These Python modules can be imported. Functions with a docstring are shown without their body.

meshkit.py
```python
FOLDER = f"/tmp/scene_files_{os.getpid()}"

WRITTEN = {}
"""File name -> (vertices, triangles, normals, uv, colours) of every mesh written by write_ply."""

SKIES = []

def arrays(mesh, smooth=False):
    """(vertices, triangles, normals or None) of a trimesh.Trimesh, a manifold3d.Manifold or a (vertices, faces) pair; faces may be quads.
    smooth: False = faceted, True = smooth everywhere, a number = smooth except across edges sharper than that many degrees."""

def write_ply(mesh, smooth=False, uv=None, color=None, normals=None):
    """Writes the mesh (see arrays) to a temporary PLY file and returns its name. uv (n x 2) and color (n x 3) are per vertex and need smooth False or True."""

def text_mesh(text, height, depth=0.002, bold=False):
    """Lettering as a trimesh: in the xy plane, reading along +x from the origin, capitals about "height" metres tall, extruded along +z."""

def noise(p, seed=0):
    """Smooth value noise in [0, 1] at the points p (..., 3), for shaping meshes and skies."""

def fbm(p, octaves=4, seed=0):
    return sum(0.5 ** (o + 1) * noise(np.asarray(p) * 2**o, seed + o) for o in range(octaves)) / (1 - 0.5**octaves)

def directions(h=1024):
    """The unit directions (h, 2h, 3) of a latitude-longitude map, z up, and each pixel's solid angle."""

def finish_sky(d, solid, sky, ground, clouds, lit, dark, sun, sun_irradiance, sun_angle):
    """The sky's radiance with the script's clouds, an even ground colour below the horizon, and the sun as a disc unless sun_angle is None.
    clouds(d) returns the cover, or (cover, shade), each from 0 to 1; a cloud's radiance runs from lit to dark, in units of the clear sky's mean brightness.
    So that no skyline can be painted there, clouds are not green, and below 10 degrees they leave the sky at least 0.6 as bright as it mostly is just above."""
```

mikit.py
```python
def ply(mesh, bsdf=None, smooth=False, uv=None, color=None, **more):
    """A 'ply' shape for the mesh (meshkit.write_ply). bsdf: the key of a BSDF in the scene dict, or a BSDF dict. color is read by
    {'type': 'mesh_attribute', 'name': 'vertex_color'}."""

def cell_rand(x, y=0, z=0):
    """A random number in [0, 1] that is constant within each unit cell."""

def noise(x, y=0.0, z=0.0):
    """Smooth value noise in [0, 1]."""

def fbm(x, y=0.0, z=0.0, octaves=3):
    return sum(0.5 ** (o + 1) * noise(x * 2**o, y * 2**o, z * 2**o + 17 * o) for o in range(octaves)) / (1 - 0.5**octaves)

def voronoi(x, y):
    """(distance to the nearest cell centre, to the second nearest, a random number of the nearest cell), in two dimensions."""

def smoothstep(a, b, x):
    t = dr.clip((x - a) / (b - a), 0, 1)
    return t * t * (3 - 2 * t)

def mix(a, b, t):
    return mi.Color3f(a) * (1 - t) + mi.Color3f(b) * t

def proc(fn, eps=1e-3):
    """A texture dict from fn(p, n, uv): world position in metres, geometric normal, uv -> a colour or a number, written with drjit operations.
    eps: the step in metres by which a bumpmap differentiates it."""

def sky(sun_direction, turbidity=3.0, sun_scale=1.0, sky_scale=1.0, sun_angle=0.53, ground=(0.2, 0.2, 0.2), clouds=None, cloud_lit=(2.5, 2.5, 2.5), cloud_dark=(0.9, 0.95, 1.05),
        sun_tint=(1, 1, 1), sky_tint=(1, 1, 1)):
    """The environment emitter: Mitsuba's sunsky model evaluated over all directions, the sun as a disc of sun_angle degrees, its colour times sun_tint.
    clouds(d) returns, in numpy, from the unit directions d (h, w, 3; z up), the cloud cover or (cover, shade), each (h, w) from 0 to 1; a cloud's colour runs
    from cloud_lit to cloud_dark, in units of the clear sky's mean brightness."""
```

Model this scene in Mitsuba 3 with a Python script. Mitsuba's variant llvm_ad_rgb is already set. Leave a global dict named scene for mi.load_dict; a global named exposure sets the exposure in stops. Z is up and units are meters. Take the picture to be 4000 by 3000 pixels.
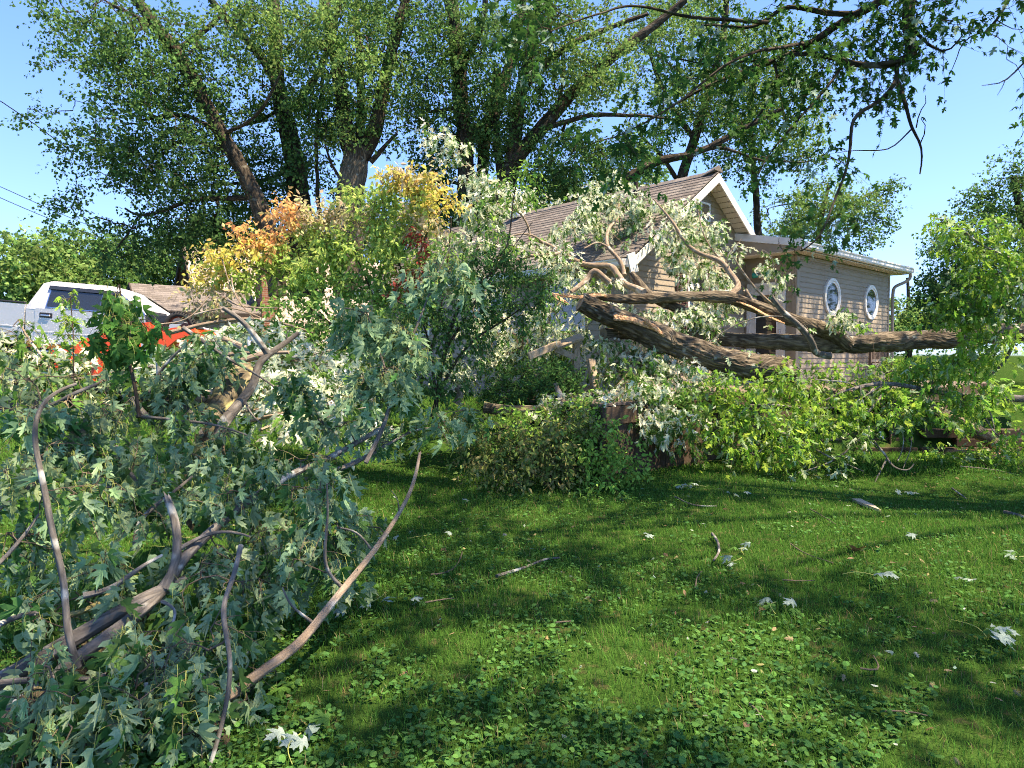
import math, random
import numpy as np, trimesh, manifold3d, shapely
import drjit as dr
import mitsuba as mi
import mikit, meshkit
from mikit import proc, noise, fbm, voronoi, cell_rand, smoothstep, mix
from scipy.interpolate import CubicSpline
from shapely.geometry import Polygon, Point, box as sbox
from shapely import affinity

T = mi.ScalarTransform4f
scene, labels = {}, {}

# ------------------------------------------------------------------ camera, sky, exposure
CAM_Z, FPX, PITCH = 1.6, 692.0, math.radians(2.4)
scene['camera'] = {
    'type': 'perspective', 'fov': 73.0, 'fov_axis': 'x', 'near_clip': 0.05, 'far_clip': 2000.0,
    'to_world': T().look_at(origin=[0, 0, CAM_Z], target=[0, math.cos(PITCH), CAM_Z - math.sin(PITCH)], up=[0, 0, 1]),
}
SUN = np.array([0.46, -0.13, 0.878])
scene['sky'] = mikit.sky(SUN.tolist(), turbidity=2.6, ground=(0.06, 0.09, 0.03), sun_tint=(1.0, 0.97, 0.9), sky_tint=(0.88, 0.88, 1.10))
exposure = 3.3

# ------------------------------------------------------------------ helpers
FR = {'f': (0, 0, 4000 / 2212), 'p': (0, 0, 4000 / 1024), 'z1': (0, 900, 1300 / 2212), 'z2': (1300, 1000, 1300 / 2212), 'z3': (2300, 600, 1300 / 2212),
      'z4': (2900, 1000, 1100 / 2028), 'z5': (0, 0, 1700 / 2212), 'z6': (1500, 0, 1500 / 2212), 'z7': (2400, 0, 1600 / 2212),
      'z8': (0, 1500, 1500 / 1659), 'la': (1300, 1800, 1400 / 1936), 'lb': (2600, 1700, 1400 / 1787), 'sb': (800, 600, 1200 / 2212),
      'lg': (700, 1150, 800 / 1269), 'c1': (3000, 900, 600 / 1269), 'c2': (2400, 650, 800 / 1269), 'c3': (0, 1000, 600 / 1269),
      'c4': (1900, 700, 700 / 1269), 'c5': (480, 900, 650 / 1263), 'c6': (0, 1300, 700 / 1269), 'rt': (3500, 600, 500 / 638)}
CP, SP = math.cos(PITCH), math.sin(PITCH)


def at(fr, x, y, d):
    """the point of the world seen at a spot of the photograph, d metres ahead of the camera"""
    ox, oy, s = FR[fr]
    u, v = ((ox + x * s) / 3.90625 - 512) / FPX, -((oy + y * s) / 3.90625 - 384) / FPX
    wy, wz = CP + v * SP, -SP + v * CP
    return np.array([u * d / wy, d, CAM_Z + wz * d / wy])


def line(fr, *pts):
    return np.array([at(fr, *p) for p in pts])


def smooth01(a, b, x):
    t = np.clip((x - a) / (b - a), 0, 1)
    return t * t * (3 - 2 * t)


def gz(x, y):
    x, y = np.asarray(x, float), np.asarray(y, float)
    left = 1.2 * smooth01(8.0, 15.5, y + 0.15 * (x + 8))
    right = 0.6 * smooth01(10.95, 11.5, y)
    mid = 0.75 * smooth01(9.6, 13.0, y)
    wl, wr = smooth01(-1.0, -6.0, x), smooth01(4.2, 5.6, x)
    h = left * wl + right * wr + mid * (1 - wl - wr)
    h = h + 0.03 * (np.sin(x * 1.3 + 0.6 * y) + np.sin(y * 1.7 - x * 0.4)) * smooth01(60, 20, np.hypot(x, y))
    return h


USED = {}


def num(key):
    n = USED.get(key, -1) + 1
    USED[key] = n
    return key if n == 0 else f'{key}_{n:03d}'


def tag(key, label=None, category=None, group=None, kind=None):
    d = {k: v for k, v in (('label', label), ('category', category), ('group', group), ('kind', kind)) if v}
    if d:
        labels[key] = {**labels.get(key, {}), **d}
    return key


def add(key, mesh, mat, smooth=False, uv=None, color=None, kind=None, label=None, m=None):
    """one entry of the scene, under a free number"""
    key = num(key)
    sh = mikit.ply(mesh, mat, smooth=smooth, uv=uv, color=color)
    if m is not None:
        sh['to_world'] = T(np.asarray(m, float))
    scene[key] = sh
    if kind or label:
        tag(key, label, kind=kind)
    return key


def put(key, shape, m):
    key = num(key)
    scene[key] = {**shape, 'to_world': T(np.asarray(m, float))}
    return key


def thing(key, label, category, group=None):
    key = num(key)
    return tag(key, label, category, group, 'thing')


def nrm(v):
    v = np.asarray(v, float)
    return v / np.maximum(np.linalg.norm(v, axis=-1, keepdims=True), 1e-12)


def cat(parts):
    """joins (V, F[, more per vertex...])"""
    parts = [p for p in parts if len(p[0])]
    at_, vs, fs, rest = 0, [], [], [[] for _ in parts[0][2:]]
    for p in parts:
        vs.append(p[0]); fs.append(np.asarray(p[1]) + at_); at_ += len(p[0])
        for r, x in zip(rest, p[2:]):
            r.append(x)
    return (np.vstack(vs), np.vstack(fs), *[np.vstack(r) for r in rest])


def spline(pts, step):
    pts = np.asarray(pts, float)
    d = np.r_[0, np.cumsum(np.linalg.norm(np.diff(pts, axis=0), axis=1) ** 0.5)]
    L = np.linalg.norm(np.diff(pts, axis=0), axis=1).sum()
    n = max(int(L / step) + 1, len(pts), 3)
    if len(pts) == 2:
        t = np.linspace(0, 1, n)[:, None]
        return pts[0] * (1 - t) + pts[1] * t
    f = CubicSpline(d, pts, bc_type='natural')
    fine = f(np.linspace(0, d[-1], n * 8))
    s = np.r_[0, np.cumsum(np.linalg.norm(np.diff(fine, axis=0), axis=1))]
    q = np.linspace(0, s[-1], n)
    return np.stack([np.interp(q, s, fine[:, k]) for k in range(3)], 1)


def tube(pts, r0, r1, sides=10, step=0.12, rough=0.0, seed=0, wob=0.0, power=1.0, knots=0, flare=0.0, jag=0.0):
    """a tapering limb: (V, F, uv); rough = bark relief in metres, wob = sideways wander, jag = how torn its end is"""
    rg = np.random.default_rng(seed)
    c = spline(pts, step)
    n = len(c)
    t = np.linspace(0, 1, n)
    if wob:
        o = meshkit.fbm(np.stack([c[:, 0] * 1.3 + seed, c[:, 1] * 1.3, c[:, 2] * 1.3], 1), 3, seed)
        o2 = meshkit.fbm(np.stack([c[:, 0] * 1.3, c[:, 1] * 1.3 + seed, c[:, 2] * 1.3], 1), 3, seed + 9)
        c = c + wob * np.stack([o - .5, o2 - .5, (o - o2)], 1) * np.minimum(1, 4 * np.minimum(t, 1 - t))[:, None]
    r = r0 + (r1 - r0) * t ** power
    r = r * (1 + 0.10 * (meshkit.fbm(np.stack([t * n * step * 2.2 + seed, t * 0, t * 0], 1), 3, seed) - .5) * 2)
    r = r * (1 + flare * np.exp(-t * n * step / 0.35))
    for _ in range(knots):
        k = rg.uniform(.1, .9)
        r = r * (1 + rg.uniform(.08, .22) * np.exp(-((t - k) * n * step / (r0 * 1.2)) ** 2))
    tan = nrm(np.gradient(c, axis=0))
    up = np.array([0, 0, 1.0]) if abs(tan[0, 2]) < .9 else np.array([1.0, 0, 0])
    x = nrm(np.cross(tan[0], up))
    X = [x]
    for i in range(1, n):
        x = nrm(x - tan[i] * (x @ tan[i])); X.append(x)
    X = np.array(X); Y = np.cross(tan, X)
    a = np.arange(sides + 1) / sides * 2 * np.pi
    ring = np.cos(a)[None, :, None] * X[:, None] + np.sin(a)[None, :, None] * Y[:, None]
    rr = np.repeat(r[:, None], sides + 1, 1)
    s = t * np.linalg.norm(np.diff(c, axis=0), axis=1).sum()
    if rough:
        q = np.stack([np.cos(a)[None, :] * r[:, None] * 26 + seed, np.sin(a)[None, :] * r[:, None] * 26, np.repeat(s[:, None], sides + 1, 1) * 4.5], -1)
        f = meshkit.fbm(q, 3, seed)
        rr = rr + rough * (np.abs(f - .5) * 4 - .6)
        f2 = meshkit.fbm(q * .25, 2, seed + 3)
        rr = rr + rough * 1.6 * (f2 - .5) * 2
        rr[:, -1] = rr[:, 0]
    V = c[:, None] + ring * rr[..., None]
    if jag:
        j = jag * (meshkit.noise(np.stack([np.cos(a) * 2.7 + seed, np.sin(a) * 2.7, a * 0], 1), seed) - .3)
        j[-1] = j[0]
        V[-1] += tan[-1] * j[:, None]
    uv = np.stack(np.broadcast_arrays((a * 1.0)[None, :] * np.maximum(r[:, None], .004), s[:, None]), -1)
    i, k = np.meshgrid(np.arange(n - 1), np.arange(sides), indexing='ij')
    i, k = i.ravel(), k.ravel()
    w = sides + 1
    F = np.vstack([np.stack([i * w + k, i * w + k + 1, (i + 1) * w + k + 1], 1), np.stack([i * w + k, (i + 1) * w + k + 1, (i + 1) * w + k], 1)])
    return V.reshape(-1, 3), F, uv.reshape(-1, 2), (c, r, V)


def limb_mesh(*a, **k):
    """the tube with its two ends closed"""
    V, F, uv, (c, r, R) = tube(*a, **k)
    n0 = len(V)
    for e, sgn in ((0, -1), (-1, 1)):
        ring = R[e, :-1]
        mid = ring.mean(0) - (0.25 * r[e] * sgn * nrm(c[-1] - c[-2]) if k.get('jag') and e == -1 else 0)
        b = len(V)
        V = np.vstack([V, ring, mid])
        uv = np.vstack([uv, np.repeat([[0.0, 0.0]], len(ring) + 1, 0)])
        i = np.arange(len(ring)); j = (i + 1) % len(ring)
        f = np.stack([b + i, b + j, np.full(len(ring), b + len(ring))], 1)
        F = np.vstack([F, f if sgn > 0 else f[:, ::-1]])
    return V, F, uv


def rods(P, R, sides=3):
    """many thin polylines at once: P (N, K, 3), R (N, K)"""
    P, R = np.asarray(P, float), np.asarray(R, float)
    N, K = P.shape[:2]
    if N == 0:
        return np.zeros((0, 3)), np.zeros((0, 3), int)
    tan = nrm(np.gradient(P, axis=1))
    ref = np.where(np.abs(tan[:, :1, 2:3]) > .9, [[[1.0, 0, 0]]], [[[0, 0, 1.0]]])
    X = nrm(np.cross(tan, ref)); Y = np.cross(tan, X)
    a = np.arange(sides) / sides * 2 * np.pi
    V = P[:, :, None] + R[:, :, None, None] * (np.cos(a)[None, None, :, None] * X[:, :, None] + np.sin(a)[None, None, :, None] * Y[:, :, None])
    nn, i, k = np.meshgrid(np.arange(N), np.arange(K - 1), np.arange(sides), indexing='ij')
    nn, i, k = nn.ravel(), i.ravel(), k.ravel()
    k2 = (k + 1) % sides
    b = nn * K * sides
    A, B, C, D = b + i * sides + k, b + i * sides + k2, b + (i + 1) * sides + k2, b + (i + 1) * sides + k
    return V.reshape(-1, 3), np.vstack([np.stack([A, B, C], 1), np.stack([A, C, D], 1)])


# ------------------------------------------------------------------ leaves
def leaf_template(half, mid, fold=0.3, droop=0.25, double=0.0, curl=0.0):
    """a leaf lying along +y, upper side +z: (V, F, side) with side 1 above and 0 below. half = right outline from base to tip, mid = heights on the midrib"""
    pts = [(0.0, y) for y in mid] + [p for p in half if p[0] > 1e-6]
    poly = Polygon([(0, mid[0])] + [p for p in half if p[0] > 1e-6] + [(0, mid[-1])] + [(0, y) for y in mid[-2:0:-1]])
    v2, f = trimesh.creation.triangulate_polygon(poly, engine='earcut')
    area = np.cross(v2[f[:, 1]] - v2[f[:, 0]], v2[f[:, 2]] - v2[f[:, 0]])
    f = np.where(area[:, None] < 0, f[:, ::-1], f)
    V = np.vstack([v2, v2 * [-1, 1]])
    F = np.vstack([f, f[:, ::-1] + len(v2)])
    z = -math.sin(fold) * np.abs(V[:, 0]) - droop * V[:, 1] ** 2 + curl * np.sin(V[:, 1] * 5 + V[:, 0] * 4) * .06
    V = np.c_[V * [math.cos(fold), 1], z]
    side = np.ones(len(V))
    if double:
        V = np.vstack([V, V - [0, 0, double]]); F = np.vstack([F, F[:, ::-1] + len(side)]); side = np.r_[side, side * 0]
    return V, F, side


M_HALF = [(0.0, 0.0), (.20, -.04), (.40, .10), (.27, .14), (.17, .25), (.33, .33), (.40, .33), (.44, .44), (.56, .60), (.34, .50), (.27, .53), (.115, .47), (.20, .64), (.17, .69), (.25, .80), (.10, .80), (0.0, 1.04)]
M_MID = [0.0, .25, .47, .76, 1.04]
M5 = [(0.0, 0.0), (.33, .04), (.16, .25), (.54, .58), (.115, .46), (.22, .74), (0.0, 1.04)]
MAPLE_NEAR = [leaf_template(M_HALF, M_MID, fo, dp, 0, cu) for fo, dp, cu in ((.55, .3, 1), (.9, .45, 1.5), (.75, .6, -1.2), (1.15, .3, 1), (.35, .35, 1.4), (1.0, .7, 1.6))]
MAPLE_FLAT = [leaf_template(M_HALF, M_MID, fo, dp, 0, cu) for fo, dp, cu in ((.2, .2, 1), (.45, .3, 1.5), (.1, .45, -1.2))]
MAPLE_MID = [leaf_template(M5, [0.0, .46, 1.04], fo, dp, 0) for fo, dp in ((.6, .3), (.95, .4), (.35, .5))]
MAPLE_ONE = [leaf_template(M5, [0.0, .46, 1.04], .35, .3)]
FAR = [leaf_template([(0, 0), (.42, .34), (0, 1)], [0, 1], .4, .15), leaf_template([(0, 0), (.12, .3), (.5, .62), (0, 1)], [0, 1], .35, .2)]
OVAL = [leaf_template([(0, 0), (.22, .22), (.27, .5), (.15, .8), (0, 1)], [0, .5, 1], .4, .2), leaf_template([(0, 0), (.26, .3), (.2, .7), (0, 1)], [0, 1], .2, .4)]
NEEDLE = [leaf_template([(0, 0), (.10, .4), (0, 1)], [0, 1], .2, .1)]


def leaf_frames(axis, normal):
    a = nrm(axis)
    n = nrm(normal - a * np.sum(normal * a, -1, keepdims=True))
    return np.cross(a, n), a, n


def leaf_batch(tmpls, base, axis, normal, size, top, bot, rg):
    """joins N leaves; top and bot (N, 3) are their colours above and below"""
    X, A, Z = leaf_frames(axis, normal)
    which = rg.integers(0, len(tmpls), len(base))
    out = []
    for k, (V, F, side) in enumerate(tmpls):
        i = np.nonzero(which == k)[0]
        if not len(i):
            continue
        s = size[i][:, None, None]
        P = base[i][:, None] + s * (V[None, :, :1] * X[i][:, None] + V[None, :, 1:2] * A[i][:, None] + V[None, :, 2:] * Z[i][:, None])
        C = np.where(side[None, :, None] > .5, top[i][:, None], bot[i][:, None])
        f = (F[None] + (np.arange(len(i)) * len(V))[:, None, None]).reshape(-1, 3)
        out.append((P.reshape(-1, 3), f, C.reshape(-1, 3)))
    return cat(out)


def ell(fr, cx, cy, rx, ry, d, dd, n, rg, pal=None, lo=0.0):
    """n points in the ellipsoid that covers an ellipse of the photograph at d metres, dd metres thick each way"""
    o = nrm(rg.normal(size=(n, 3))) * (lo + (1 - lo) * rg.random((n, 1)) ** (1 / 2.6))
    u = at(fr, cx, cy, d)
    ex, ey = at(fr, cx + rx, cy, d) - u, at(fr, cx, cy - ry, d) - u
    ey[1] = 0
    return u + o[:, :1] * ex + o[:, 1:2] * np.array([ey[0], dd, 0])[None] * [0, 1, 0] + o[:, 2:] * ey


def thin_out(p, keep, scale, seed):
    """drops points where a noise is low, so that gaps open"""
    f = meshkit.fbm(p / scale, 2, seed)
    return p[f >= np.quantile(f, 1 - keep)]


def attach(nodes, targets, rg, r_tip, gain, sag=0.0, kdirs=None):
    """grows twigs from the nodes (positions) to every target; returns polylines (N, 4, 3), radii (N, 4), arrival directions"""
    nodes = np.asarray(nodes, float)
    d0 = np.array([np.min(np.sum((nodes - t) ** 2, 1)) for t in targets]) if len(targets) else np.zeros(0)
    order = np.argsort(d0)
    pool = np.zeros((len(nodes) + 3 * len(targets), 3)); pool[:len(nodes)] = nodes
    owner = np.full(len(pool), -1); m = len(nodes)
    load = np.zeros(len(targets)); par = np.full(len(targets), -1)
    P = np.zeros((len(targets), 4, 3))
    for i in order:
        t = targets[i]
        dd = np.sum((pool[:m] - t) ** 2, 1)
        j = int(np.argmin(dd)); q = pool[j]
        L = math.sqrt(dd[j])
        a = q + (t - q) * .33 + rg.normal(size=3) * .10 * L + [0, 0, sag * L]
        b = q + (t - q) * .68 + rg.normal(size=3) * .07 * L + [0, 0, sag * L]
        P[i] = [q, a, b, t]
        par[i] = owner[j]
        pool[m:m + 3] = [a, b, t]; owner[m:m + 3] = i; m += 3
    for i in order[::-1]:
        load[i] += 1
        if par[i] >= 0:
            load[par[i]] += load[i]
    r = r_tip + gain * np.sqrt(load)
    R = r[:, None] * np.array([1.0, .85, .7, .5])[None]
    return P, R, nrm(P[:, 3] - P[:, 2])


def pick(pal, n, rg, jit=.18):
    pal = np.asarray(pal, float)
    c = pal[rg.integers(0, len(pal), n)]
    return c * np.exp(rg.normal(size=(n, 1)) * jit) * np.exp(rg.normal(size=(n, 3)) * jit * .3)


def foliage(tips, dirs, rg, sp):
    """leaves round the tips of twigs. sp: tm templates, size, shoots, leaves, length, hang 0..1, up, top/bot palettes, petiole, spread.
    Returns dict of arrays and the rods of the shoots and leaf stalks."""
    k, m = sp['shoots'], sp['leaves']
    N = len(tips)
    L = sp['length']
    d = nrm(np.repeat(dirs, k, 0) * sp.get('fwd', .6) + rg.normal(size=(N * k, 3)) * sp.get('spread', .7) + [0, 0, sp.get('lift', 0.0)])
    o = np.repeat(tips, k, 0)
    ln = L * rg.uniform(.5, 1.15, (N * k, 1))
    end = o + d * ln + [0, 0, -1] * ln * sp.get('sag', .15)
    mid = (o + end) / 2 + [0, 0, 1] * ln * .06
    shoots = np.stack([o, mid, end], 1)
    t = np.tile(np.linspace(.15, 1, m), N * k) + rg.uniform(-.06, .06, N * k * m)
    t = np.clip(t, 0, 1)[:, None]
    O, Mi, E = (np.repeat(x, m, 0) for x in (o, mid, end))
    base = (1 - t) ** 2 * O + 2 * t * (1 - t) * (2 * Mi - (O + E) / 2) + t * t * E
    D = np.repeat(d, m, 0)
    side = nrm(np.cross(D, rg.normal(size=D.shape)))
    out = nrm(side + D * (.25 + .8 * t) + rg.normal(size=D.shape) * .25)
    h = sp['hang']
    size = sp['size'] * rg.uniform(.55, 1.2, len(base)) * rg.choice([1, 1, 1, .7], len(base))
    pl = sp.get('petiole', .6) * size[:, None]
    p1 = base + out * pl * .6 + [0, 0, .12] * pl * (1 - h)
    p2 = p1 + nrm(out * (1 - .75 * h) + np.array([0, 0, -1.0]) * h) * pl * .5
    axis = nrm(out * (1 - h) + np.array([0, 0, -1.0]) * (h * 1.15 + .12) + rg.normal(size=D.shape) * sp.get('rand', .35))
    up = sp.get('up', .8)
    normal = np.array([0, 0, 1.0]) * up * (1 - h * .8) + out * h * .9 + rg.normal(size=D.shape) * sp.get('tumble', .4)
    if sp.get('flip'):
        normal = normal * np.where(rg.random((len(normal), 1)) < sp['flip'], -1, 1)
    return dict(base=p2, axis=axis, normal=normal, size=size, stalks=np.stack([base, p1, p2], 1), shoots=shoots)


BARKUV = {}
# ------------------------------------------------------------------ materials
def rgb(*c):
    return {'type': 'rgb', 'value': list(c)}


def bark(name, dark, light, lichen=None, amt=0.25, scale=34.0, bump=0.012, rough=0.95):
    def col(p, n, uv):
        u, v = uv.x * scale, uv.y * scale * .22
        r = dr.abs(fbm(u, v, 3.1, 3) - .5) * 3.2
        big = fbm(p.x * 2.3, p.y * 2.3, p.z * 2.3, 2)
        c = mix(dark, light, dr.clip(r * .8 + (big - .5) * .7, 0, 1))
        if lichen is not None:
            li = smoothstep(1 - amt - .08, 1 - amt + .10, fbm(p.x * 9 + 5, p.y * 9, p.z * 9, 3) * 1.15)
            c = mix(c, mi.Color3f(lichen), li * .75)
        return c

    def h(p, n, uv):
        u, v = uv.x * scale, uv.y * scale * .22
        return dr.minimum(dr.abs(fbm(u, v, 3.1, 3) - .5) * 3.2, 1.0)
    scene[name] = {'type': 'bumpmap', 'tex': proc(h, 2e-3), 'scale': bump,
                   'bsdf': {'type': 'twosided', 'b': {'type': 'principled', 'base_color': proc(col), 'roughness': rough, 'specular': .2}}}


bark('bark_log', (.050, .040, .028), (.27, .225, .16), (.36, .37, .31), .16, 30, .016)
bark('bark_old', (.055, .045, .03), (.29, .245, .16), (.42, .38, .16), .3, 26, .014)
bark('bark_limb', (.095, .086, .076), (.25, .23, .205), (.52, .53, .49), .26, 40, .004)
bark('bark_pale', (.20, .15, .105), (.40, .33, .25), (.52, .47, .40), .25, 46, .003)
bark('bark_tree', (.028, .022, .015), (.115, .092, .066), (.16, .15, .11), .2, 18, .02)
bark('bark_stem', (.05, .036, .026), (.12, .09, .07), None, .2, 50, .002)
scene['twig_bark'] = {'type': 'twosided', 'b': {'type': 'diffuse', 'reflectance': rgb(.13, .105, .08)}}
scene['twig_dark'] = {'type': 'twosided', 'b': {'type': 'diffuse', 'reflectance': rgb(.07, .055, .04)}}
scene['twig_pale'] = {'type': 'twosided', 'b': {'type': 'diffuse', 'reflectance': rgb(.30, .24, .17)}}
scene['stalk'] = {'type': 'twosided', 'b': {'type': 'principled', 'base_color': rgb(.27, .30, .07), 'roughness': .5}}


def wood_torn(p, n, uv):
    f = fbm(p.x * 60 + p.z * 20, p.y * 14, p.z * 70, 3)
    return mix((.62, .40, .22), (.34, .16, .07), smoothstep(.35, .75, f))


scene['torn_wood'] = {'type': 'bumpmap', 'tex': proc(lambda p, n, uv: fbm(p.x * 50, p.y * 12, p.z * 80, 2)), 'scale': .006,
                      'bsdf': {'type': 'twosided', 'b': {'type': 'principled', 'base_color': proc(wood_torn), 'roughness': .8, 'specular': .2}}}


def leafmat(name, trans, rough=.45, spec=.5):
    scene[name] = {'type': 'principledthin', 'base_color': {'type': 'mesh_attribute', 'name': 'vertex_color'}, 'roughness': rough, 'diff_trans': trans, 'eta': 1.4, 'spec_trans': 0.0}


leafmat('leaf', 0.75, .42)
leafmat('leaf_thin', 1.0, .45)
leafmat('leaf_far', 0.85, .65)
leafmat('grass_blade', 0.7, .5)


def lawn_col(p, n, uv):
    a = fbm(p.x * 1.1, p.y * 1.1, 0, 4)
    b = fbm(p.x * 14, p.y * 14, 2, 3)
    c = mix((.022, .055, .010), (.045, .085, .018), a)
    return mix(c, (.085, .062, .036), smoothstep(.60, .80, b) * .5)


scene['lawn_soil'] = {'type': 'bumpmap', 'tex': proc(lambda p, n, uv: fbm(p.x * 22, p.y * 22, 0, 3)), 'scale': .03,
                      'bsdf': {'type': 'twosided', 'b': {'type': 'diffuse', 'reflectance': proc(lawn_col)}}}


def siding_col(p, n, uv):
    a = fbm(p.x * 1.5, p.y * 1.5, p.z * 3, 3)
    s = fbm(p.x * 9 + p.y * 9, 0, p.z * 1.2, 3)
    c = mix((.275, .232, .172), (.325, .275, .205), a)
    return mix(c, (.21, .175, .13), smoothstep(.6, .85, s) * .35)


scene['siding'] = {'type': 'twosided', 'b': {'type': 'principled', 'base_color': proc(siding_col), 'roughness': .6, 'specular': .3}}


def trim_col(p, n, uv):
    a = fbm(p.x * 4, p.y * 4, p.z * 4, 3)
    return mix((.74, .73, .69), (.56, .55, .51), smoothstep(.5, .85, a))


scene['white_trim'] = {'type': 'twosided', 'b': {'type': 'principled', 'base_color': proc(trim_col), 'roughness': .45, 'specular': .4}}
scene['soffit'] = {'type': 'twosided', 'b': {'type': 'principled', 'base_color': rgb(.62, .57, .48), 'roughness': .6}}
scene['tan_trim'] = {'type': 'twosided', 'b': {'type': 'principled', 'base_color': rgb(.29, .245, .18), 'roughness': .55}}
for k, c in enumerate([(.175, .155, .14), (.145, .13, .117), (.21, .19, .17), (.16, .147, .135)]):
    def shingle_col(p, n, uv, c=c):
        a = fbm(p.x * 70, p.y * 70, p.z * 70, 2)
        return mi.Color3f(*c) * (0.65 + .75 * a)
    scene[f'shingle_{k}'] = {'type': 'twosided', 'b': {'type': 'diffuse', 'reflectance': proc(shingle_col)}}
scene['underlay'] = {'type': 'twosided', 'b': {'type': 'diffuse', 'reflectance': rgb(.05, .045, .04)}}
scene['dark_glass'] = {'type': 'twosided', 'b': {'type': 'principled', 'base_color': rgb(.012, .014, .013), 'roughness': .03, 'specular': 1.0, 'clearcoat': 1.0, 'clearcoat_gloss': 1.0}}
scene['shutter'] = {'type': 'twosided', 'b': {'type': 'principled', 'base_color': rgb(.10, .055, .05), 'roughness': .5}}
scene['black_plastic'] = {'type': 'twosided', 'b': {'type': 'principled', 'base_color': rgb(.018, .018, .02), 'roughness': .45}}
scene['rubber'] = {'type': 'twosided', 'b': {'type': 'principled', 'base_color': rgb(.022, .021, .02), 'roughness': .8}}
scene['green_glass'] = {'type': 'twosided', 'b': {'type': 'principled', 'base_color': rgb(.01, .30, .20), 'roughness': .1, 'clearcoat': 1.0}}
scene['cream'] = {'type': 'twosided', 'b': {'type': 'principled', 'base_color': rgb(.62, .56, .40), 'roughness': .6}}
scene['cream_wall'] = {'type': 'twosided', 'b': {'type': 'diffuse', 'reflectance': rgb(.50, .43, .22)}}
scene['beige_wall'] = {'type': 'twosided', 'b': {'type': 'diffuse', 'reflectance': rgb(.50, .38, .28)}}
scene['brown_trim'] = {'type': 'twosided', 'b': {'type': 'diffuse', 'reflectance': rgb(.14, .085, .06)}}
scene['dark_trim'] = {'type': 'twosided', 'b': {'type': 'diffuse', 'reflectance': rgb(.06, .05, .045)}}


def timber_col(base, alt):
    def f(p, n, uv):
        g = fbm(p.x * 34 + p.y * 34, p.z * 5, p.x * 3, 3)
        k = fbm(p.x * 3, p.y * 3, p.z * 3, 2)
        return mix(base, alt, dr.clip(g * .9 + (k - .5) * .8, 0, 1))
    return f


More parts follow.
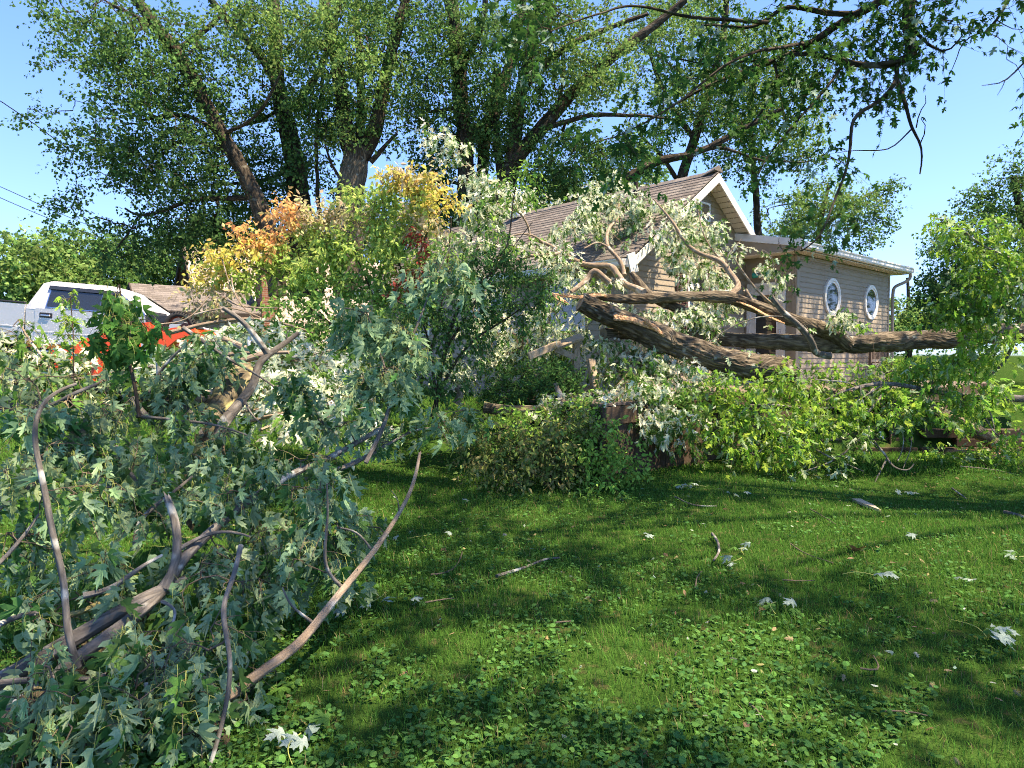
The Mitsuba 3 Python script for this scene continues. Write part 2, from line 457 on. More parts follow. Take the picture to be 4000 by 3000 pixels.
scene['deck_wood'] = {'type': 'twosided', 'b': {'type': 'principled', 'base_color': proc(timber_col((.50, .41, .30), (.27, .20, .13))), 'roughness': .85, 'specular': .2}}
scene['timber'] = {'type': 'twosided', 'b': {'type': 'principled', 'base_color': proc(timber_col((.10, .072, .05), (.035, .025, .018))), 'roughness': .9, 'specular': .2}}
scene['bench_wood'] = {'type': 'twosided', 'b': {'type': 'principled', 'base_color': proc(timber_col((.16, .12, .09), (.08, .06, .045))), 'roughness': .8}}
scene['stone'] = {'type': 'twosided', 'b': {'type': 'diffuse', 'reflectance': proc(lambda p, n, uv: mix((.36, .22, .14), (.24, .15, .10), fbm(p.x * 12, p.y * 12, p.z * 12, 3)))}}


def paint_col(p, n, uv):
    a = fbm(p.x * 3, p.y * 3, p.z * 3, 3)
    return mix((.50, .505, .52), (.55, .555, .565), a)


scene['silver_paint'] = {'type': 'twosided', 'b': {'type': 'principled', 'base_color': proc(paint_col), 'roughness': .38, 'metallic': .35, 'specular': .5, 'clearcoat': .6, 'clearcoat_gloss': .9}}
scene['rust'] = {'type': 'twosided', 'b': {'type': 'diffuse', 'reflectance': proc(lambda p, n, uv: mix((.30, .12, .03), (.12, .06, .03), fbm(p.x * 30, p.y * 30, p.z * 30, 3)))}}
scene['chrome'] = {'type': 'roughconductor', 'material': 'Cr', 'alpha': .12}
scene['orange_paint'] = {'type': 'twosided', 'b': {'type': 'principled', 'base_color': rgb(.86, .085, .012), 'roughness': .35, 'specular': .5, 'clearcoat': .5}}
scene['black_steel'] = {'type': 'twosided', 'b': {'type': 'principled', 'base_color': rgb(.025, .026, .028), 'roughness': .4, 'specular': .6}}
scene['plain_white'] = {'type': 'twosided', 'b': {'type': 'principled', 'base_color': rgb(.75, .75, .73), 'roughness': .4}}  # even white paint for the roof vent and headlights


def brick_tex(p, n, uv):
    a = (p.x * .9 + p.y * .43) * 4.6
    b = p.z * 13.0
    row = dr.floor(b)
    fx = a + .5 * (row - 2 * dr.floor(row * .5)); fx = fx - dr.floor(fx)
    fb = b - row
    mort = (fb < .16) | (fx < .06)
    c = mix((.20, .085, .06), (.30, .15, .10), cell_rand(dr.floor(a + .5 * (row - 2 * dr.floor(row * .5))), row, 1))
    return dr.select(mort, mi.Color3f(.33, .28, .24), c)


scene['brickwork'] = {'type': 'twosided', 'b': {'type': 'diffuse', 'reflectance': proc(brick_tex)}}


def far_roof(c0, c1, pitch):
    def f(p, n, uv):
        b = p.z * pitch
        row = dr.floor(b)
        a = (p.x + p.y) * 3.0 + row * .37
        c = mix(c0, c1, cell_rand(dr.floor(a), row, 3))
        return c * dr.select((b - row) < .18, .55, 1.0)
    return f


scene['porch_shingle'] = {'type': 'twosided', 'b': {'type': 'diffuse', 'reflectance': proc(far_roof((.14, .125, .115), (.21, .19, .18), 14))}}
scene['tan_shingle'] = {'type': 'twosided', 'b': {'type': 'diffuse', 'reflectance': proc(far_roof((.40, .33, .27), (.50, .42, .35), 8))}}

# ------------------------------------------------------------------ plants
LEAFPLY = {}


def in_view(p, margin=12):
    y = p[:, 1] * CP - (p[:, 2] - CAM_Z) * SP
    v = p[:, 1] * SP + (p[:, 2] - CAM_Z) * CP
    sx, sy = 512 + FPX * p[:, 0] / np.maximum(y, .01), 384 - FPX * v / np.maximum(y, .01)
    return (y > .2) & (sx > -margin) & (sx < 1024 + margin) & (sy > -margin) & (sy < 768 + margin), sx, sy


def inside(poly, p):
    ok, sx, sy = in_view(p, 300)
    return shapely.contains_xy(Polygon(np.asarray(poly) * .46293), sx, sy) & (p[:, 1] > .2)


def plant(root, limbs, targets, sp, rg, top, bot=None, nleaf=0, leafmat_='leaf', twigmat='twig_bark', tip_r=.0022, gain=.0026, sag=.02, pals=None, extra_nodes=None, ground=True, twig_sides=3, only=None, clear=(), kt=1.9, kb=1.5):
    """a tree, shrub or fallen limb: its limbs (each a part), the twigs that carry the targets, and the leaves"""
    nodes, bodies = [], {}
    for q in limbs:
        q = dict(q)
        name, mat, pts = q.pop('name', 'limb'), q.pop('mat', 'bark_tree'), q.pop('pts')
        bare = q.pop('bare', False)
        lab = q.pop('label', None)
        c = spline(pts, .25)
        if not bare:
            nodes.append(c[1:])
        V, F, uv = limb_mesh(pts, **q)
        add(f'{root}__{name}', (V, F), mat, smooth=True, uv=uv, label=lab)
    if not len(targets):
        return
    nodes = np.vstack(nodes + ([extra_nodes] if extra_nodes is not None else []))
    if only is not None:
        targets, pals = only(targets, pals)
    for poly in clear:
        ok_ = ~inside(poly, targets)
        targets = targets[ok_]
        pals = None if pals is None else np.asarray(pals)[ok_]
    if ground:
        targets = targets.copy()
        targets[:, 2] = np.maximum(targets[:, 2], gz(targets[:, 0], targets[:, 1]) + .10)
    P, R, D = attach(nodes, targets, rg, tip_r, gain, sag)
    f = foliage(targets, D, rg, sp)
    n = len(f['base'])
    per = n // len(targets)
    if pals is None:
        ct = pick(top, n, rg, sp.get('jit', .2))
        cb = ct if bot is None else pick(bot, n, rg, sp.get('jit', .2) * .6)
    else:
        pi = np.repeat(np.asarray(pals), per)
        ct, cb = np.zeros((n, 3)), np.zeros((n, 3))
        for k in range(len(top)):
            i = np.nonzero(pi == k)[0]
            ct[i] = pick(top[k], len(i), rg, sp.get('jit', .2))
            cb[i] = ct[i] if bot is None else pick(bot[k], len(i), rg, sp.get('jit', .2) * .6)
    if sp.get('clumpjit'):
        cj = np.exp(rg.normal(size=(len(targets), 1)) * sp['clumpjit'])
        ct, cb = ct * np.repeat(cj, per, 0), cb * np.repeat(cj, per, 0)
    ct, cb = np.minimum(ct * kt, .85), np.minimum(cb * kb, .85)
    if bot is not None:                          # which side of the leaf is turned outwards
        ct = np.where(rg.random((n, 1)) < sp.get('flip', .5), cb, ct)
    keep = np.ones(n, bool)
    for poly in clear:                           # no leaves grow here
        keep &= ~inside(poly, f['base'] + nrm(f['axis']) * f['size'][:, None] * .5)
    gone = ~keep
    if ground:
        z = gz(f['base'][:, 0], f['base'][:, 1])
        low = f['base'][:, 2] < z + .02
        f['base'][low, 2] = z[low] + .03
        f['axis'][low, 2] = np.abs(f['axis'][low, 2]) * .15
        f['normal'][low] = [0, 0, 1] + .3 * f['normal'][low]
        lowish = f['base'][:, 2] + f['axis'][:, 2] * f['size'] < z
        f['axis'][lowish, 2] *= .2
    tw = [rods(P, R, twig_sides)]
    if sp.get('stems', True):
        sr = sp.get('shoot_r', .0022)
        sh_ok = np.ones(len(f['shoots']), bool)
        for poly in clear:
            sh_ok &= ~inside(poly, f['shoots'][:, 2])
        tw.append(rods(f['shoots'][sh_ok], np.full((int(sh_ok.sum()), 3), sr) * [1, .8, .5], 3))
    V, F = cat(tw)
    add(f'{root}__twig', (V, F), twigmat, smooth=True, kind='stuff')
    if sp.get('stalk'):
        V, F = rods(f['stalks'][~gone], np.full((int((~gone).sum()), 3), sp['stalk']), 3)
        add(f'{root}__leaf_stalk', (V, F), 'stalk', smooth=True, kind='stuff')
    if nleaf:
        ok, sx, sy = in_view(f['base'], -4)
        ok &= ~gone
        dist = np.linalg.norm(f['base'] - [0, 0, CAM_Z], axis=1) / f['size'] + np.where(ok, 0, 1e6)
        first = np.argsort(dist)[:min(nleaf, int(ok.sum()))]
        keep[first] = False
        X, A, Z = leaf_frames(f['axis'][first], f['normal'][first])
        for k, i in enumerate(first):
            tk = int(rg.integers(len(sp['tm'])))
            # a few colours per template, taken from the leaf's own
            ck = int(rg.integers(4))
            pk = 0 if pals is None else int(pi[i])
            key = (root.split('_0')[0], id(sp['tm'][tk]), ck, pk)
            if key not in LEAFPLY:
                TV, TF, side = sp['tm'][tk]
                LEAFPLY[key] = mikit.ply((TV, TF), leafmat_, smooth=False, color=np.repeat(ct[i][None], len(TV), 0))
            s = f['size'][i]
            M = np.eye(4)
            M[:3, 0], M[:3, 1], M[:3, 2], M[:3, 3] = X[k] * s, A[k] * s, Z[k] * s, f['base'][i]
            put(f'{root}__leaf', LEAFPLY[key], M)
    if keep.any():
        V, F, C = leaf_batch(sp['tm'], f['base'][keep], f['axis'][keep], f['normal'][keep], f['size'][keep], ct[keep], ct[keep], rg)
        add(f'{root}__foliage', (V, F), leafmat_, color=C, kind='stuff')


def blobs(fr, rows, rg, lo=0.0):
    """rows of (cx, cy, rx, ry, d, dd, n[, palette])"""
    P, K = [], []
    for r in rows:
        q = ell(fr, *r[:7], rg, lo=lo)
        P.append(q); K.append(np.full(len(q), r[7] if len(r) > 7 else 0))
    return np.vstack(P), np.concatenate(K)


G_TOP = [(.050, .105, .022), (.065, .125, .026), (.040, .085, .022)]
G_DARK = [(.030, .068, .018), (.038, .080, .020), (.026, .056, .018)]
G_LIGHT = [(.085, .155, .030), (.10, .17, .030), (.07, .135, .03)]
SILVER = [(.22, .30, .23), (.26, .33, .25), (.19, .27, .21)]
# ------------------------------------------------------------------ ground
def grid_mesh():
    xs = np.unique(np.r_[-400, -200, -100, -60, np.arange(-40, 41, .5), 60, 100, 200, 400])
    ys = np.unique(np.r_[-200, -60, -20, np.arange(-8, 40.1, .5), 50, 70, 100, 200, 600])
    X, Y = np.meshgrid(xs, ys)
    Z = gz(X, Y)
    n, m = X.shape
    i, j = np.meshgrid(np.arange(n - 1), np.arange(m - 1), indexing='ij')
    a = (i * m + j).ravel()
    return np.stack([X, Y, Z], -1).reshape(-1, 3), np.vstack([np.stack([a, a + 1, a + m + 1], 1), np.stack([a, a + m + 1, a + m], 1)])


add('ground', grid_mesh(), 'lawn_soil', smooth=True)
tag('ground', 'mown green lawn in dappled shade, rising towards the house and drive', kind='structure')

# ------------------------------------------------------------------ house with round-windowed addition
A_R = math.radians(47.2)
R_ = np.array([math.sin(A_R), math.cos(A_R), 0]); N_ = np.array([math.cos(A_R), -math.sin(A_R), 0]); U_ = np.array([0, 0, 1.0])
C0 = np.array([5.6, 13.7, 0.0])            # front left corner of the addition, on the ground plane
G0 = C0 - 1.09 * N_                        # where its side meets the gable wall


def frame(o, x, y, z=U_):
    M = np.eye(4)
    M[:3, 0], M[:3, 1], M[:3, 2], M[:3, 3] = x, y, z, o
    return M


def boxm(lo, hi, bev=0.0):
    lo, hi = np.asarray(lo, float), np.asarray(hi, float)
    if not bev:
        b = trimesh.creation.box(hi - lo); b.apply_translation((lo + hi) / 2)
        return b
    p = []
    for a in np.ndindex(2, 2, 2):
        c = np.where(a, hi - bev, lo + bev)
        for k in range(3):
            e = np.zeros(3); e[k] = bev * (1 if a[k] else -1)
            p.append(c + e)
    return trimesh.convex.convex_hull(np.array(p))


def moved(mesh, M):
    m = mesh.copy(); m.apply_transform(M)
    return m


def prism(poly, depth):
    """polygon in (x, z), extruded along y from 0 to depth"""
    m = trimesh.creation.extrude_polygon(poly if hasattr(poly, 'exterior') else Polygon(poly), depth, engine='earcut')
    m.apply_transform(np.array([[1, 0, 0, 0], [0, 0, 1, 0], [0, 1, 0, 0], [0, 0, 0, 1.0]]))
    m.invert()
    m.fix_normals()
    return m


house = thing('house', 'tan clapboard house with grey-brown shingle roof, gable and two oval windows', 'house')
EXPO = .1016


def planks(wall, M, length_at, z0, z1, holes=()):
    """lapped siding: one plank per course, cut by length_at(z) -> (x0, x1) and by holes (x0, x1, z0, z1)"""
    rg = np.random.default_rng(len(wall))
    k = 0
    z = z0
    while z < z1 - .02:
        a, b = length_at(z + EXPO * .5)
        top = min(z + EXPO + .004, z1)
        if b - a > .05:
            segs = [(a, b)]
            for h in holes:
                if h[2] < z + EXPO and h[3] > z:
                    segs = [s for q in segs for s in ((q[0], min(q[1], h[0])), (max(q[0], h[1]), q[1])) if s[1] - s[0] > .02]
            for s0, s1 in segs:
                poly = Polygon([(.002, z), (.019, z), (.019, z + .012), (.005, top), (.002, top)])
                m = trimesh.creation.extrude_polygon(poly, s1 - s0, engine='earcut')     # profile (y, z) along x
                m.apply_transform(np.array([[0, 0, 1, s0], [1, 0, 0, 0], [0, 1, 0, 0], [0, 0, 0, 1.0]]))
                m.fix_normals()
                add(f'{wall}__plank', moved(m, M), 'siding')
        z += EXPO


FLOOR = 1.0
FA = frame(C0, R_, N_)                       # front wall: x along it, y outwards
WF = f'{house}__front_wall'
add(WF, moved(boxm((0, -.12, .4), (4.99, 0, 3.6)), FA), 'tan_trim')
OV = [(1.62, 2.83, .40, .40), (3.78, 2.83, .40, .40)]
planks(WF, FA, lambda z: (.09, 4.90), .62, 3.53)
for s in (0, 1):
    add(f'{house}__corner_post', moved(boxm((4.905 * s, .003, .45), (.085 + 4.905 * s, .028, 3.55), .004), FA), 'tan_trim')
add(f'{house}__frieze_board', moved(boxm((.09, .003, 3.50), (4.90, .034, 3.57), .004), FA), 'tan_trim')
FS = frame(C0, -N_, -R_)                     # door wall: x runs back from the corner, y outwards
WS = f'{house}__side_wall'
add(WS, moved(boxm((.001, -.12, .4), (1.09, 0, 3.6)), FS), 'tan_trim')
DOOR = (.20, 1.02, .9, 3.06)
planks(WS, FS, lambda z: (.075, 1.07), .62, 3.53, [DOOR])
add(f'{house}__corner_post', moved(boxm((-.027, .003, .45), (.075, .03, 3.55), .004), FS), 'tan_trim')
# gable wall of the main house
FG = frame(G0, -R_, N_)                      # x runs left along the gable wall from the inner corner
GT, GH, GS, GZ = 1.60, 2.30, .70, 3.38       # ridge position, half width, slope, eave height


def gable(z):
    if z < GZ:
        return (0.0, GT + GH)
    h = max(0, GH - (z - GZ) / GS)
    return (max(0.0, GT - h), GT + h)


WG = f'{house}__gable_wall'
top = GZ + GH * GS
add(WG, moved(prism([(-.7, .4), (GT + GH, .4), (GT + GH, GZ), (GT, top), (GT - GH, GZ), (-.7, GZ)], -.12), FG), 'tan_trim')
WIN = (1.53, 2.18, 1.75, 3.22)
planks(WG, FG, lambda z: (lambda a: (a[0] + .005, min(a[1], GT + GH - .085)))(gable(z)), .62, top - .05, [(WIN[0] - .02, WIN[1] + .02, WIN[2], WIN[3])])
add(f'{house}__corner_post', moved(boxm((GT + GH - .09, .003, .45), (GT + GH + .02, .03, GZ - .02), .004), FG), 'tan_trim')
# left facade under the long roof
HL = 8.4
K0 = G0 - R_ * (GT + GH)
FL = frame(K0, -N_, -R_)
WL = f'{house}__long_wall'
add(WL, moved(boxm((.001, -.12, .4), (HL, 0, GZ)), FL), 'tan_trim')
W2 = (.95, 1.95, 2.05, 3.08)
planks(WL, FL, lambda z: (.09, HL), .62, GZ - .03, [W2])
add(f'{house}__corner_post', moved(boxm((-.018, .003, .45), (.085, .029, GZ - .02), .004), FL), 'tan_trim')


def framed_window(key, M, w, sash=True, bar=.055, deep=.05, mid=True):
    x0, x1, z0, z1 = w
    wk = num(f'{house}__{key}')
    scene[wk] = mikit.ply(moved(boxm((x0 + bar, .004, z0 + bar), (x1 - bar, .014, z1 - bar)), M), 'dark_glass')
    outer, inner = sbox(x0, z0, x1, z1), sbox(x0 + bar, z0 + bar, x1 - bar, z1 - bar)
    add(f'{wk}__frame', moved(prism(outer.difference(inner), deep), M), 'white_trim')
    if mid:
        zm = (z0 + z1) / 2
        add(f'{wk}__sash_rail', moved(boxm((x0 + bar + .002, .012, zm - .025), (x1 - bar - .002, .036, zm + .025), .003), M), 'white_trim')
    return wk


tag(framed_window('window', FG, WIN), 'window between dark shutters on the gable wall')
framed_window('window', FL, W2)
framed_window('window', FL, (3.2, 4.2, 2.05, 3.08))
framed_window('window', FL, (5.7, 6.7, 2.05, 3.08))
for s in (0, 1):
    x0 = WIN[1] + .03 if s else WIN[0] - .37
    sk = num(f'{house}__shutter')
    o, i = sbox(x0, WIN[2], x0 + .34, WIN[3] + .02), [sbox(x0 + .045, WIN[2] + .05, x0 + .295, WIN[2] + .70), sbox(x0 + .045, WIN[2] + .76, x0 + .295, WIN[3] - .04)]
    scene[sk] = mikit.ply(moved(prism(o.difference(i[0]).difference(i[1]), .045), moved_M := FG @ frame([0, .014, 0], [1, 0, 0], [0, 1, 0], [0, 0, 1])), 'shutter')
    for q in i:
        b = q.bounds
        z = b[1] + .01
        while z < b[3] - .02:
            m = boxm((b[0] + .002, -.004, -.016), (b[2] - .002, .004, .016))
            m.apply_transform(trimesh.transformations.rotation_matrix(math.radians(-40), [1, 0, 0]))
            m.apply_translation([0, .034, z + .012])
            add(f'{sk}__slat', moved(m, FG), 'shutter')
            z += .034
# gable vent
vk = num(f'{house}__gable_vent')
vx0, vx1, vz0, vz1 = GT - .17, GT + .17, 4.16, 4.52
scene[vk] = mikit.ply(moved(prism(sbox(vx0, vz0, vx1, vz1).difference(sbox(vx0 + .04, vz0 + .04, vx1 - .04, vz1 - .04)), .04), FG), 'white_trim')
for q in range(8):
    m = boxm((vx0 + .042, -.003, -.02), (vx1 - .042, .003, .02)); m.apply_transform(trimesh.transformations.rotation_matrix(math.radians(-45), [1, 0, 0]))
    m.apply_translation([0, .024, vz0 + .06 + q * .036])
    add(f'{vk}__slat', moved(m, FG), 'tan_trim')

# oval windows
for (cx, cz, rx, rz) in OV:
    wk = num(f'{house}__oval_window')
    e = lambda a, b, n=48: Polygon([(cx + a * math.cos(t), cz + b * math.sin(t)) for t in np.arange(n) / n * 2 * np.pi])
    scene[wk] = mikit.ply(moved(prism(e(rx - .095, rz - .095), .034), FA), 'dark_glass')
    add(f'{wk}__frame', moved(prism(e(rx, rz).difference(e(rx - .055, rz - .055)), .055), FA), 'white_trim')
    add(f'{wk}__inner_ring', moved(prism(e(rx - .058, rz - .058).difference(e(rx - .10, rz - .10)), .044), FA), 'white_trim')

# door and flood light
dk = num(f'{house}__door')
dx0, dx1, dz0, dz1 = DOOR
scene[dk] = mikit.ply(moved(prism(sbox(dx0 + .07, dz0 + .02, dx1 - .07, dz1 - .07).difference(sbox(dx0 + .19, 2.02, dx1 - .19, dz1 - .24)).difference(sbox(dx0 + .19, 1.15, dx1 - .19, 1.86)), .022), FS), 'white_trim')
add(f'{dk}__pane', moved(boxm((dx0 + .17, .001, 2.0), (dx1 - .17, .008, dz1 - .22)), FS), 'dark_glass')
add(f'{dk}__pane', moved(boxm((dx0 + .17, .001, 1.13), (dx1 - .17, .008, 1.88)), FS), 'dark_glass')
add(f'{dk}__frame', moved(prism(sbox(dx0, dz0, dx1, dz1).difference(sbox(dx0 + .068, dz0 - .1, dx1 - .068, dz1 - .068)), .048), FS), 'white_trim')
add(f'{dk}__handle', moved(boxm((dx0 + .10, .022, 1.98), (dx0 + .125, .06, 2.12), .006), FS), 'chrome')
fk = num(f'{house}__flood_light')
lx, lz = .66, 3.20
scene[fk] = mikit.ply(moved(boxm((lx - .06, .02, lz - .06), (lx + .06, .055, lz + .06), .012), FS), 'cream')
for s in (-1, 1):
    d = nrm([s * .8, .55, .12])
    ns = np.array([[0, .035], [.035, .045], [.05, .055], [.09, .062], [.115, .055], [.125, .0]])
    m = trimesh.creation.revolve(np.c_[ns[:, 1], ns[:, 0]], sections=20)
    m.apply_transform(trimesh.geometry.align_vectors([0, 0, 1], d)); m.apply_translation(np.array([lx, .06, lz]) + d * .10)
    add(f'{fk}__bulb', moved(m, FS), 'green_glass', smooth=40)
    V, F, uv = limb_mesh(np.array([[lx, .05, lz], [lx, .06, lz] + d * .11]), .022, .03, sides=10, step=.05)
    add(f'{fk}__arm', moved(trimesh.Trimesh(V, F, process=False), FS), 'cream', smooth=40)

# addition roof: shed sloping to the front, overhanging
o_l, o_r, o_f, back = .44, .42, .30, 2.6
zf, zb = 3.60, 3.60 + .20 * (back + o_f)
FR_ = frame(C0, R_, N_)


def slope_z(y):
    return 3.66 + .20 * (o_f - y)


rk = num(f'{house}__shed_roof')
pl = [(-o_l, 4.99 + o_r)]
V = []
for x in (-o_l, 4.99 + o_r):
    for y in (o_f, -back):
        V += [(x, y, slope_z(y)), (x, y, slope_z(y) + .10)]
V = np.array(V)
scene[rk] = mikit.ply(moved(trimesh.convex.convex_hull(V + [0, 0, .004]), FR_), 'shingle_1')
add(f'{rk}__soffit', moved(boxm((-o_l + .015, .036, 3.585), (4.99 + o_r - .015, o_f - .012, 3.60)), FR_), 'soffit')
add(f'{rk}__soffit', moved(boxm((-o_l + .015, -1.08, 3.585), (-.032, .035, 3.60)), FR_), 'soffit')
add(f'{rk}__soffit', moved(boxm((5.02, -1.6, 3.585), (4.99 + o_r - .015, .035, 3.60)), FR_), 'soffit')
x = -o_l + .1
g = []
while x < 4.99 + o_r:
    g.append(boxm((x, .038, 3.581), (x + .008, o_f - .014, 3.587))); x += .102
add(f'{rk}__soffit_seam', moved(trimesh.util.concatenate(g), FR_), 'tan_trim', kind='stuff')
add(f'{rk}__end_panel', moved(prism([(0, 0), (1.38, 0), (1.38, .37), (0, .08)], .02), FR_ @ frame([-o_l, o_f, 3.60], [0, -1, 0], [1, 0, 0], [0, 0, 1])), 'siding')
add(f'{rk}__fascia', moved(prism([(-.01, .05), (1.41, .332), (1.41, .475), (-.01, .195)], .022), FR_ @ frame([-o_l - .023, o_f, 3.60], [0, -1, 0], [1, 0, 0], [0, 0, 1])), 'white_trim')
add(f'{rk}__fascia', moved(prism([(-.01, -.01), (1.9, .37), (1.9, .52), (-.01, .185)], .022), FR_ @ frame([4.99 + o_r + .002, o_f, 3.60], [0, -1, 0], [1, 0, 0], [0, 0, 1])), 'white_trim')
gp = Polygon([(0, 0), (.085, 0), (.10, .03), (.10, .075), (.118, .10), (.118, .12), (.104, .12), (.09, .10), (.09, .012), (.006, .012), (.006, .13), (0, .13)])
m = trimesh.creation.extrude_polygon(gp, 5.0 + o_l + o_r, engine='earcut')
m.apply_transform(np.array([[0, 0, 1, -o_l], [1, 0, 0, o_f + .003], [0, 1, 0, 3.61], [0, 0, 0, 1.0]])); m.fix_normals()
gk = add(f'{house}__gutter', moved(m, FR_), 'white_trim')
for x in (-o_l - .004, 4.99 + o_r):
    add(f'{gk}__end_cap', moved(boxm((x, o_f + .004, 3.608), (x + .004, o_f + .12, 3.73)), FR_), 'white_trim')
dp = np.array([[5.36, o_f + .055, 3.60], [5.36, o_f + .055, 3.50], [5.30, .28, 3.40], [5.10, .12, 3.28], [5.07, .075, 3.16], [5.07, .075, 2.2], [5.07, .075, .6]])
V, F, uv = limb_mesh(dp, .04, .04, sides=10, step=.03)
add(f'{house}__downspout', moved(trimesh.Trimesh(V, F, process=False), FR_), 'tan_trim', smooth=50)
# main roof
RB = .30                                     # overhang of the rake
mr = num(f'{house}__roof')
un, th = math.hypot(1, GS), .05
slopeL = GH + .32                            # horizontal run of a slope with its eave overhang
zr = GZ + GH * GS + .06


def roofpt(h, s, lift=0.0, side=1):
    """h horizontal distance from the ridge, s back from the gable wall, lift along the slope's normal"""
    return np.array([GT + side * (h + lift * GS / un), -s, zr - GS * h + lift / un])


Vr = []
for s in (-RB, HL + .3):
    for side in (1, -1):
        for l in (-.10, 0):
            Vr.append(roofpt(slopeL, s, l, side))
    Vr.append(roofpt(0, s, 0)); Vr.append(roofpt(0, s, -.1))
Vr = np.array(Vr)
for side in (1, -1):
    P8 = np.array([roofpt(h, s, l, side) for h in (0.0, slopeL) for s in (-RB, HL + .3) for l in (-.03, 0)])
    hull = trimesh.convex.convex_hull(P8)
    if side == 1:
        scene[mr] = mikit.ply(moved(hull, FG), 'underlay')
    else:
        add(f'{mr}__far_slope', moved(hull, FG), 'shingle_1')
rgs = np.random.default_rng(5)
ex = .142
nco = int(slopeL * un / ex) + 1
shing, rest = [], []
for c in range(nco):
    d0 = slopeL * un - c * ex + .02           # lower edge of the course along the slope from the ridge
    d1 = max(d0 - ex - .05, 0.02)
    if d0 < .06:
        break
    s = -RB - .02 - rgs.uniform(0, .3)
    while s < HL + .28:
        w = .305
        a, b = max(s, -RB - .02), min(s + w, HL + .3)
        if b - a > .03:
            shing.append((d0, d1, a, b - .006, rgs.uniform(0, .004), int(rgs.integers(0, 4)), s))
        s += w
shing.sort(key=lambda q: q[2] + 0.15 * q[0])


def shingle_mesh(q):
    d0, d1, a, b, j, k, s = q
    pts = [roofpt(d / un, y, l) for d, ls in ((d0 - j, (.020, .007)), (d1, (.006, .0015))) for y in (a, b) for l in ls]
    return trimesh.convex.convex_hull(np.array(pts))


for q in shing[:290]:
    add(f'{mr}__shingle', moved(shingle_mesh(q), FG), f'shingle_{q[5]}')
for k in range(4):
    add(f'{mr}__shingle_field', moved(trimesh.util.concatenate([shingle_mesh(q) for q in shing[290:] if q[5] == k]), FG), f'shingle_{k}', kind='stuff')
for k in range(28):
    s0 = -RB - .01 + k * .305
    lift = .09 if k == 0 else .0
    pts = [np.array([GT + dx, -y, zr + .028 - abs(dx) * GS + l + (lift * (1 - (y - s0) / .3) if dx < .3 else 0)]) for dx in (-.14, 0, .14) for y in (s0, s0 + .33) for l in (-.008, .004 + .006)]
    add(f'{mr}__ridge_cap', moved(trimesh.convex.convex_hull(np.array(pts)), FG), f'shingle_{k % 4}')
# rake fascia boards and soffits
for side in (1, -1):
    pts = [(GT, zr - .035), (GT + side * slopeL, zr - .035 - GS * slopeL), (GT + side * slopeL, zr - .20 - GS * slopeL), (GT, zr - .20)]
    add(f'{house}__rake_board', moved(prism(pts, .025), FG @ frame([0, RB, 0], [1, 0, 0], [0, 1, 0], [0, 0, 1])), 'white_trim')
    P8 = np.array([(GT + side * h, y, zr - GS * h + l) for h in (.0, slopeL) for y in (.022, RB - .004) for l in (-.155, -.14)])
    add(f'{house}__rake_soffit', moved(trimesh.convex.convex_hull(P8), FG), 'soffit')
    g = []
    for q in np.arange(.1, slopeL, .12):
        g.append(trimesh.convex.convex_hull(np.array([(GT + side * h, y, zr - GS * h + l) for h in (q, q + .010) for y in (.03, RB - .006) for l in (-.160, -.152)])))
    add(f'{house}__soffit_seam', moved(trimesh.util.concatenate(g), FG), 'tan_trim', kind='stuff')
ez = zr - GS * slopeL
add(f'{house}__eave_soffit', moved(boxm((GT + GH + .02, -HL, ez - .16), (GT + slopeL - .01, -.03, ez - .145)), FG), 'soffit')
add(f'{house}__eave_fascia', moved(boxm((GT + slopeL, -HL, ez - .17), (GT + slopeL + .02, RB, ez - .02)), FG), 'white_trim')
m = trimesh.creation.extrude_polygon(gp, HL + RB - .1, engine='earcut')
m.apply_transform(np.array([[1, 0, 0, GT + slopeL + .022], [0, 0, -1, RB - .1], [0, 1, 0, ez - .15], [0, 0, 0, 1.0]])); m.fix_normals()
add(f'{house}__gutter', moved(m, FG), 'white_trim', label='dented white gutter along the eave under the fallen branches')
m = boxm((-.10, -.015, -.16), (.10, .015, .16)); m.apply_transform(trimesh.transformations.rotation_matrix(.35, [0, 1, 0])); m.apply_translation([GT + slopeL + .05, RB + .05, ez - .12])
add(f'{house}__gutter_flap', moved(m, FG), 'white_trim', label='torn white gutter end at the gable corner')
for dx, mat in ((0, 'white_trim'), (.075, 'black_plastic')):
    m = boxm((-.035, -.012, -.52), (.035, .012, 0), .004)
    m.apply_translation([GT + slopeL + .06, -.95 - dx, ez - .08])
    add(f'{house}__hanging_strip', moved(m, FG), mat)
# roof pipe and vent cap
pp = roofpt(.42, 1.3)
V, F, uv = limb_mesh(np.array([pp - [0, 0, .1], pp + [0, 0, .32]]), .05, .05, sides=14, step=.1)
add(f'{house}__vent_pipe', moved(trimesh.Trimesh(V, F, process=False), FG), 'dark_trim', smooth=40)
pv = roofpt(.18, 5.0)
add(f'{house}__roof_vent', moved(boxm(pv + [-.16, -.16, .0], pv + [.16, .16, .34], .03), FG), 'plain_white')

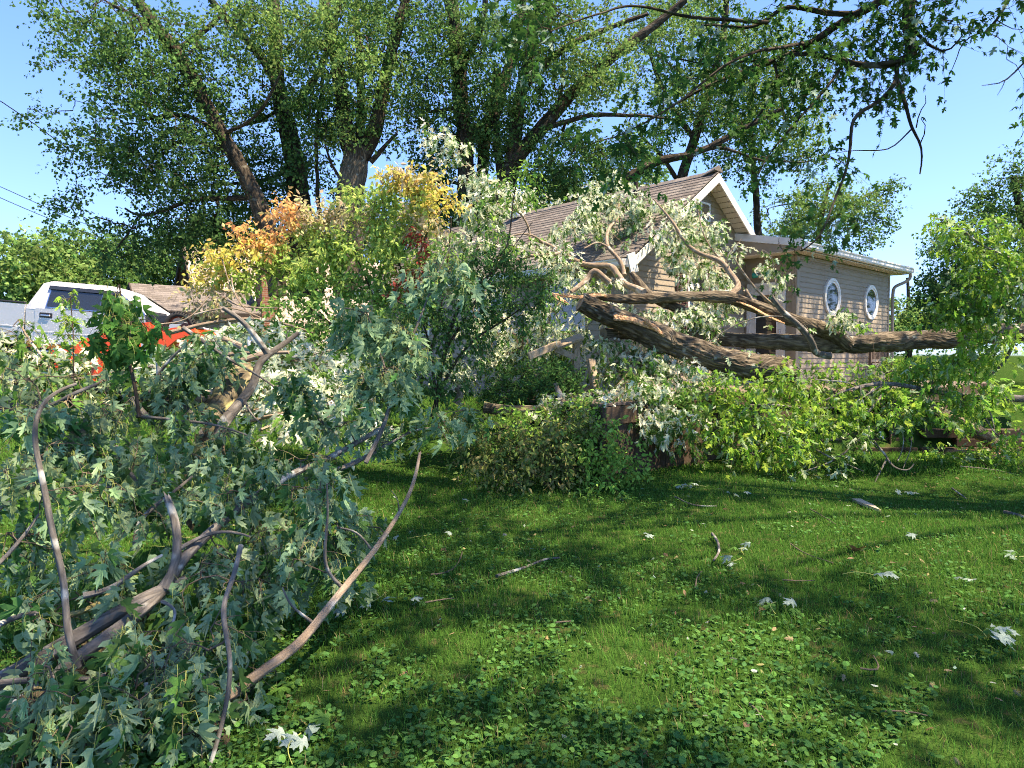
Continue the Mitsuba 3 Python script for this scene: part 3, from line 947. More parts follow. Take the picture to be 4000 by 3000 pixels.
# ------------------------------------------------------------------ deck, railing, bench, planter, retaining wall
DZ = 1.0
deck = thing('deck', 'weathered raised timber deck in front of the house under the fallen trunk', 'deck')
F0 = frame(C0 + N_ * .03, R_, N_)
for k in range(-7, 15):
    y0 = .02 + k * .146
    x0, x1 = (-6.9, -.05) if k < 0 else ((-6.9, 4.9) if k < 5 else (-1.4, 4.9))
    if -1.05 < y0:
        add(f'{deck}__plank', moved(boxm((x0, y0, DZ - .038), (x1, y0 + .14, DZ), .004), F0), 'bench_wood')
add(f'{deck}__rim_joist', moved(boxm((-1.4, 2.215, DZ - .26), (4.9, 2.255, DZ - .01)), F0), 'timber')
add(f'{deck}__rim_joist', moved(boxm((-6.9, .76, DZ - .26), (-1.41, .80, DZ - .045)), F0), 'timber')
for k in range(9):
    add(f'{deck}__skirt_board', moved(boxm((-1.38 + k * .70, 2.19, .1), (-.70 + k * .70, 2.213, DZ - .27)), F0), 'timber')
for k in range(8):
    add(f'{deck}__skirt_board', moved(boxm((-6.88 + k * .69, .735, .0), (-6.20 + k * .69, .758, DZ - .27)), F0), 'timber')

rail = thing('broken_railing', 'smashed weathered railing with leaning posts below the big broken limb', 'railing')


def beam(key, a, b, w, h, mat, up=(0, 0, 1), bev=.006, label=None):
    a, b = np.asarray(a, float), np.asarray(b, float)
    d = nrm(b - a); up = np.asarray(up, float)
    if abs(d @ up) > .95:
        up = np.array([1.0, 0, 0]) if abs(d[0]) < .9 else np.array([0, 1.0, 0])
    s = nrm(np.cross(up, d)); u = np.cross(d, s)
    L = np.linalg.norm(b - a)
    return add(key, moved(boxm((0, -w / 2, -h / 2), (L, w / 2, h / 2), bev), frame(a, d, s, u)), mat, label=label)


AX = (.94, .34, 0)
beam(f'{rail}__post', at('z2', 1620, 555, 9.9), at('z2', 1612, 868, 9.9), .09, .09, 'deck_wood', AX, label='upright post')
beam(f'{rail}__post', at('z2', 1712, 690, 9.7), at('z2', 1752, 915, 9.55), .10, .10, 'deck_wood', AX, label='leaning post')
beam(f'{rail}__top_rail', at('z2', 1655, 535, 9.85), at('z2', 1478, 600, 9.7), .14, .045, 'deck_wood', (0, -.5, .86), label='tilted top rail')
beam(f'{rail}__rail', at('z2', 1478, 618, 9.75), at('z2', 1640, 688, 9.9), .04, .09, 'deck_wood')
beam(f'{rail}__rail', at('z2', 1490, 590, 9.75), at('z2', 1300, 668, 9.5), .05, .10, 'deck_wood')
beam(f'{rail}__bottom_rail', at('z2', 1530, 878, 9.8), at('z2', 1720, 880, 9.85), .10, .09, 'deck_wood')
beam(f'{rail}__post', at('z2', 1270, 520, 10.4), at('z2', 1283, 680, 10.4), .09, .09, 'bench_wood', AX)
beam(f'{rail}__post', at('z2', 1232, 520, 10.2), at('z2', 1190, 660, 10.2), .16, .16, 'bench_wood', AX)

bench = thing('bench', 'brown slatted wooden bench by the wall under the oval windows', 'bench')
FB = frame(C0 + N_ * .55 + R_ * 2.95 + np.array([0, 0, DZ]), R_, N_)
for s in (0, 1):
    for y, h in ((-.22, .86), (.22, .44)):
        add(f'{bench}__leg', moved(boxm((s * 1.06, y - .03, 0), (.06 + s * 1.06, y + .03, h), .006), FB), 'bench_wood')
for k in range(13):
    add(f'{bench}__slat', moved(boxm((.09 + k * .075, -.235, .50), (.125 + k * .075, -.215, .80)), FB), 'bench_wood')
add(f'{bench}__backrest', moved(boxm((.0, -.245, .80), (1.12, -.205, .87), .006), FB), 'bench_wood')
for k in range(5):
    add(f'{bench}__seat_slat', moved(boxm((.0, -.18 + k * .088, .42), (1.12, -.105 + k * .088, .445), .004), FB), 'bench_wood')

pot = thing('planter', 'cream square planter holding spiky grass behind the broken railing', 'planter')
pc = at('z2', 1490, 865, 10.2); pc[2] = DZ
prof = [(.17, 0), (.19, .02), (.175, .06), (.20, .28), (.215, .30), (.215, .35), (.185, .35), (.175, .30), (.0, .29)]
m = trimesh.creation.revolve(np.array(prof), sections=4); m.apply_transform(trimesh.transformations.rotation_matrix(.35, [0, 0, 1])); m.apply_translation(pc)
add(f'{pot}__pot', m, 'cream')
for k in range(4):
    a = .35 + math.pi / 4 + k * math.pi / 2
    for s in (-.06, .06):
        V, F, uv = limb_mesh(np.array([[.145 * math.cos(a) - s * math.sin(a), .145 * math.sin(a) + s * math.cos(a), z] for z in (.07, .16, .26)]) + pc, .018, .028, sides=8, step=.03)
        add(f'{pot}__ornament', (V, F), 'cream', smooth=True)
rg = np.random.default_rng(21)
n = 90
b0 = pc + np.c_[rg.normal(size=(n, 2)) * .05, np.full(n, .29)]
dv = nrm(np.c_[rg.normal(size=(n, 2)) * .55, np.ones(n)])
V, F, C = leaf_batch([leaf_template([(0, 0), (.028, .3), (.02, .7), (0, 1)], [0, .5, 1], .2, .18)], b0, dv, rg.normal(size=(n, 3)), rg.uniform(.25, .6, n), pick([(.10, .19, .04), (.16, .25, .06)], n, rg), pick([(.10, .19, .04)], n, rg), rg)
add(f'{pot}__spiky_grass', (V, F), 'leaf_thin', color=C, kind='stuff')

terr = thing('retaining_wall', 'dark railroad-tie retaining wall at the lawn edge under the right branches', 'retaining wall')
rg = np.random.default_rng(8)
for row in range(4):
    for k in range(4):
        x0 = 6.55 + k * 1.25 + (.55 if row % 2 else 0) + .04 * row
        if row == 3 and k in (0, 3):
            continue
        y = 11.02 + .035 * row + rg.uniform(-.02, .02) + .02 * k
        m = boxm((x0, y, -.02 + row * .142), (x0 + 1.22, y + .15, .118 + row * .142), .012)
        v = np.array(m.vertices); v += .006 * (meshkit.noise(v * 9) - .5)[:, None]
        add(f'{terr}__tie', trimesh.Trimesh(v, m.faces, process=False), 'timber')
for k in range(3):
    beam(f'{terr}__tie', (5.4 + k * .02, 11.1 + .14 * k, .05 + .142 * k), (6.5 + .02 * k, 11.1 + .14 * k, .05 + .142 * k), .15, .13, 'timber')
for (px, py, w, d, n) in ((1800, 1450, .22, 10.6, 'flat reddish stone slab lying in front of the retaining wall'), (1730, 1390, .20, 11.0, 'reddish stone slab lying half under the slanting log'), (1560, 1375, .22, 11.0, 'brown stone slab between the ties and the slanting log')):
    sk = thing('stone_slab', n, 'stone')
    c = at('z4', px, py, d); c[2] = gz(c[0], c[1]) + .04
    rs = np.random.default_rng(px)
    a = np.arange(9) / 9 * 6.283
    pts = np.vstack([np.c_[np.cos(a) * w * rs.uniform(1.0, 1.4, 9), np.sin(a) * w * .8, np.full(9, z)] for z in (-.05, .05)]) + c
    scene[sk] = mikit.ply(trimesh.convex.convex_hull(pts), 'stone')
# ------------------------------------------------------------------ pickup truck
truck = thing('pickup_truck', 'silver crew-cab pickup truck with rusty rocker parked on the drive', 'pickup truck')
psi, tilt = math.radians(10), math.radians(4.6)
hd = np.array([math.cos(psi) * math.cos(tilt), math.sin(psi) * math.cos(tilt), -math.sin(tilt)])
rt = nrm(np.cross(hd, [0, 0, 1]))            # towards the camera
upv = np.cross(rt, hd)
# x forward, y towards the camera, z up; the rear edge of the rear door at x = -0.80, waist at z = 1.2
anchor = at('c3', 288, 455, 14.9)
FT = frame(anchor - hd * -.80 - rt * .98 - upv * 1.24, hd, rt, upv)


def tm(mesh):
    return moved(mesh, FT)


def side_extr(poly, y0, y1, bev=.0):
    m = prism(poly, y1 - y0)
    m.apply_translation([0, y0, 0])
    return m


def hull_pts(p):
    return trimesh.convex.convex_hull(np.array(p, float))


W = .98
arch = lambda x: Point(x, .42).buffer(.50, 24)
cabside = Polygon([(-.96, .50), (1.75, .50), (1.75, 1.30), (-.98, 1.30)]).difference(arch(1.98))
add(f'{truck}__body', tm(side_extr(cabside, -W, W)), 'silver_paint', smooth=30)
bedside = Polygon([(-2.95, .58), (-1.0, .58), (-1.0, 1.37), (-2.95, 1.40)]).difference(arch(-1.95))
for s in (-1, 1):
    add(f'{truck}__bed_side', tm(side_extr(bedside, *( (W - .07, W + .012) if s > 0 else (-W - .012, -W + .07)))), 'silver_paint')
    add(f'{truck}__bed_rail', tm(boxm((-2.95, s * (W - .03) - .05, 1.385), (-1.0, s * (W - .03) + .05, 1.425), .012)), 'black_plastic')
add(f'{truck}__bed_floor', tm(boxm((-2.93, -.9, .62), (-1.0, .9, .70))), 'black_plastic')
add(f'{truck}__bed_front', tm(boxm((-1.06, -.9, .62), (-1.0, .9, 1.38))), 'silver_paint')
add(f'{truck}__tailgate', tm(boxm((-3.0, -.93, .62), (-2.95, .93, 1.39), .01)), 'silver_paint')
add(f'{truck}__hood', tm(hull_pts([(1.75, y * W, z) for y in (-1, 1) for z in (.95, 1.27)] + [(2.85, y * .90, z) for y in (-1, 1) for z in (.6, 1.13)] + [(1.75, y * W, .95) for y in (-1, 1)])), 'silver_paint', smooth=30)
cab = []
for y, z, x0, x1 in ((.985, 1.28, -.98, 1.75), (.95, 1.42, -.93, 1.52), (.80, 1.86, -.74, .82), (.72, 1.925, -.60, .66), (.60, 1.945, -.45, .5)):
    cab += [(x0, s * y, z) for s in (-1, 1)] + [(x1, s * y, z) for s in (-1, 1)]
add(f'{truck}__cab', tm(hull_pts(cab)), 'silver_paint', smooth=35)


def on_side(x, z, out=.0):
    t = (z - 1.42) / .44
    return (x, .95 - .15 * t + out, z)


def side_pane(poly, out, th=.01):
    p = [on_side(x, z, o) for x, z in poly for o in (out - th, out)]
    return hull_pts(p)


win1 = [(-.58, 1.36), (.46, 1.36), (.46, 1.80), (-.40, 1.80), (-.55, 1.76)]
win2 = [(.66, 1.36), (1.38, 1.36), (.80, 1.78), (.66, 1.80)]
for wn in (win1, win2):
    pg = Polygon(wn)
    add(f'{truck}__window_seal', tm(side_pane(list(pg.buffer(.022).exterior.coords), .012)), 'chrome')
    add(f'{truck}__window', tm(side_pane(wn, .019)), 'dark_glass')
    hi = [q for q in wn if q[1] > 1.7]
    x0, x1 = min(q[0] for q in hi) - .05, max(q[0] for q in hi) + .03
    add(f'{truck}__rain_visor', tm(hull_pts([on_side(x, z, o) for x in (x0, x1) for z, o in ((1.745, .035), (1.745, .05), (1.825, .008), (1.825, .02))])), 'dark_glass')
add(f'{truck}__door_pillar', tm(side_pane([(.47, 1.34), (.65, 1.34), (.65, 1.82), (.47, 1.82)], .021)), 'black_plastic', label='dark pillar between the side windows')
add(f'{truck}__rear_window', tm(hull_pts([(-.95 + (z - 1.42) * .43 - .012 + o, y * (.86 - (z - 1.42) * .3), z) for y in (-1, 1) for z in (1.46, 1.82) for o in (0, .02)])), 'dark_glass')
for x0, x1 in ((-.79, .53), (.545, 1.68)):
    dk = num(f'{truck}__door')
    poly = Polygon([(x0, .58), (x1, .58), (x1, 1.31), (x0, 1.31)]).buffer(-.03).buffer(.03)
    scene[dk] = mikit.ply(tm(side_extr(poly, W - .004, W + .012)), 'silver_paint', smooth=30)
    add(f'{dk}__molding', tm(boxm((x0 + .01, W + .012, .795), (x1 - .01, W + .021, .825), .004)), 'silver_paint')
    hx = x0 + .09
    add(f'{dk}__handle_plate', tm(boxm((hx, W + .012, 1.115), (hx + .25, W + .022, 1.225), .006)), 'black_plastic')
    add(f'{dk}__handle', tm(boxm((hx + .03, W + .03, 1.15), (hx + .22, W + .055, 1.185), .008)), 'chrome')
add(f'{truck}__bed_molding', tm(boxm((-2.9, W + .010, .87), (-1.06, W + .022, .90), .004)), 'silver_paint')
add(f'{truck}__rust_patch', tm(boxm((-.93, W - .002, .52), (-.74, W + .008, .60), .004)), 'rust')
add(f'{truck}__rocker_panel', tm(boxm((-.92, W - .10, .46), (1.45, W + .004, .575), .01)), 'rust', label='rust-stained rocker edge')
add(f'{truck}__running_board', tm(boxm((-.78, W - .02, .36), (1.45, W + .14, .42), .02)), 'chrome')
add(f'{truck}__frame_rail', tm(boxm((-2.9, -.5, .38), (2.6, .5, .56))), 'black_plastic')
for x in (-1.95, 1.98):
    for s in (-1, 1):
        wk = num(f'{truck}__wheel')
        prof = np.array([(.22, -.12), (.36, -.125), (.395, -.10), (.40, 0), (.395, .10), (.36, .125), (.22, .12)])
        m = trimesh.creation.revolve(np.vstack([prof, prof[:1]]), sections=32)
        m.apply_transform(trimesh.geometry.align_vectors([0, 0, 1], [0, 1, 0])); m.apply_translation([x, s * .86, .40])
        scene[wk] = mikit.ply(tm(m), 'rubber', smooth=40)
        m = trimesh.creation.cylinder(.225, .16, sections=24); m.apply_transform(trimesh.geometry.align_vectors([0, 0, 1], [0, 1, 0])); m.apply_translation([x, s * .87, .40])
        add(f'{wk}__rim', tm(m), 'chrome', smooth=40)
add(f'{truck}__bumper', tm(boxm((-3.12, -.95, .50), (-3.0, .95, .68), .03)), 'chrome')
add(f'{truck}__front_bumper', tm(boxm((2.85, -.95, .45), (3.0, .95, .72), .03)), 'chrome')
add(f'{truck}__headlight', tm(boxm((2.74, .62, .92), (2.87, .90, 1.08), .02)), 'plain_white')
add(f'{truck}__headlight', tm(boxm((2.74, -.90, .92), (2.87, -.62, 1.08), .02)), 'plain_white')

# ------------------------------------------------------------------ loader (small tractor), facing left
trac = thing('tractor', 'bright orange compact tractor with a front loader half buried in branches', 'tractor')
TO = at('c6', 700, 330, 12.0)                   # under the loader tower
fx, fy = np.array([-1.0, -.12, 0]) / math.hypot(1, .12), np.array([-.12, 1.0, 0]) / math.hypot(1, .12)
base = np.array([TO[0], TO[1], gz(TO[0], TO[1])])
FTR = frame(base, fx, fy)                    # x forward (left in the picture), y away from the camera


def tp(fr, x, y):
    """a spot of the photograph on the tractor's near side, in its own x and z"""
    q = np.linalg.inv(FTR) @ np.r_[at(fr, x, y, 12.0), 1]
    return q[0], q[2]


def xz(fr, *pts):
    return [tp(fr, *p) for p in pts]


arm = xz('c3', (370, 850), (480, 775), (610, 745), (880, 605), (960, 640), (950, 760), (880, 850), (830, 790), (660, 810), (560, 800), (490, 810), (400, 872))
for y in (-.02, .92):
    add(f'{trac}__loader_arm', moved(prism(Polygon(arm).buffer(.012), .09), FTR @ frame([0, y, 0], [1, 0, 0], [0, 1, 0], [0, 0, 1])), 'orange_paint')
leg = xz('c6', (670, 165), (735, 180), (720, 270), (740, 355), (690, 350), (620, 325), (640, 240))
for y in (-.03, .93):
    add(f'{trac}__loader_leg', moved(prism(leg, .10), FTR @ frame([0, y, 0], [1, 0, 0], [0, 1, 0], [0, 0, 1])), 'orange_paint')
knee = xz('c6', (215, 225), (270, 200), (330, 195), (300, 235), (290, 285), (250, 292))
for y in (-.01, .91):
    add(f'{trac}__arm_knuckle', moved(prism(Polygon(knee).buffer(.01), .08), FTR @ frame([0, y, 0], [1, 0, 0], [0, 1, 0], [0, 0, 1])), 'orange_paint')
a, b = tp('c6', 560, 158), tp('c6', 720, 165)
V, F, uv = limb_mesh(np.array([[a[0], -.09, a[1]], [b[0], -.09, b[1]]]), .03, .03, sides=12, step=.2)
add(f'{trac}__hydraulic_cylinder', moved(trimesh.Trimesh(V, F, process=False), FTR), 'chrome', smooth=40)
a, b = tp('c6', 440, 215), tp('c6', 425, 120)
V, F, uv = limb_mesh(np.array([[a[0], .0, a[1]], [a[0], .95, a[1]]]), .045, .045, sides=12, step=.3)
add(f'{trac}__cross_tube', moved(trimesh.Trimesh(V, F, process=False), FTR), 'orange_paint', smooth=40)
hood = xz('c5', (100, 700), (150, 695), (230, 760), (310, 800), (320, 870), (210, 935), (130, 820))
add(f'{trac}__hood', moved(prism(Polygon(hood).buffer(.01), .62), FTR @ frame([0, .16, 0], [1, 0, 0], [0, 1, 0], [0, 0, 1])), 'orange_paint')
fend = xz('c5', (310, 790), (350, 745), (420, 735), (490, 740), (535, 775), (470, 800), (400, 820), (330, 880), (315, 850))
add(f'{trac}__fender', moved(prism(Polygon(fend).buffer(.008), .30), FTR @ frame([0, -.10, 0], [1, 0, 0], [0, 1, 0], [0, 0, 1])), 'orange_paint')
add(f'{trac}__fender', moved(prism(Polygon(fend).buffer(.008), .30), FTR @ frame([0, .82, 0], [1, 0, 0], [0, 1, 0], [0, 0, 1])), 'orange_paint')
cowl = xz('c5', (125, 690), (120, 635), (190, 612), (200, 640), (290, 640), (325, 665), (330, 695))
add(f'{trac}__dashboard', moved(prism(cowl, .56), FTR @ frame([0, .18, 0], [1, 0, 0], [0, 1, 0], [0, 0, 1])), 'black_steel')
seat = xz('c5', (350, 735), (400, 700), (455, 705), (490, 735))
add(f'{trac}__seat', moved(prism(Polygon(seat).buffer(.015), .42), FTR @ frame([0, .25, 0], [1, 0, 0], [0, 1, 0], [0, 0, 1])), 'black_plastic')
a = np.linspace(0, 1, 15)
hoop = np.array(xz('c5', (300, 745), (312, 700), (335, 665), (375, 640), (420, 640), (465, 660), (495, 695), (510, 735)))
V, F, uv = limb_mesh(np.c_[hoop[:, 0], np.full(len(hoop), -.02), hoop[:, 1]], .055, .055, sides=14, step=.02)
tk = add(f'{trac}__tyre_guard', moved(trimesh.Trimesh(V, F, process=False), FTR), 'rubber', smooth=40)
c = spline(np.c_[hoop[:, 0], np.full(len(hoop), -.02), hoop[:, 1]], .035)
g = []
for i in range(9, len(c) - 1):
    d = nrm(c[i + 1] - c[i - 1]); o = nrm(np.cross(d, [0, 1, 0]))
    if o[1] < 0 and o[2] < 0: o = -o
    b = boxm((-.008, -.05, -.008), (.008, .05, .008)); M = np.eye(4); M[:3, 0], M[:3, 1], M[:3, 2] = d, [0, 1, 0], np.cross(d, [0, 1, 0]); M[:3, 3] = c[i] + np.cross(d, [0, 1, 0]) * -.055
    b.apply_transform(M); g.append(b)
add(f'{tk}__tread', moved(trimesh.util.concatenate(g), FTR), 'rubber', kind='stuff')
bz = base[2]
for x, r, w in ((-.85, .46, .28), (.85, .30, .2)):
    for y in (-.12, .98):
        wk = num(f'{trac}__wheel')
        prof = np.array([(r * .55, -w / 2), (r * .9, -w / 2), (r, -w * .35), (r, w * .35), (r * .9, w / 2), (r * .55, w / 2)])
        m = trimesh.creation.revolve(np.vstack([prof, prof[:1]]), sections=28); m.apply_transform(trimesh.geometry.align_vectors([0, 0, 1], [0, 1, 0])); m.apply_translation([x, y, r])
        scene[wk] = mikit.ply(moved(m, FTR), 'rubber', smooth=40)
        m = trimesh.creation.cylinder(r * .56, w * .8, sections=20); m.apply_transform(trimesh.geometry.align_vectors([0, 0, 1], [0, 1, 0])); m.apply_translation([x, y, r])
        add(f'{wk}__rim', moved(m, FTR), 'orange_paint', smooth=40)
add(f'{trac}__chassis', moved(boxm((-1.0, .2, .28), (1.2, .7, .55), .03), FTR), 'black_steel')
# grapple bucket
gk = num(f'{trac}__grapple_bucket')
b0, b1 = at('c6', 22, 308, 10.6), at('c6', 352, 330, 10.6)
bd = nrm(b1 - b0); bu = np.array([0, 0, 1.0]); bo = nrm(np.cross(bd, bu))
FBK = frame(b0 - bd * .75, bd, bo, np.cross(bo, bd) * -1 if np.cross(bo, bd)[2] < 0 else np.cross(bo, bd))
L = np.linalg.norm(b1 - b0) + .75
scene[gk] = mikit.ply(moved(boxm((0, -.10, -.10), (L, .10, .10), .02), FBK), 'black_steel')
for k in range(9):
    x = L - .14 - k * .21
    tooth = Polygon([(.08, .10), (-.02, .11), (-.16, .0), (-.30, -.18), (-.36, -.42), (-.27, -.28), (-.16, -.14), (-.02, -.06), (.08, -.06)])
    m = prism(tooth, .04)                      # in (x, z), thick along y
    m.apply_transform(frame([x, 0, 0], [-.35, -.94, 0], [-.94, .35, 0], [0, 0, 1]))
    m.fix_normals()
    m.apply_translation([0, .0, 0])
    add(f'{gk}__tine', moved(m, FBK), 'black_steel')
add(f'{gk}__back_plate', moved(boxm((.1, .06, -.55), (L - .05, .09, -.1)), FBK), 'black_steel')

# ------------------------------------------------------------------ neighbour's house
nb = thing('neighbour_house', 'distant cottage with yellow gabled porch, brown eaves and brick chimney beyond the drive', 'house')
D = 27.0


def wall3(key, pts, mat, th=.2):
    """a wall panel through points of the world, th metres thick away from the camera"""
    p = np.array(pts)
    n = nrm(np.cross(p[1] - p[0], p[2] - p[0]))
    if n[1] < 0: n = -n
    return add(key, trimesh.convex.convex_hull(np.vstack([p, p + n * th])), mat)


rdir = nrm(np.array([.80, .60, 0])); fdir = nrm(np.array([-.60, .80, 0]))     # ridge of the porch runs away to the right; its gable faces left
ap = at('c5', 140, 405, 24.0)                  # porch gable apex, front
FP = frame(np.array([ap[0], ap[1], 0]), rdir, fdir)   # x along the ridge away, y to the far side
az, hw, ez2, Lp = ap[2], 1.25, ap[2] - .80, 3.6
def pt(x, y, z):
    return (FP @ np.r_[x, y, z, 1])[:3]
pr = num(f'{nb}__porch_roof')
for s in (-1, 1):
    h = trimesh.convex.convex_hull(np.array([pt(x, s * y, z + l) for x in (-.35, Lp) for y, z in ((0, az), (hw + .25, ez2 - .16)) for l in (-.08, 0)]))
    if s == -1: scene[pr] = mikit.ply(h, 'porch_shingle')
    else: add(f'{pr}__far_side', h, 'porch_shingle')
    add(f'{pr}__rake_board', trimesh.convex.convex_hull(np.array([pt(x, s * y, z + l) for x in (-.40, -.352) for y, z in ((0.0 if s < 0 else .02, az), (hw + .27, ez2 - .17)) for l in (-.18, .02)])), 'dark_trim')
add(f'{pr}__fascia', trimesh.convex.convex_hull(np.array([pt(x, -y, z) for x in (-.35, Lp) for y in (hw + .25, hw + .29) for z in (ez2 - .36, ez2 - .20)])), 'dark_trim')
add(f'{nb}__porch_gable', trimesh.convex.convex_hull(np.array([pt(x, y, z) for x in (.0, .12) for y, z in ((0, az - .12), (-hw, ez2 - .1), (hw, ez2 - .1), (-hw, ez2 - .45), (hw, ez2 - .45))])), 'cream_wall')
gz0 = float(gz(ap[0], ap[1]))
for x in (.1, 1.2, 2.3, 3.4):
    add(f'{nb}__porch_post', moved(boxm((x - .07, -hw - .07, gz0 - .3), (x + .07, -hw + .07, ez2 - .36)), FP), 'cream')
add(f'{nb}__porch_wall', moved(boxm((.0, -hw + .1, gz0 - .3), (Lp, -hw + .2, ez2 - .36)), FP), 'beige_wall')
add(f'{nb}__porch_floor', moved(boxm((-.2, -hw - .3, gz0 - .3), (Lp, hw, gz0 + .3)), FP), 'dark_trim')
# tall main roof with deep brown eaves; its gable faces left too
ma = at('c5', 470, 120, 29.0)
FM = frame(np.array([ma[0], ma[1], 0]), rdir, fdir)
def pm(x, y, z):
    return (FM @ np.r_[x, y, z, 1])[:3]
mz, mw, sl = ma[2], 3.4, 1.05
rk2 = num(f'{nb}__main_roof')
for s in (-1, 1):
    h = trimesh.convex.convex_hull(np.array([pm(x, s * y, mz - sl * y + l) for x in (-.1, 9) for y in (0, mw + .6) for l in (-.14, 0)]))
    if s == -1: scene[rk2] = mikit.ply(h, 'tan_shingle')
    else: add(f'{rk2}__far_side', h, 'tan_shingle')
    add(f'{rk2}__rake_board', trimesh.convex.convex_hull(np.array([pm(x, s * y, mz - sl * y + l) for x in (-.16, -.102) for y in (.0 if s < 0 else .03, mw + .6) for l in (-.24, .02)])), 'dark_trim')
    add(f'{rk2}__eave_soffit', trimesh.convex.convex_hull(np.array([pm(x, s * y, mz - sl * y + l) for x in (-.1, .8) for y in (.02, mw + .58) for l in (-.17, -.145)])), 'brown_trim')
    for q in (.9, 1.9, 2.9):
        add(f'{rk2}__bracket', trimesh.convex.convex_hull(np.array([pm(x, s * (q + e), mz - sl * (q + e) + l) for x in (-.05, .82) for e in (0, .10) for l in (-.30, -.175)])), 'brown_trim')
add(f'{nb}__main_gable', trimesh.convex.convex_hull(np.array([pm(x, y, z) for x in (.82, 1.0) for y, z in ((0, mz - .2), (-mw, mz - .2 - sl * mw), (mw, mz - .2 - sl * mw), (-mw, gz0 - .3), (mw, gz0 - .3))])), 'beige_wall')
for y, z in ((-.9, mz - 2.35), (.9, mz - 2.35)):
    wk = num(f'{nb}__window')
    scene[wk] = mikit.ply(moved(boxm((.795, y - .35, z - .5), (.815, y + .35, z + .5)), FM), 'dark_glass')
    add(f'{wk}__frame', moved(boxm((.775, -.42, -.57), (.80, .42, .57)).difference(boxm((.7, -.34, -.49), (.9, .34, .49)), engine='manifold'), FM @ frame([0, y, z], [1, 0, 0], [0, 1, 0], [0, 0, 1])), 'white_trim')
add(f'{nb}__side_wall', moved(boxm((1.0, -mw, gz0 - .3), (9, -mw + .2, mz - sl * mw - .3)), FM), 'beige_wall')
ch = at('c5', 1100, 560, 25.5)
add(f'{nb}__chimney', moved(boxm((-.32, -.35, gz0 - .3), (.32, .35, ch[2] + 1.15)), frame([ch[0], ch[1], 0], rdir, fdir)), 'brickwork')

# ------------------------------------------------------------------ power lines
for n, lab, p in (('power_line', 'highest power line crossing the blue sky at left', [at('f', -60, 180, 16), at('f', 60, 258, 18), at('f', 260, 400, 24), at('f', 520, 545, 34)]),
                  ('power_line', 'middle power line above the distant trees at left', [at('f', -60, 378, 22), at('f', 0, 403, 23.5), at('f', 200, 490, 30), at('f', 420, 560, 42)]),
                  ('power_line', 'lowest power line above the distant trees at left', [at('f', -60, 400, 22), at('f', 0, 427, 23.5), at('f', 200, 508, 30), at('f', 420, 572, 42)])):
    k = thing(n, lab, 'power line')
    scene[k] = mikit.ply(limb_mesh(np.array(p), .013, .013, sides=5, step=1.0)[:2], 'black_plastic', smooth=True)
# ------------------------------------------------------------------ standing trees behind
BACK = dict(tm=FAR, size=.105, shoots=4, leaves=10, length=.48, hang=.25, up=.55, tumble=.7, spread=.9, fwd=.6, stems=False, petiole=.5, clumpjit=.16)
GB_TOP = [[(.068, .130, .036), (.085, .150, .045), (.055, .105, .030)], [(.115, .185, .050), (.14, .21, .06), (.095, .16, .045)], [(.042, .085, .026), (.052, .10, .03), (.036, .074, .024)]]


def tree(label, limbs, rows, seed, fr='f', trunk='trunk', keep=.84, hole=1.4, category='tree', group=None, name='maple_tree', sp=None, top=None, gain=.005, tip_r=.004, mat='bark_tree', **kw):
    rg = np.random.default_rng(seed)
    root = thing(name, label, category, group)
    P, K = blobs(fr, rows, rg)
    f = meshkit.fbm(P / hole, 2, seed)
    ok = f >= np.quantile(f, 1 - keep)
    L = []
    for i, q in enumerate(limbs):
        q = dict(q)
        q.setdefault('name', trunk if i == 0 else 'limb'); q.setdefault('mat', mat)
        q.setdefault('sides', 12); q.setdefault('step', .2); q.setdefault('wob', .10); q.setdefault('rough', .008); q.setdefault('seed', seed + i)
        L.append(q)
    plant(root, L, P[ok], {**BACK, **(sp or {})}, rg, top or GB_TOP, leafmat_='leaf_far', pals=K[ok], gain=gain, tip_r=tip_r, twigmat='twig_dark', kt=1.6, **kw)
    return root


def lf(d, pts, r0, r1, **k):
    """limb from spots of the whole picture; a spot is (x, y) or (x, y, metres nearer (-) or farther)"""
    return dict(pts=np.array([at('f', p[0], p[1], d + (p[2] if len(p) > 2 else 0)) for p in pts]), r0=r0, r1=r1, **k)


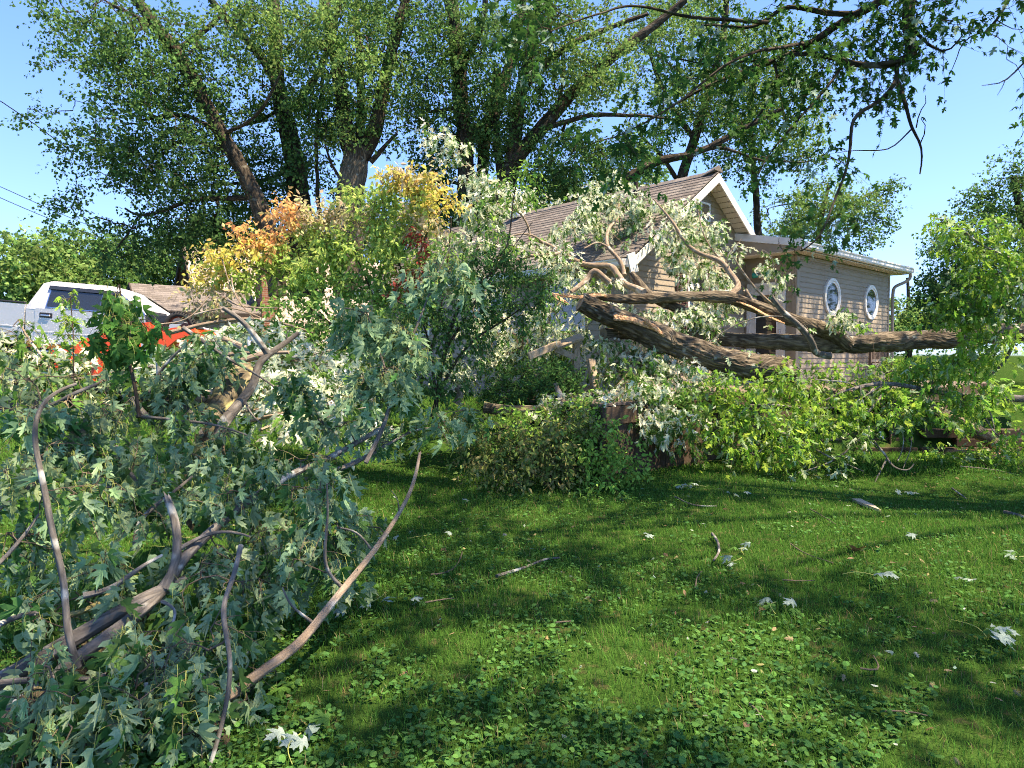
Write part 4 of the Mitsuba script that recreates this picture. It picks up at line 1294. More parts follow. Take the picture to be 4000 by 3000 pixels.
# leaning tree at the left
tree('tall tree leaning left with feathery drooping branches against the blue sky', [
    lf(19, [(600, 640), (585, 520), (540, 400), (480, 290), (430, 195), (380, 110), (325, 40), (270, -40)], .26, .13),
    lf(19, [(430, 195), (370, 120, .3), (330, 60, .6), (240, 10, .8)], .10, .05),
    lf(19, [(500, 330), (440, 310), (390, 305), (340, 345)], .07, .03),
    lf(19, [(490, 300), (420, 255), (370, 250), (300, 260)], .08, .03),
    lf(19, [(560, 425), (500, 428), (420, 432), (350, 455), (300, 465), (270, 450)], .085, .03),
    lf(19, [(300, 465), (280, 500), (245, 545)], .03, .015),
    lf(19, [(380, 110), (470, 40, .5), (520, -40, .8)], .09, .05),
    lf(19, [(480, 290), (560, 240, -.6), (610, 150, -1)], .06, .03)],
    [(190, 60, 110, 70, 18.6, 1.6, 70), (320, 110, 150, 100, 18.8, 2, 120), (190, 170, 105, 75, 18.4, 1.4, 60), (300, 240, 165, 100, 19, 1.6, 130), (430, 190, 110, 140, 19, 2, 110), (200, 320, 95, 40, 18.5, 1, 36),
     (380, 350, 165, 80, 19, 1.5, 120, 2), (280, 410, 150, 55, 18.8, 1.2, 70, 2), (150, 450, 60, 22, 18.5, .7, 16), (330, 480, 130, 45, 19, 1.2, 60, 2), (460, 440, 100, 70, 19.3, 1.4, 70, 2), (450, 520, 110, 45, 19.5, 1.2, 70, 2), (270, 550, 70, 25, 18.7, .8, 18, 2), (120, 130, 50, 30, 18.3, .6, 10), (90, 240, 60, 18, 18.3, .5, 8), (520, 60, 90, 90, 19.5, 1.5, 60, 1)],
    11, sp=dict(length=.62, hang=.35, sag=.3, size=.105))
tree('tall straight maple with two close dark stems right of the leaning tree', [
    lf(21, [(650, 640), (640, 460), (632, 350), (612, 250), (598, 130), (590, 0), (585, -60)], .30, .17),
    lf(20.6, [(672, 640), (662, 460), (642, 330), (615, 230), (560, 120), (500, 50), (440, -20)], .20, .08),
    lf(21, [(632, 350), (585, 385), (520, 395), (440, 400)], .08, .03),
    lf(21, [(610, 250), (680, 170), (720, 60), (740, -40)], .12, .06),
    lf(21, [(615, 230), (560, 260), (500, 280)], .06, .03)],
    [(560, 50, 110, 80, 20.6, 2, 90), (625, 150, 100, 100, 20.5, 2, 100, 1), (545, 230, 80, 80, 20.6, 1.6, 60), (640, 280, 75, 80, 20.4, 1.6, 60), (590, 370, 85, 60, 20.8, 1.4, 60, 2), (510, 320, 60, 70, 20.8, 1.4, 36, 2), (560, 450, 60, 70, 21, 1.2, 50, 2), (690, 60, 70, 70, 21, 1.6, 40)], 12)
tree('slim dark sapling standing between the twin stems and the pale trunk', [
    lf(20, [(695, 640), (688, 440), (682, 330), (690, 230), (700, 130), (705, 30)], .085, .03)],
    [(690, 250, 45, 80, 20, .8, 26), (705, 120, 45, 90, 20, .8, 24), (670, 370, 40, 50, 20, .7, 16, 2)], 13)
tree('big maple with thick pale forked trunk in the sunlight', [
    lf(20, [(752, 640), (756, 440), (764, 370), (772, 320)], .42, .38, flare=.0, mat='bark_log'),
    lf(20, [(768, 345), (748, 290), (738, 200), (722, 110), (690, -40)], .25, .13),
    lf(20, [(778, 345), (812, 270), (830, 180), (852, 90), (885, -40)], .24, .12),
    lf(20, [(775, 330), (780, 220, .5), (775, 110, .8), (770, -20, 1)], .15, .07),
    lf(20, [(800, 350), (830, 318), (858, 288)], .09, .04),
    lf(20, [(742, 400), (715, 350, -.4), (700, 300, -.7)], .05, .02)],
    [(740, 70, 100, 100, 19.6, 2, 110, 1), (800, 170, 95, 110, 19.6, 2, 110, 1), (705, 220, 75, 80, 19.8, 1.6, 60), (860, 80, 75, 95, 20, 1.6, 80), (740, 300, 60, 45, 19.6, 1, 24, 1), (885, 200, 50, 75, 20, 1.2, 40), (840, 290, 35, 35, 20, .8, 8), (720, 390, 40, 40, 20, .8, 14, 2), (800, 20, 80, 60, 20.5, 1.5, 50)], 14)
# centre group
tree('tall dark multi-stemmed maple in the centre behind the shrub', [
    lf(21, [(1000, 640), (1006, 420), (1003, 300), (995, 200), (988, 110), (965, -60)], .29, .20),
    lf(21, [(1003, 300), (1060, 260, .4), (1085, 190, .6), (1110, 110, .8), (1130, 0, 1)], .22, .12),
    lf(21.5, [(1035, 640), (1040, 430), (1045, 320), (1060, 240), (1075, 150)], .26, .12),
    lf(21, [(1000, 230), (960, 235), (915, 245), (905, 275)], .075, .03),
    lf(21, [(992, 150), (1035, 70, -.5), (1050, -40, -.8)], .12, .07),
    lf(21, [(1006, 400), (960, 390, -.3), (925, 400, -.6)], .06, .025)],
    [(950, 60, 95, 85, 20.6, 2, 110), (1045, 110, 85, 110, 20.4, 2, 120), (945, 200, 60, 90, 20.8, 1.5, 60), (1060, 250, 75, 80, 20.6, 1.5, 70), (945, 320, 70, 60, 21, 1.3, 70, 2), (1035, 340, 70, 80, 20.8, 1.4, 80, 2), (940, 410, 75, 50, 21, 1.2, 60, 2), (1050, 430, 60, 60, 20.8, 1.2, 50, 2), (900, 240, 30, 60, 21, .8, 14), (985, 470, 90, 40, 21.4, 1.2, 50, 2)], 15)
tree('spreading maple forking into long right-leaning limbs above the long roof', [
    lf(20.5, [(1080, 640), (1086, 440), (1108, 355), (1150, 300), (1200, 240), (1270, 170), (1340, 110), (1420, 50), (1480, 0)], .30, .10),
    lf(20.5, [(1098, 400), (1112, 300), (1125, 200), (1145, 110), (1170, -30)], .23, .12),
    lf(20.5, [(1165, 285), (1220, 262), (1290, 248), (1380, 250), (1460, 258)], .09, .03),
    lf(20.5, [(1130, 190), (1200, 120), (1290, 70), (1400, 30)], .13, .05),
    lf(20.8, [(1090, 430), (1075, 330), (1070, 250)], .16, .10),
    lf(20.5, [(1200, 240), (1215, 180), (1212, 110)], .06, .02)],
    [(1170, 60, 85, 80, 20, 1.8, 90), (1260, 100, 110, 90, 20, 1.8, 120, 1), (1160, 190, 75, 80, 20.2, 1.5, 70), (1290, 200, 110, 70, 20.2, 1.5, 100, 1), (1220, 310, 80, 60, 20.2, 1.2, 60), (1180, 400, 70, 50, 20.4, 1.2, 50, 2), (1270, 390, 80, 50, 20.6, 1.2, 60, 2), (1330, 310, 80, 40, 20.4, 1, 50), (1110, 320, 45, 80, 20.4, 1, 30)], 16)
tree('broad sunlit maple rising behind the roof ridge and gable', [
    lf(24, [(1460, 640), (1470, 400), (1500, 300), (1530, 200), (1560, 90), (1570, -30)], .22, .10),
    lf(22, [(1290, 420), (1360, 380), (1430, 345), (1500, 330), (1600, 280), (1700, 230)], .17, .05),
    lf(22, [(1500, 330), (1560, 320), (1640, 345), (1740, 350)], .06, .02),
    lf(24, [(1500, 300), (1440, 210), (1400, 100)], .10, .05),
    lf(24, [(1640, 560), (1630, 380), (1620, 260), (1640, 140)], .14, .06),
    lf(24, [(1470, 400), (1420, 330), (1380, 290)], .09, .04)],
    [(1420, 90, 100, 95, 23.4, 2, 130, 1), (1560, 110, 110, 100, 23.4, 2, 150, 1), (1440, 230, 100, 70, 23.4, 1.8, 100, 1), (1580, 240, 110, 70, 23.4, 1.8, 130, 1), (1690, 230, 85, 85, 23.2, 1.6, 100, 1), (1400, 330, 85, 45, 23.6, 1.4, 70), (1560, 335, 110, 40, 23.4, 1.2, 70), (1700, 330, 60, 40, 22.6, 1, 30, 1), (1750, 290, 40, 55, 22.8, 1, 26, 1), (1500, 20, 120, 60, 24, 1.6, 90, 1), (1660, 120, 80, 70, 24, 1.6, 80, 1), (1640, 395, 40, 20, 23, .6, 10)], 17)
tree('rounded maple with ragged branches above the shed roof of the addition', [
    lf(25, [(1760, 760), (1765, 560), (1775, 470), (1790, 400)], .15, .06),
    lf(25, [(1770, 500), (1830, 450), (1900, 410), (1940, 415)], .06, .02), lf(25, [(1775, 470), (1720, 440), (1660, 450)], .06, .02)],
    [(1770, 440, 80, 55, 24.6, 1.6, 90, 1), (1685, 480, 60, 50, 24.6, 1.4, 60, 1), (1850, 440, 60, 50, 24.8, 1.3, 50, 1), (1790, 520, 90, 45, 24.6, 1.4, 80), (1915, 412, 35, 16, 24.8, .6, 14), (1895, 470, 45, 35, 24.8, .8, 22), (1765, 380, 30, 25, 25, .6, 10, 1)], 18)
tree('dark dense maple at the right edge behind the yellow-green fallen boughs', [
    lf(21, [(2260, 900), (2240, 640), (2210, 480), (2190, 380)], .25, .10),
    lf(21, [(2240, 640), (2150, 560), (2080, 520)], .10, .03), lf(21, [(2250, 760), (2120, 670), (2030, 650)], .10, .03)],
    [(2160, 430, 75, 55, 20.8, 1.5, 70), (2090, 520, 75, 60, 20.6, 1.5, 80), (2170, 600, 80, 100, 20.4, 1.5, 140), (2060, 620, 65, 55, 20.6, 1.3, 80, 2), (2190, 370, 40, 45, 21, 1, 26), (2100, 690, 90, 40, 20.6, 1.2, 70, 2), (2030, 655, 45, 40, 20.4, .8, 36, 2), (2270, 500, 70, 140, 21, 1.5, 110)], 19, keep=.92)
# a tree outside the frame that the oval windows mirror
rgm = np.random.default_rng(33)
rt_ = thing('maple_tree', 'green maple beyond the right edge, mirrored in the oval windows', 'tree')
cm = np.array([24.0, 20.5, 0])
TGT = cm + nrm(rgm.normal(size=(420, 3))) * rgm.random((420, 1)) ** .4 * [5.5, 5.5, 5.0] + [0, 0, 6.0]
plant(rt_, [dict(name='trunk', pts=np.array([cm - [0, 0, .3], cm + [.1, 0, 3], cm + [0, .2, 7]]), r0=.35, r1=.15, mat='bark_tree', sides=12, step=.3)], TGT, dict(BACK, size=.2, length=.8), rgm, GB_TOP[1], None, leafmat_='leaf_far', kt=1.6, twigmat='twig_dark')
# distant trees
DIST = dict(tm=FAR, size=.26, shoots=4, leaves=9, length=.8, hang=.2, up=.5, tumble=.8, spread=1.0, stems=False, clumpjit=.2)
for i, (lab, tr, rows, pal) in enumerate([
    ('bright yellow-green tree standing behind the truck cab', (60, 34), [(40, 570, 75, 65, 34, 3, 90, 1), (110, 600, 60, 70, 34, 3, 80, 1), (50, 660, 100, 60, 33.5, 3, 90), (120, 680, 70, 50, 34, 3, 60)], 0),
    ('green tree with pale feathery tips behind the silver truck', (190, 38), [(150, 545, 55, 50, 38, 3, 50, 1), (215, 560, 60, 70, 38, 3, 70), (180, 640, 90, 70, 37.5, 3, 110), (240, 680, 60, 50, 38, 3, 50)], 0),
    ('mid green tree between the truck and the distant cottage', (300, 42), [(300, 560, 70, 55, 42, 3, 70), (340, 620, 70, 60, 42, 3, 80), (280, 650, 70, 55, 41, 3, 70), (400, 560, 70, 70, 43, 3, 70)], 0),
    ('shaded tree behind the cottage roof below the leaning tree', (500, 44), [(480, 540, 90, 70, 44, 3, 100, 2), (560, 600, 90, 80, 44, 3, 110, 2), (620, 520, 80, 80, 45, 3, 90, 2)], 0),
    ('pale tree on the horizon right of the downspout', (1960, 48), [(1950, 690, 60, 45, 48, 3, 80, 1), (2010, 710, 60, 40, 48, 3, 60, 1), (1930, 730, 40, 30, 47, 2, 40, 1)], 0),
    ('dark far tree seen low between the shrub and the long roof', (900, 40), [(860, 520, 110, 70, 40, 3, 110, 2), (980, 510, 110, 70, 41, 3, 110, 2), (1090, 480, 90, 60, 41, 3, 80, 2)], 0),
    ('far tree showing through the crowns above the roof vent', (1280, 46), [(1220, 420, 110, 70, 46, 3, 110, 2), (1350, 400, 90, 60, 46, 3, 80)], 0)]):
    x, d = tr
    tree(lab, [lf(d, [(x, 800), (x + 5, 700), (x, 600)], .25, .08, wob=.2)], rows, 40 + i, sp=DIST, name='distant_tree', gain=.008, tip_r=.006, hole=2.5, keep=.92)
# ------------------------------------------------------------------ shade tree on the right, its boughs hanging into the picture
OVER = dict(tm=MAPLE_FLAT, size=.088, shoots=2, leaves=7, length=.42, hang=.35, up=.9, tumble=.45, spread=.8, fwd=.7, sag=.25, petiole=.6, rand=.4, clumpjit=.08, flip=.06)


def seg(fr, pts, r0, r1, d=None, **k):
    """limb from spots of one crop; each spot (x, y, metres) or (x, y) at d"""
    p = np.array([at(fr, q[0], q[1], q[2] if len(q) > 2 else d) for q in pts])
    return dict(pts=p, r0=r0, r1=r1, **k)


def defaults(L, mat, sides=12, step=.06, wob=.02, rough=.0, seed=0):
    out = []
    for i, q in enumerate(L):
        q = dict(q)
        for k, v in dict(mat=mat, sides=sides, step=step, wob=wob, rough=rough, seed=seed + i).items():
            q.setdefault(k, v)
        q.setdefault('name', 'limb')
        out.append(q)
    return out


rg = np.random.default_rng(70)
shade = thing('shade_maple', 'overhanging maple bough with sharp dark leaves hanging into the upper right', 'tree')
TR = np.array([10.2, 6.2, 0.0])
o1, o2, o3 = at('z7', 1430, 0, 7.6), at('z7', 1600, 0, 7.4), at('z7', 2130, 0, 7.0)
SL = [dict(name='trunk', pts=np.array([TR - [0, 0, .3], TR + [-.1, 0, 1.5], TR + [-.4, .1, 3.4], TR + [-1.2, .2, 5.6], TR + [-2.2, .0, 8.0]]), r0=.42, r1=.20, sides=20, step=.15, rough=.02, mat='bark_tree'),
      dict(pts=np.vstack([TR + [-.5, .1, 3.8], TR + [-2.2, .6, 5.6], o1 + [.9, 0, .55], line('z7', (1430, 0, 7.6), (1290, 75, 7.7), (1060, 230, 7.8), (860, 330, 7.9), (560, 440, 7.9), (300, 580, 7.8))]), r0=.14, r1=.012),
      dict(pts=np.vstack([TR + [-.5, .1, 3.6], TR + [-2.0, .5, 5.2], o2 + [.6, 0, .6], line('z7', (1600, 0, 7.4), (1592, 150, 7.3), (1605, 290, 7.2))]), r0=.12, r1=.055),
      seg('z7', [(1605, 290, 7.2), (1530, 335, 7.2), (1290, 342, 7.3), (1130, 300, 7.4), (960, 300, 7.6), (860, 330, 7.7), (700, 420, 7.6), (560, 520, 7.5)], .04, .012),
      seg('z7', [(1290, 75, 7.7), (1100, 60, 7.6), (930, 38, 7.5), (780, 125, 7.4), (600, 135, 7.3), (470, 135, 7.2)], .035, .010),
      seg('z7', [(1524, 345, 7.2), (1520, 430, 7.15), (1420, 550, 7.1), (1300, 635, 7.1), (1272, 800, 7.0), (1240, 960, 7.0), (1180, 1110, 6.9), (1110, 1270, 6.8), (1010, 1355, 6.8)], .024, .006),
      seg('z7', [(1524, 430, 7.2), (1560, 520, 7.1), (1600, 680, 7.05), (1650, 790, 7.0), (1657, 880, 7.0), (1650, 940, 7.0)], .022, .007, bare=True),
      seg('z7', [(1602, 700, 7.05), (1530, 765, 7.0), (1465, 803, 7.0), (1320, 812, 7.0), (1205, 825, 7.0)], .008, .003, bare=True),
      seg('z7', [(1630, 690, 7.05), (1655, 600, 7.0), (1690, 540, 7.0), (1680, 515, 7.0)], .007, .003, bare=True),
      seg('z7', [(1650, 780, 7.0), (1675, 700, 7.0), (1655, 640, 7.0)], .007, .003, bare=True),
      seg('z7', [(1310, 630, 7.1), (1280, 670, 7.1), (1262, 645, 7.1)], .005, .002, bare=True),
      seg('z7', [(1420, 550, 7.1), (1350, 535, 7.1), (1380, 480, 7.1)], .006, .002, bare=True),
      seg('z7', [(1240, 335, 7.3), (1150, 470, 7.2), (960, 680, 7.1), (820, 860, 7.0), (770, 960, 6.9)], .016, .005),
      seg('z7', [(865, 340, 7.7), (868, 470, 7.6), (780, 620, 7.5), (680, 720, 7.4), (520, 800, 7.3)], .018, .005),
      seg('z7', [(860, 330, 7.9), (700, 320, 7.5), (520, 350, 7.2), (300, 310, 7.0), (210, 300, 6.9)], .016, .005),
      seg('z7', [(1060, 230, 7.8), (900, 250, 7.0), (640, 330, 6.4), (420, 480, 6.2), (200, 640, 6.0), (0, 740, 5.9)], .020, .006),
      seg('z7', [(1590, 120, 7.3), (1680, 220, 7.2), (1790, 270, 7.1), (1880, 190, 7.1)], .02, .006),
      dict(pts=np.vstack([TR + [-1.0, .2, 5.0], o3 + [.8, 0, .7], line('z7', (2130, 0, 7.0), (2065, 105, 7.0), (2005, 172, 7.0))]), r0=.06, r1=.012),
      seg('z7', [(2005, 172, 7.0), (1880, 240, 7.0), (1840, 330, 7.0), (1805, 412, 7.0)], .008, .003),
      seg('z7', [(2300, 250, 6.8), (2200, 350, 6.8), (2112, 430, 6.8), (2050, 450, 6.8), (1985, 462, 6.8)], .012, .003, bare=True),
      seg('z7', [(2112, 430, 6.8), (2090, 480, 6.8), (2068, 515, 6.8)], .005, .002, bare=True),
      seg('z7', [(2060, 105, 7.0), (2120, 150, 7.0), (2200, 160, 7.0)], .006, .003, bare=True),
      seg('z6', [(2212, 130, 6.9), (1700, 80, 6.6), (1380, 30, 6.2), (1100, 120, 6.0), (960, 180, 5.9)], .02, .005)]
for a in ((-1.5, -1.5, 7.2), (-4.2, -2.2, 7.6), (-5.5, .6, 7.8), (-4.5, 2.2, 7.6), (-7.5, -1.2, 8.0), (-8.5, 1.2, 8.2), (1, 2, 8), (-3.0, -3.6, 7.6), (1.4, 7.4, 10.8)):  # the last limb is added to reach the unseen clumps shading the front wall
    b = TR + np.array(a)
    m_ = TR + [-.6, .1, 4.6]
    SL.append(dict(pts=np.array([m_, m_ * .6 + b * .4 + [0, 0, .7], b]), r0=.10, r1=.03))
OB = [(1480, 120, 140, 120, 7.4, .5, 24), (1680, 120, 130, 110, 7.2, .4, 22), (1520, 300, 90, 90, 7.2, .35, 16), (1700, 300, 90, 90, 7.1, .35, 12), (1480, 440, 70, 90, 7.15, .25, 9), (1850, 90, 70, 90, 7.0, .3, 7), (1880, 200, 50, 60, 7.0, .2, 4),
      (1150, 200, 140, 110, 7.8, .5, 20), (900, 260, 170, 130, 7.6, .6, 26), (1180, 400, 90, 90, 7.3, .4, 11), (1000, 430, 120, 110, 7.4, .5, 17), (700, 250, 150, 110, 7.2, .6, 20), (720, 450, 170, 120, 7.4, .6, 26), (500, 330, 160, 110, 7.0, .6, 18), (480, 560, 170, 110, 7.0, .7, 20), (240, 420, 150, 100, 6.6, .6, 14), (250, 600, 150, 90, 6.3, .6, 13),
      (850, 640, 130, 100, 7.2, .4, 17), (680, 800, 110, 80, 7.1, .4, 11), (850, 820, 70, 80, 7.0, .3, 8), (1040, 560, 70, 70, 7.1, .3, 7), (1190, 820, 90, 70, 7.0, .25, 7), (1160, 900, 50, 60, 6.9, .2, 4), (1160, 1180, 90, 70, 6.9, .25, 11), (950, 1320, 90, 45, 6.8, .25, 9), (1230, 1240, 50, 30, 6.8, .2, 4), (2060, 60, 70, 40, 7.0, .2, 5), (2190, 250, 50, 60, 6.8, .2, 4), (2200, 480, 40, 60, 6.8, .2, 4), (1010, 130, 110, 80, 7.5, .4, 9), (1300, 30, 200, 60, 7.6, .4, 14), (800, 50, 160, 60, 7.2, .5, 12), (600, 120, 120, 90, 7.0, .5, 10),
      (60, 780, 60, 60, 5.8, .3, 4), (20, 690, 50, 40, 5.7, .3, 3)]
P, K = blobs('z7', OB, rg)
P = P[rg.random(len(P)) < np.where(at('z7', 1150, 300, 7.3)[0] < P[:, 0], .60, .40)]
P2, _ = blobs('z6', [(860, 200, 140, 120, 5.8, .4, 11), (1000, 60, 170, 70, 6.0, .4, 10), (1380, 870, 60, 50, 5.7, .2, 3), (1110, 900, 40, 40, 5.6, .15, 2), (1080, 840, 50, 40, 5.7, .2, 3)], rg)
# the crown over the lawn, above the frame
C = np.c_[rg.uniform(.2, 11.5, 2900), rg.uniform(.2, 10.2, 2900), rg.uniform(6.3, 8.8, 2900)]
g = C - SUN / SUN[2] * C[:, 2:3]               # where its shade falls
f = meshkit.fbm(np.c_[g[:, 0] / 1.5, g[:, 1] / 1.15, g[:, 0] * 0], 3, 4)
ok = (C[:, 2] > 1.9 + .53 * C[:, 1]) & (f > .43) & (C[:, 1] < 8.0 + .25 * C[:, 0])
for (px, py, rx, ry) in ((1490, 1440, 260, 40), (1640, 1560, 260, 70), (980, 1470, 130, 50), (2020, 1580, 200, 60), (1950, 1150, 300, 60), (1230, 1085, 150, 22), (1640, 1020, 220, 40), (560, 1560, 60, 60), (1350, 1330, 90, 30)):  # gaps shaped into the unseen foliage so sun patches fall on the lawn
    d = 692 * 1.6 / (py * .46293 - 355)
    c = at('f', px, py, d); ex = abs(at('f', px + rx, py, d)[0] - c[0])
    d2 = 692 * 1.6 / ((py - ry) * .46293 - 355); ey = abs(d2 - d)
    q = ((g[:, 0] - c[0]) / ex) ** 2 + ((g[:, 1] - c[1]) / ey) ** 2
    ok &= q > 1
w = C0 + R_ * rg.uniform(-.5, 5.1, 190)[:, None] + np.c_[np.zeros(190), np.zeros(190), rg.uniform(.9, 3.5, 190)]
w = w[(rg.random(190) < 1.2 - .25 * ((w - C0) @ R_ - 3.6) * (w[:, 2] < 2.2))]
CAN = np.vstack([C[ok], w + SUN * ((rg.uniform(10.6, 12.2, len(w)) - w[:, 2]) / SUN[2])[:, None]])   # unseen leaf clumps added up the sun rays to shade the front wall
G_SH = [(.040, .095, .022), (.055, .12, .026), (.034, .08, .02)]
plant(shade, defaults(SL, 'bark_tree', sides=8, step=.08, wob=.05, seed=300), np.vstack([P, P2]), OVER, rg, G_SH, SILVER, nleaf=290, leafmat_='leaf', twigmat='twig_dark', tip_r=.0022, gain=.0016, ground=False, sag=.03, kt=1.5)
crown = np.random.default_rng(71)
d_ = nrm(crown.normal(size=CAN.shape))
ff = foliage(CAN, d_, crown, dict(shoots=2, leaves=8, length=.5, hang=.3, up=.9, tumble=.5, size=.13, spread=.9))
n = len(ff['base'])
V, F, C_ = leaf_batch(MAPLE_ONE, ff['base'], ff['axis'], ff['normal'], ff['size'], pick(G_SH, n, crown), pick(G_SH, n, crown), crown)
add(f'{shade}__crown', (V, F), 'leaf', color=C_, kind='stuff')

OPEN3 = [(1362, 520), (1404, 520), (1440, 590), (1462, 605), (1470, 645), (1362, 640)]           # lit siding beside the gable corner
OPEN4 = [(1085, 474), (1150, 455), (1234, 436), (1262, 440), (1215, 478), (1180, 500), (1130, 520), (1090, 500)]  # bare roof
OPEN5 = [(1385, 408), (1530, 372), (1620, 500), (1560, 470), (1500, 425), (1420, 440)]
OPEN6 = [(1560, 700), (1800, 722), (2070, 715), (2070, 768), (1800, 782), (1560, 755)]            # the trunk
OPEN7 = [(1680, 540), (1960, 570), (1960, 690), (1830, 700), (1700, 660)]
OPEN8 = [(1900, 200), (2300, 200), (2300, 440), (2180, 455), (2110, 480), (2000, 462), (1990, 600), (1960, 690), (1900, 690)]

# ------------------------------------------------------------------ fallen timber by the house
HANG = dict(tm=MAPLE_MID, size=.10, shoots=3, leaves=8, length=.26, hang=.62, up=.7, tumble=.6, spread=.85, fwd=.6, sag=.3, flip=.66, rand=.35, petiole=.6, clumpjit=.10)
SUNNY = dict(HANG, length=.34, hang=.42, flip=.20, up=1.0, tumble=.5)
F_TOP = [[(.060, .115, .026), (.075, .14, .03), (.05, .10, .024)], [(.13, .22, .030), (.16, .25, .035), (.105, .19, .03)], [(.045, .095, .025), (.055, .11, .028)]]
F_BOT = [[(.50, .56, .38), (.54, .58, .42), (.45, .52, .36)], [(.24, .33, .16), (.20, .31, .12), (.30, .38, .22)], [(.22, .30, .22), (.25, .33, .24)]]

rg = np.random.default_rng(80)
fm = thing('fallen_maple', 'long fallen maple trunk lying across the deck, its limbs broken over the house roof', 'fallen tree')
FL_ = [seg('z4', [(2300, 560, 11.3), (1900, 555, 11.2), (1500, 590, 11.1), (1000, 622, 11.0), (700, 640, 10.95), (400, 625, 10.9), (0, 610, 10.8), (-200, 600, 10.7), (-460, 600, 10.5), (-760, 560, 10.3), (-1000, 560, 10.0)], .17, .09, name='trunk', mat='bark_log', sides=40, step=.035, rough=.012, knots=6, wob=.04),
       seg('z3', [(1720, 1275, 10.9), (1600, 1190, 10.8), (1480, 1145, 10.75), (1340, 1100, 10.7), (1150, 1030, 10.6), (950, 965, 10.5), (700, 950, 10.4), (400, 960, 10.2), (200, 965, 10.0), (60, 950, 9.9), (-30, 948, 9.85)], .125, .05, mat='bark_log', sides=36, step=.03, rough=.010, knots=5, jag=.12, label='long torn limb crossing below the gable window'),
       seg('z3', [(660, 1075, 10.5), (560, 1020, 10.5), (430, 960, 10.5), (340, 870, 10.6), (285, 800, 10.7)], .09, .055, mat='bark_log', sides=24, step=.04, rough=.008),
       seg('c4', [(1115, 800, 10.4), (1060, 775, 10.5), (980, 740, 10.6), (920, 670, 10.7), (870, 620, 10.8), (780, 612, 10.8), (690, 600, 10.8), (590, 553, 10.8), (480, 490, 10.8), (400, 448, 10.8), (305, 425, 10.8)], .055, .022, mat='bark_pale', sides=16, step=.04, knots=3),
       seg('c4', [(872, 732, 10.4), (820, 690, 10.4), (765, 650, 10.4), (725, 690, 10.4), (665, 748, 10.3), (600, 800, 10.2)], .05, .03, mat='bark_pale', sides=16, step=.04),
       seg('c4', [(850, 655, 10.9), (760, 640, 10.9), (640, 625, 10.9), (520, 640, 10.9), (430, 690, 10.8)], .06, .045, mat='bark_limb', sides=16, step=.04),
       seg('c4', [(975, 680, 10.9), (955, 600, 11.0), (905, 530, 11.1), (862, 480, 11.2), (850, 420, 11.4), (875, 340, 11.8), (925, 280, 12.2), (938, 200, 12.4), (930, 120, 12.6)], .036, .012, mat='bark_pale', sides=12, step=.05),
       seg('c4', [(862, 480, 11.2), (790, 450, 11.2), (730, 470, 11.1), (690, 490, 11.0)], .018, .008, mat='bark_pale'),
       seg('c4', [(530, 520, 10.8), (450, 535, 10.7), (330, 540, 10.6), (180, 580, 10.4), (40, 570, 10.2)], .035, .012, mat='bark_pale'),
       seg('c4', [(310, 425, 10.8), (300, 360, 10.8), (250, 260, 10.8), (190, 215, 10.8), (130, 180, 10.7)], .02, .007, mat='bark_pale'),
       seg('c4', [(410, 460, 10.8), (330, 400, 10.7), (220, 390, 10.6), (120, 430, 10.5)], .018, .006, mat='bark_pale'),
       seg('c2', [(700, 840, 10.5), (730, 790, 10.6), (765, 745, 10.7), (720, 665, 10.9), (660, 590, 11.0), (560, 548, 11.1), (450, 480, 11.2), (370, 360, 11.4), (300, 270, 11.7), (240, 200, 12.0)], .055, .012, mat='bark_pale', sides=12, step=.05),
       seg('c2', [(690, 600, 11.0), (700, 560, 11.0), (790, 450, 11.0)], .014, .005, mat='bark_pale'),
       seg('c2', [(700, 625, 11.0), (630, 540, 11.2), (560, 440, 11.3), (520, 300, 11.5), (510, 210, 11.7)], .016, .005, mat='bark_pale'),
       seg('z3', [(1610, 1345, 10.4), (1510, 1325, 10.4), (1482, 1265, 10.3), (1400, 1150, 10.2), (1300, 1060, 10.15), (1215, 955, 10.1)], .055, .040, mat='bark_limb', sides=16, step=.04, jag=.08, bare=True, label='snapped upright limb in front of the shade wall'),
       seg('z3', [(1235, 1012, 10.2), (1150, 940, 10.2), (1080, 860, 10.2), (1000, 750, 10.2), (962, 690, 10.2)], .022, .010, mat='bark_pale', bare=True),
       seg('z3', [(1090, 990, 10.5), (1060, 940, 10.5), (1040, 910, 10.5)], .03, .03, mat='bark_pale', jag=.05, bare=True),
       seg('z3', [(1290, 1085, 10.1), (1120, 1090, 10.1), (900, 1180, 10.0), (800, 1260, 9.9)], .012, .005, mat='bark_limb'),
       seg('z3', [(1250, 780, 10.6), (1245, 880, 10.6), (1215, 700, 10.7), (1150, 640, 10.8)], .006, .004, mat='bark_limb')]
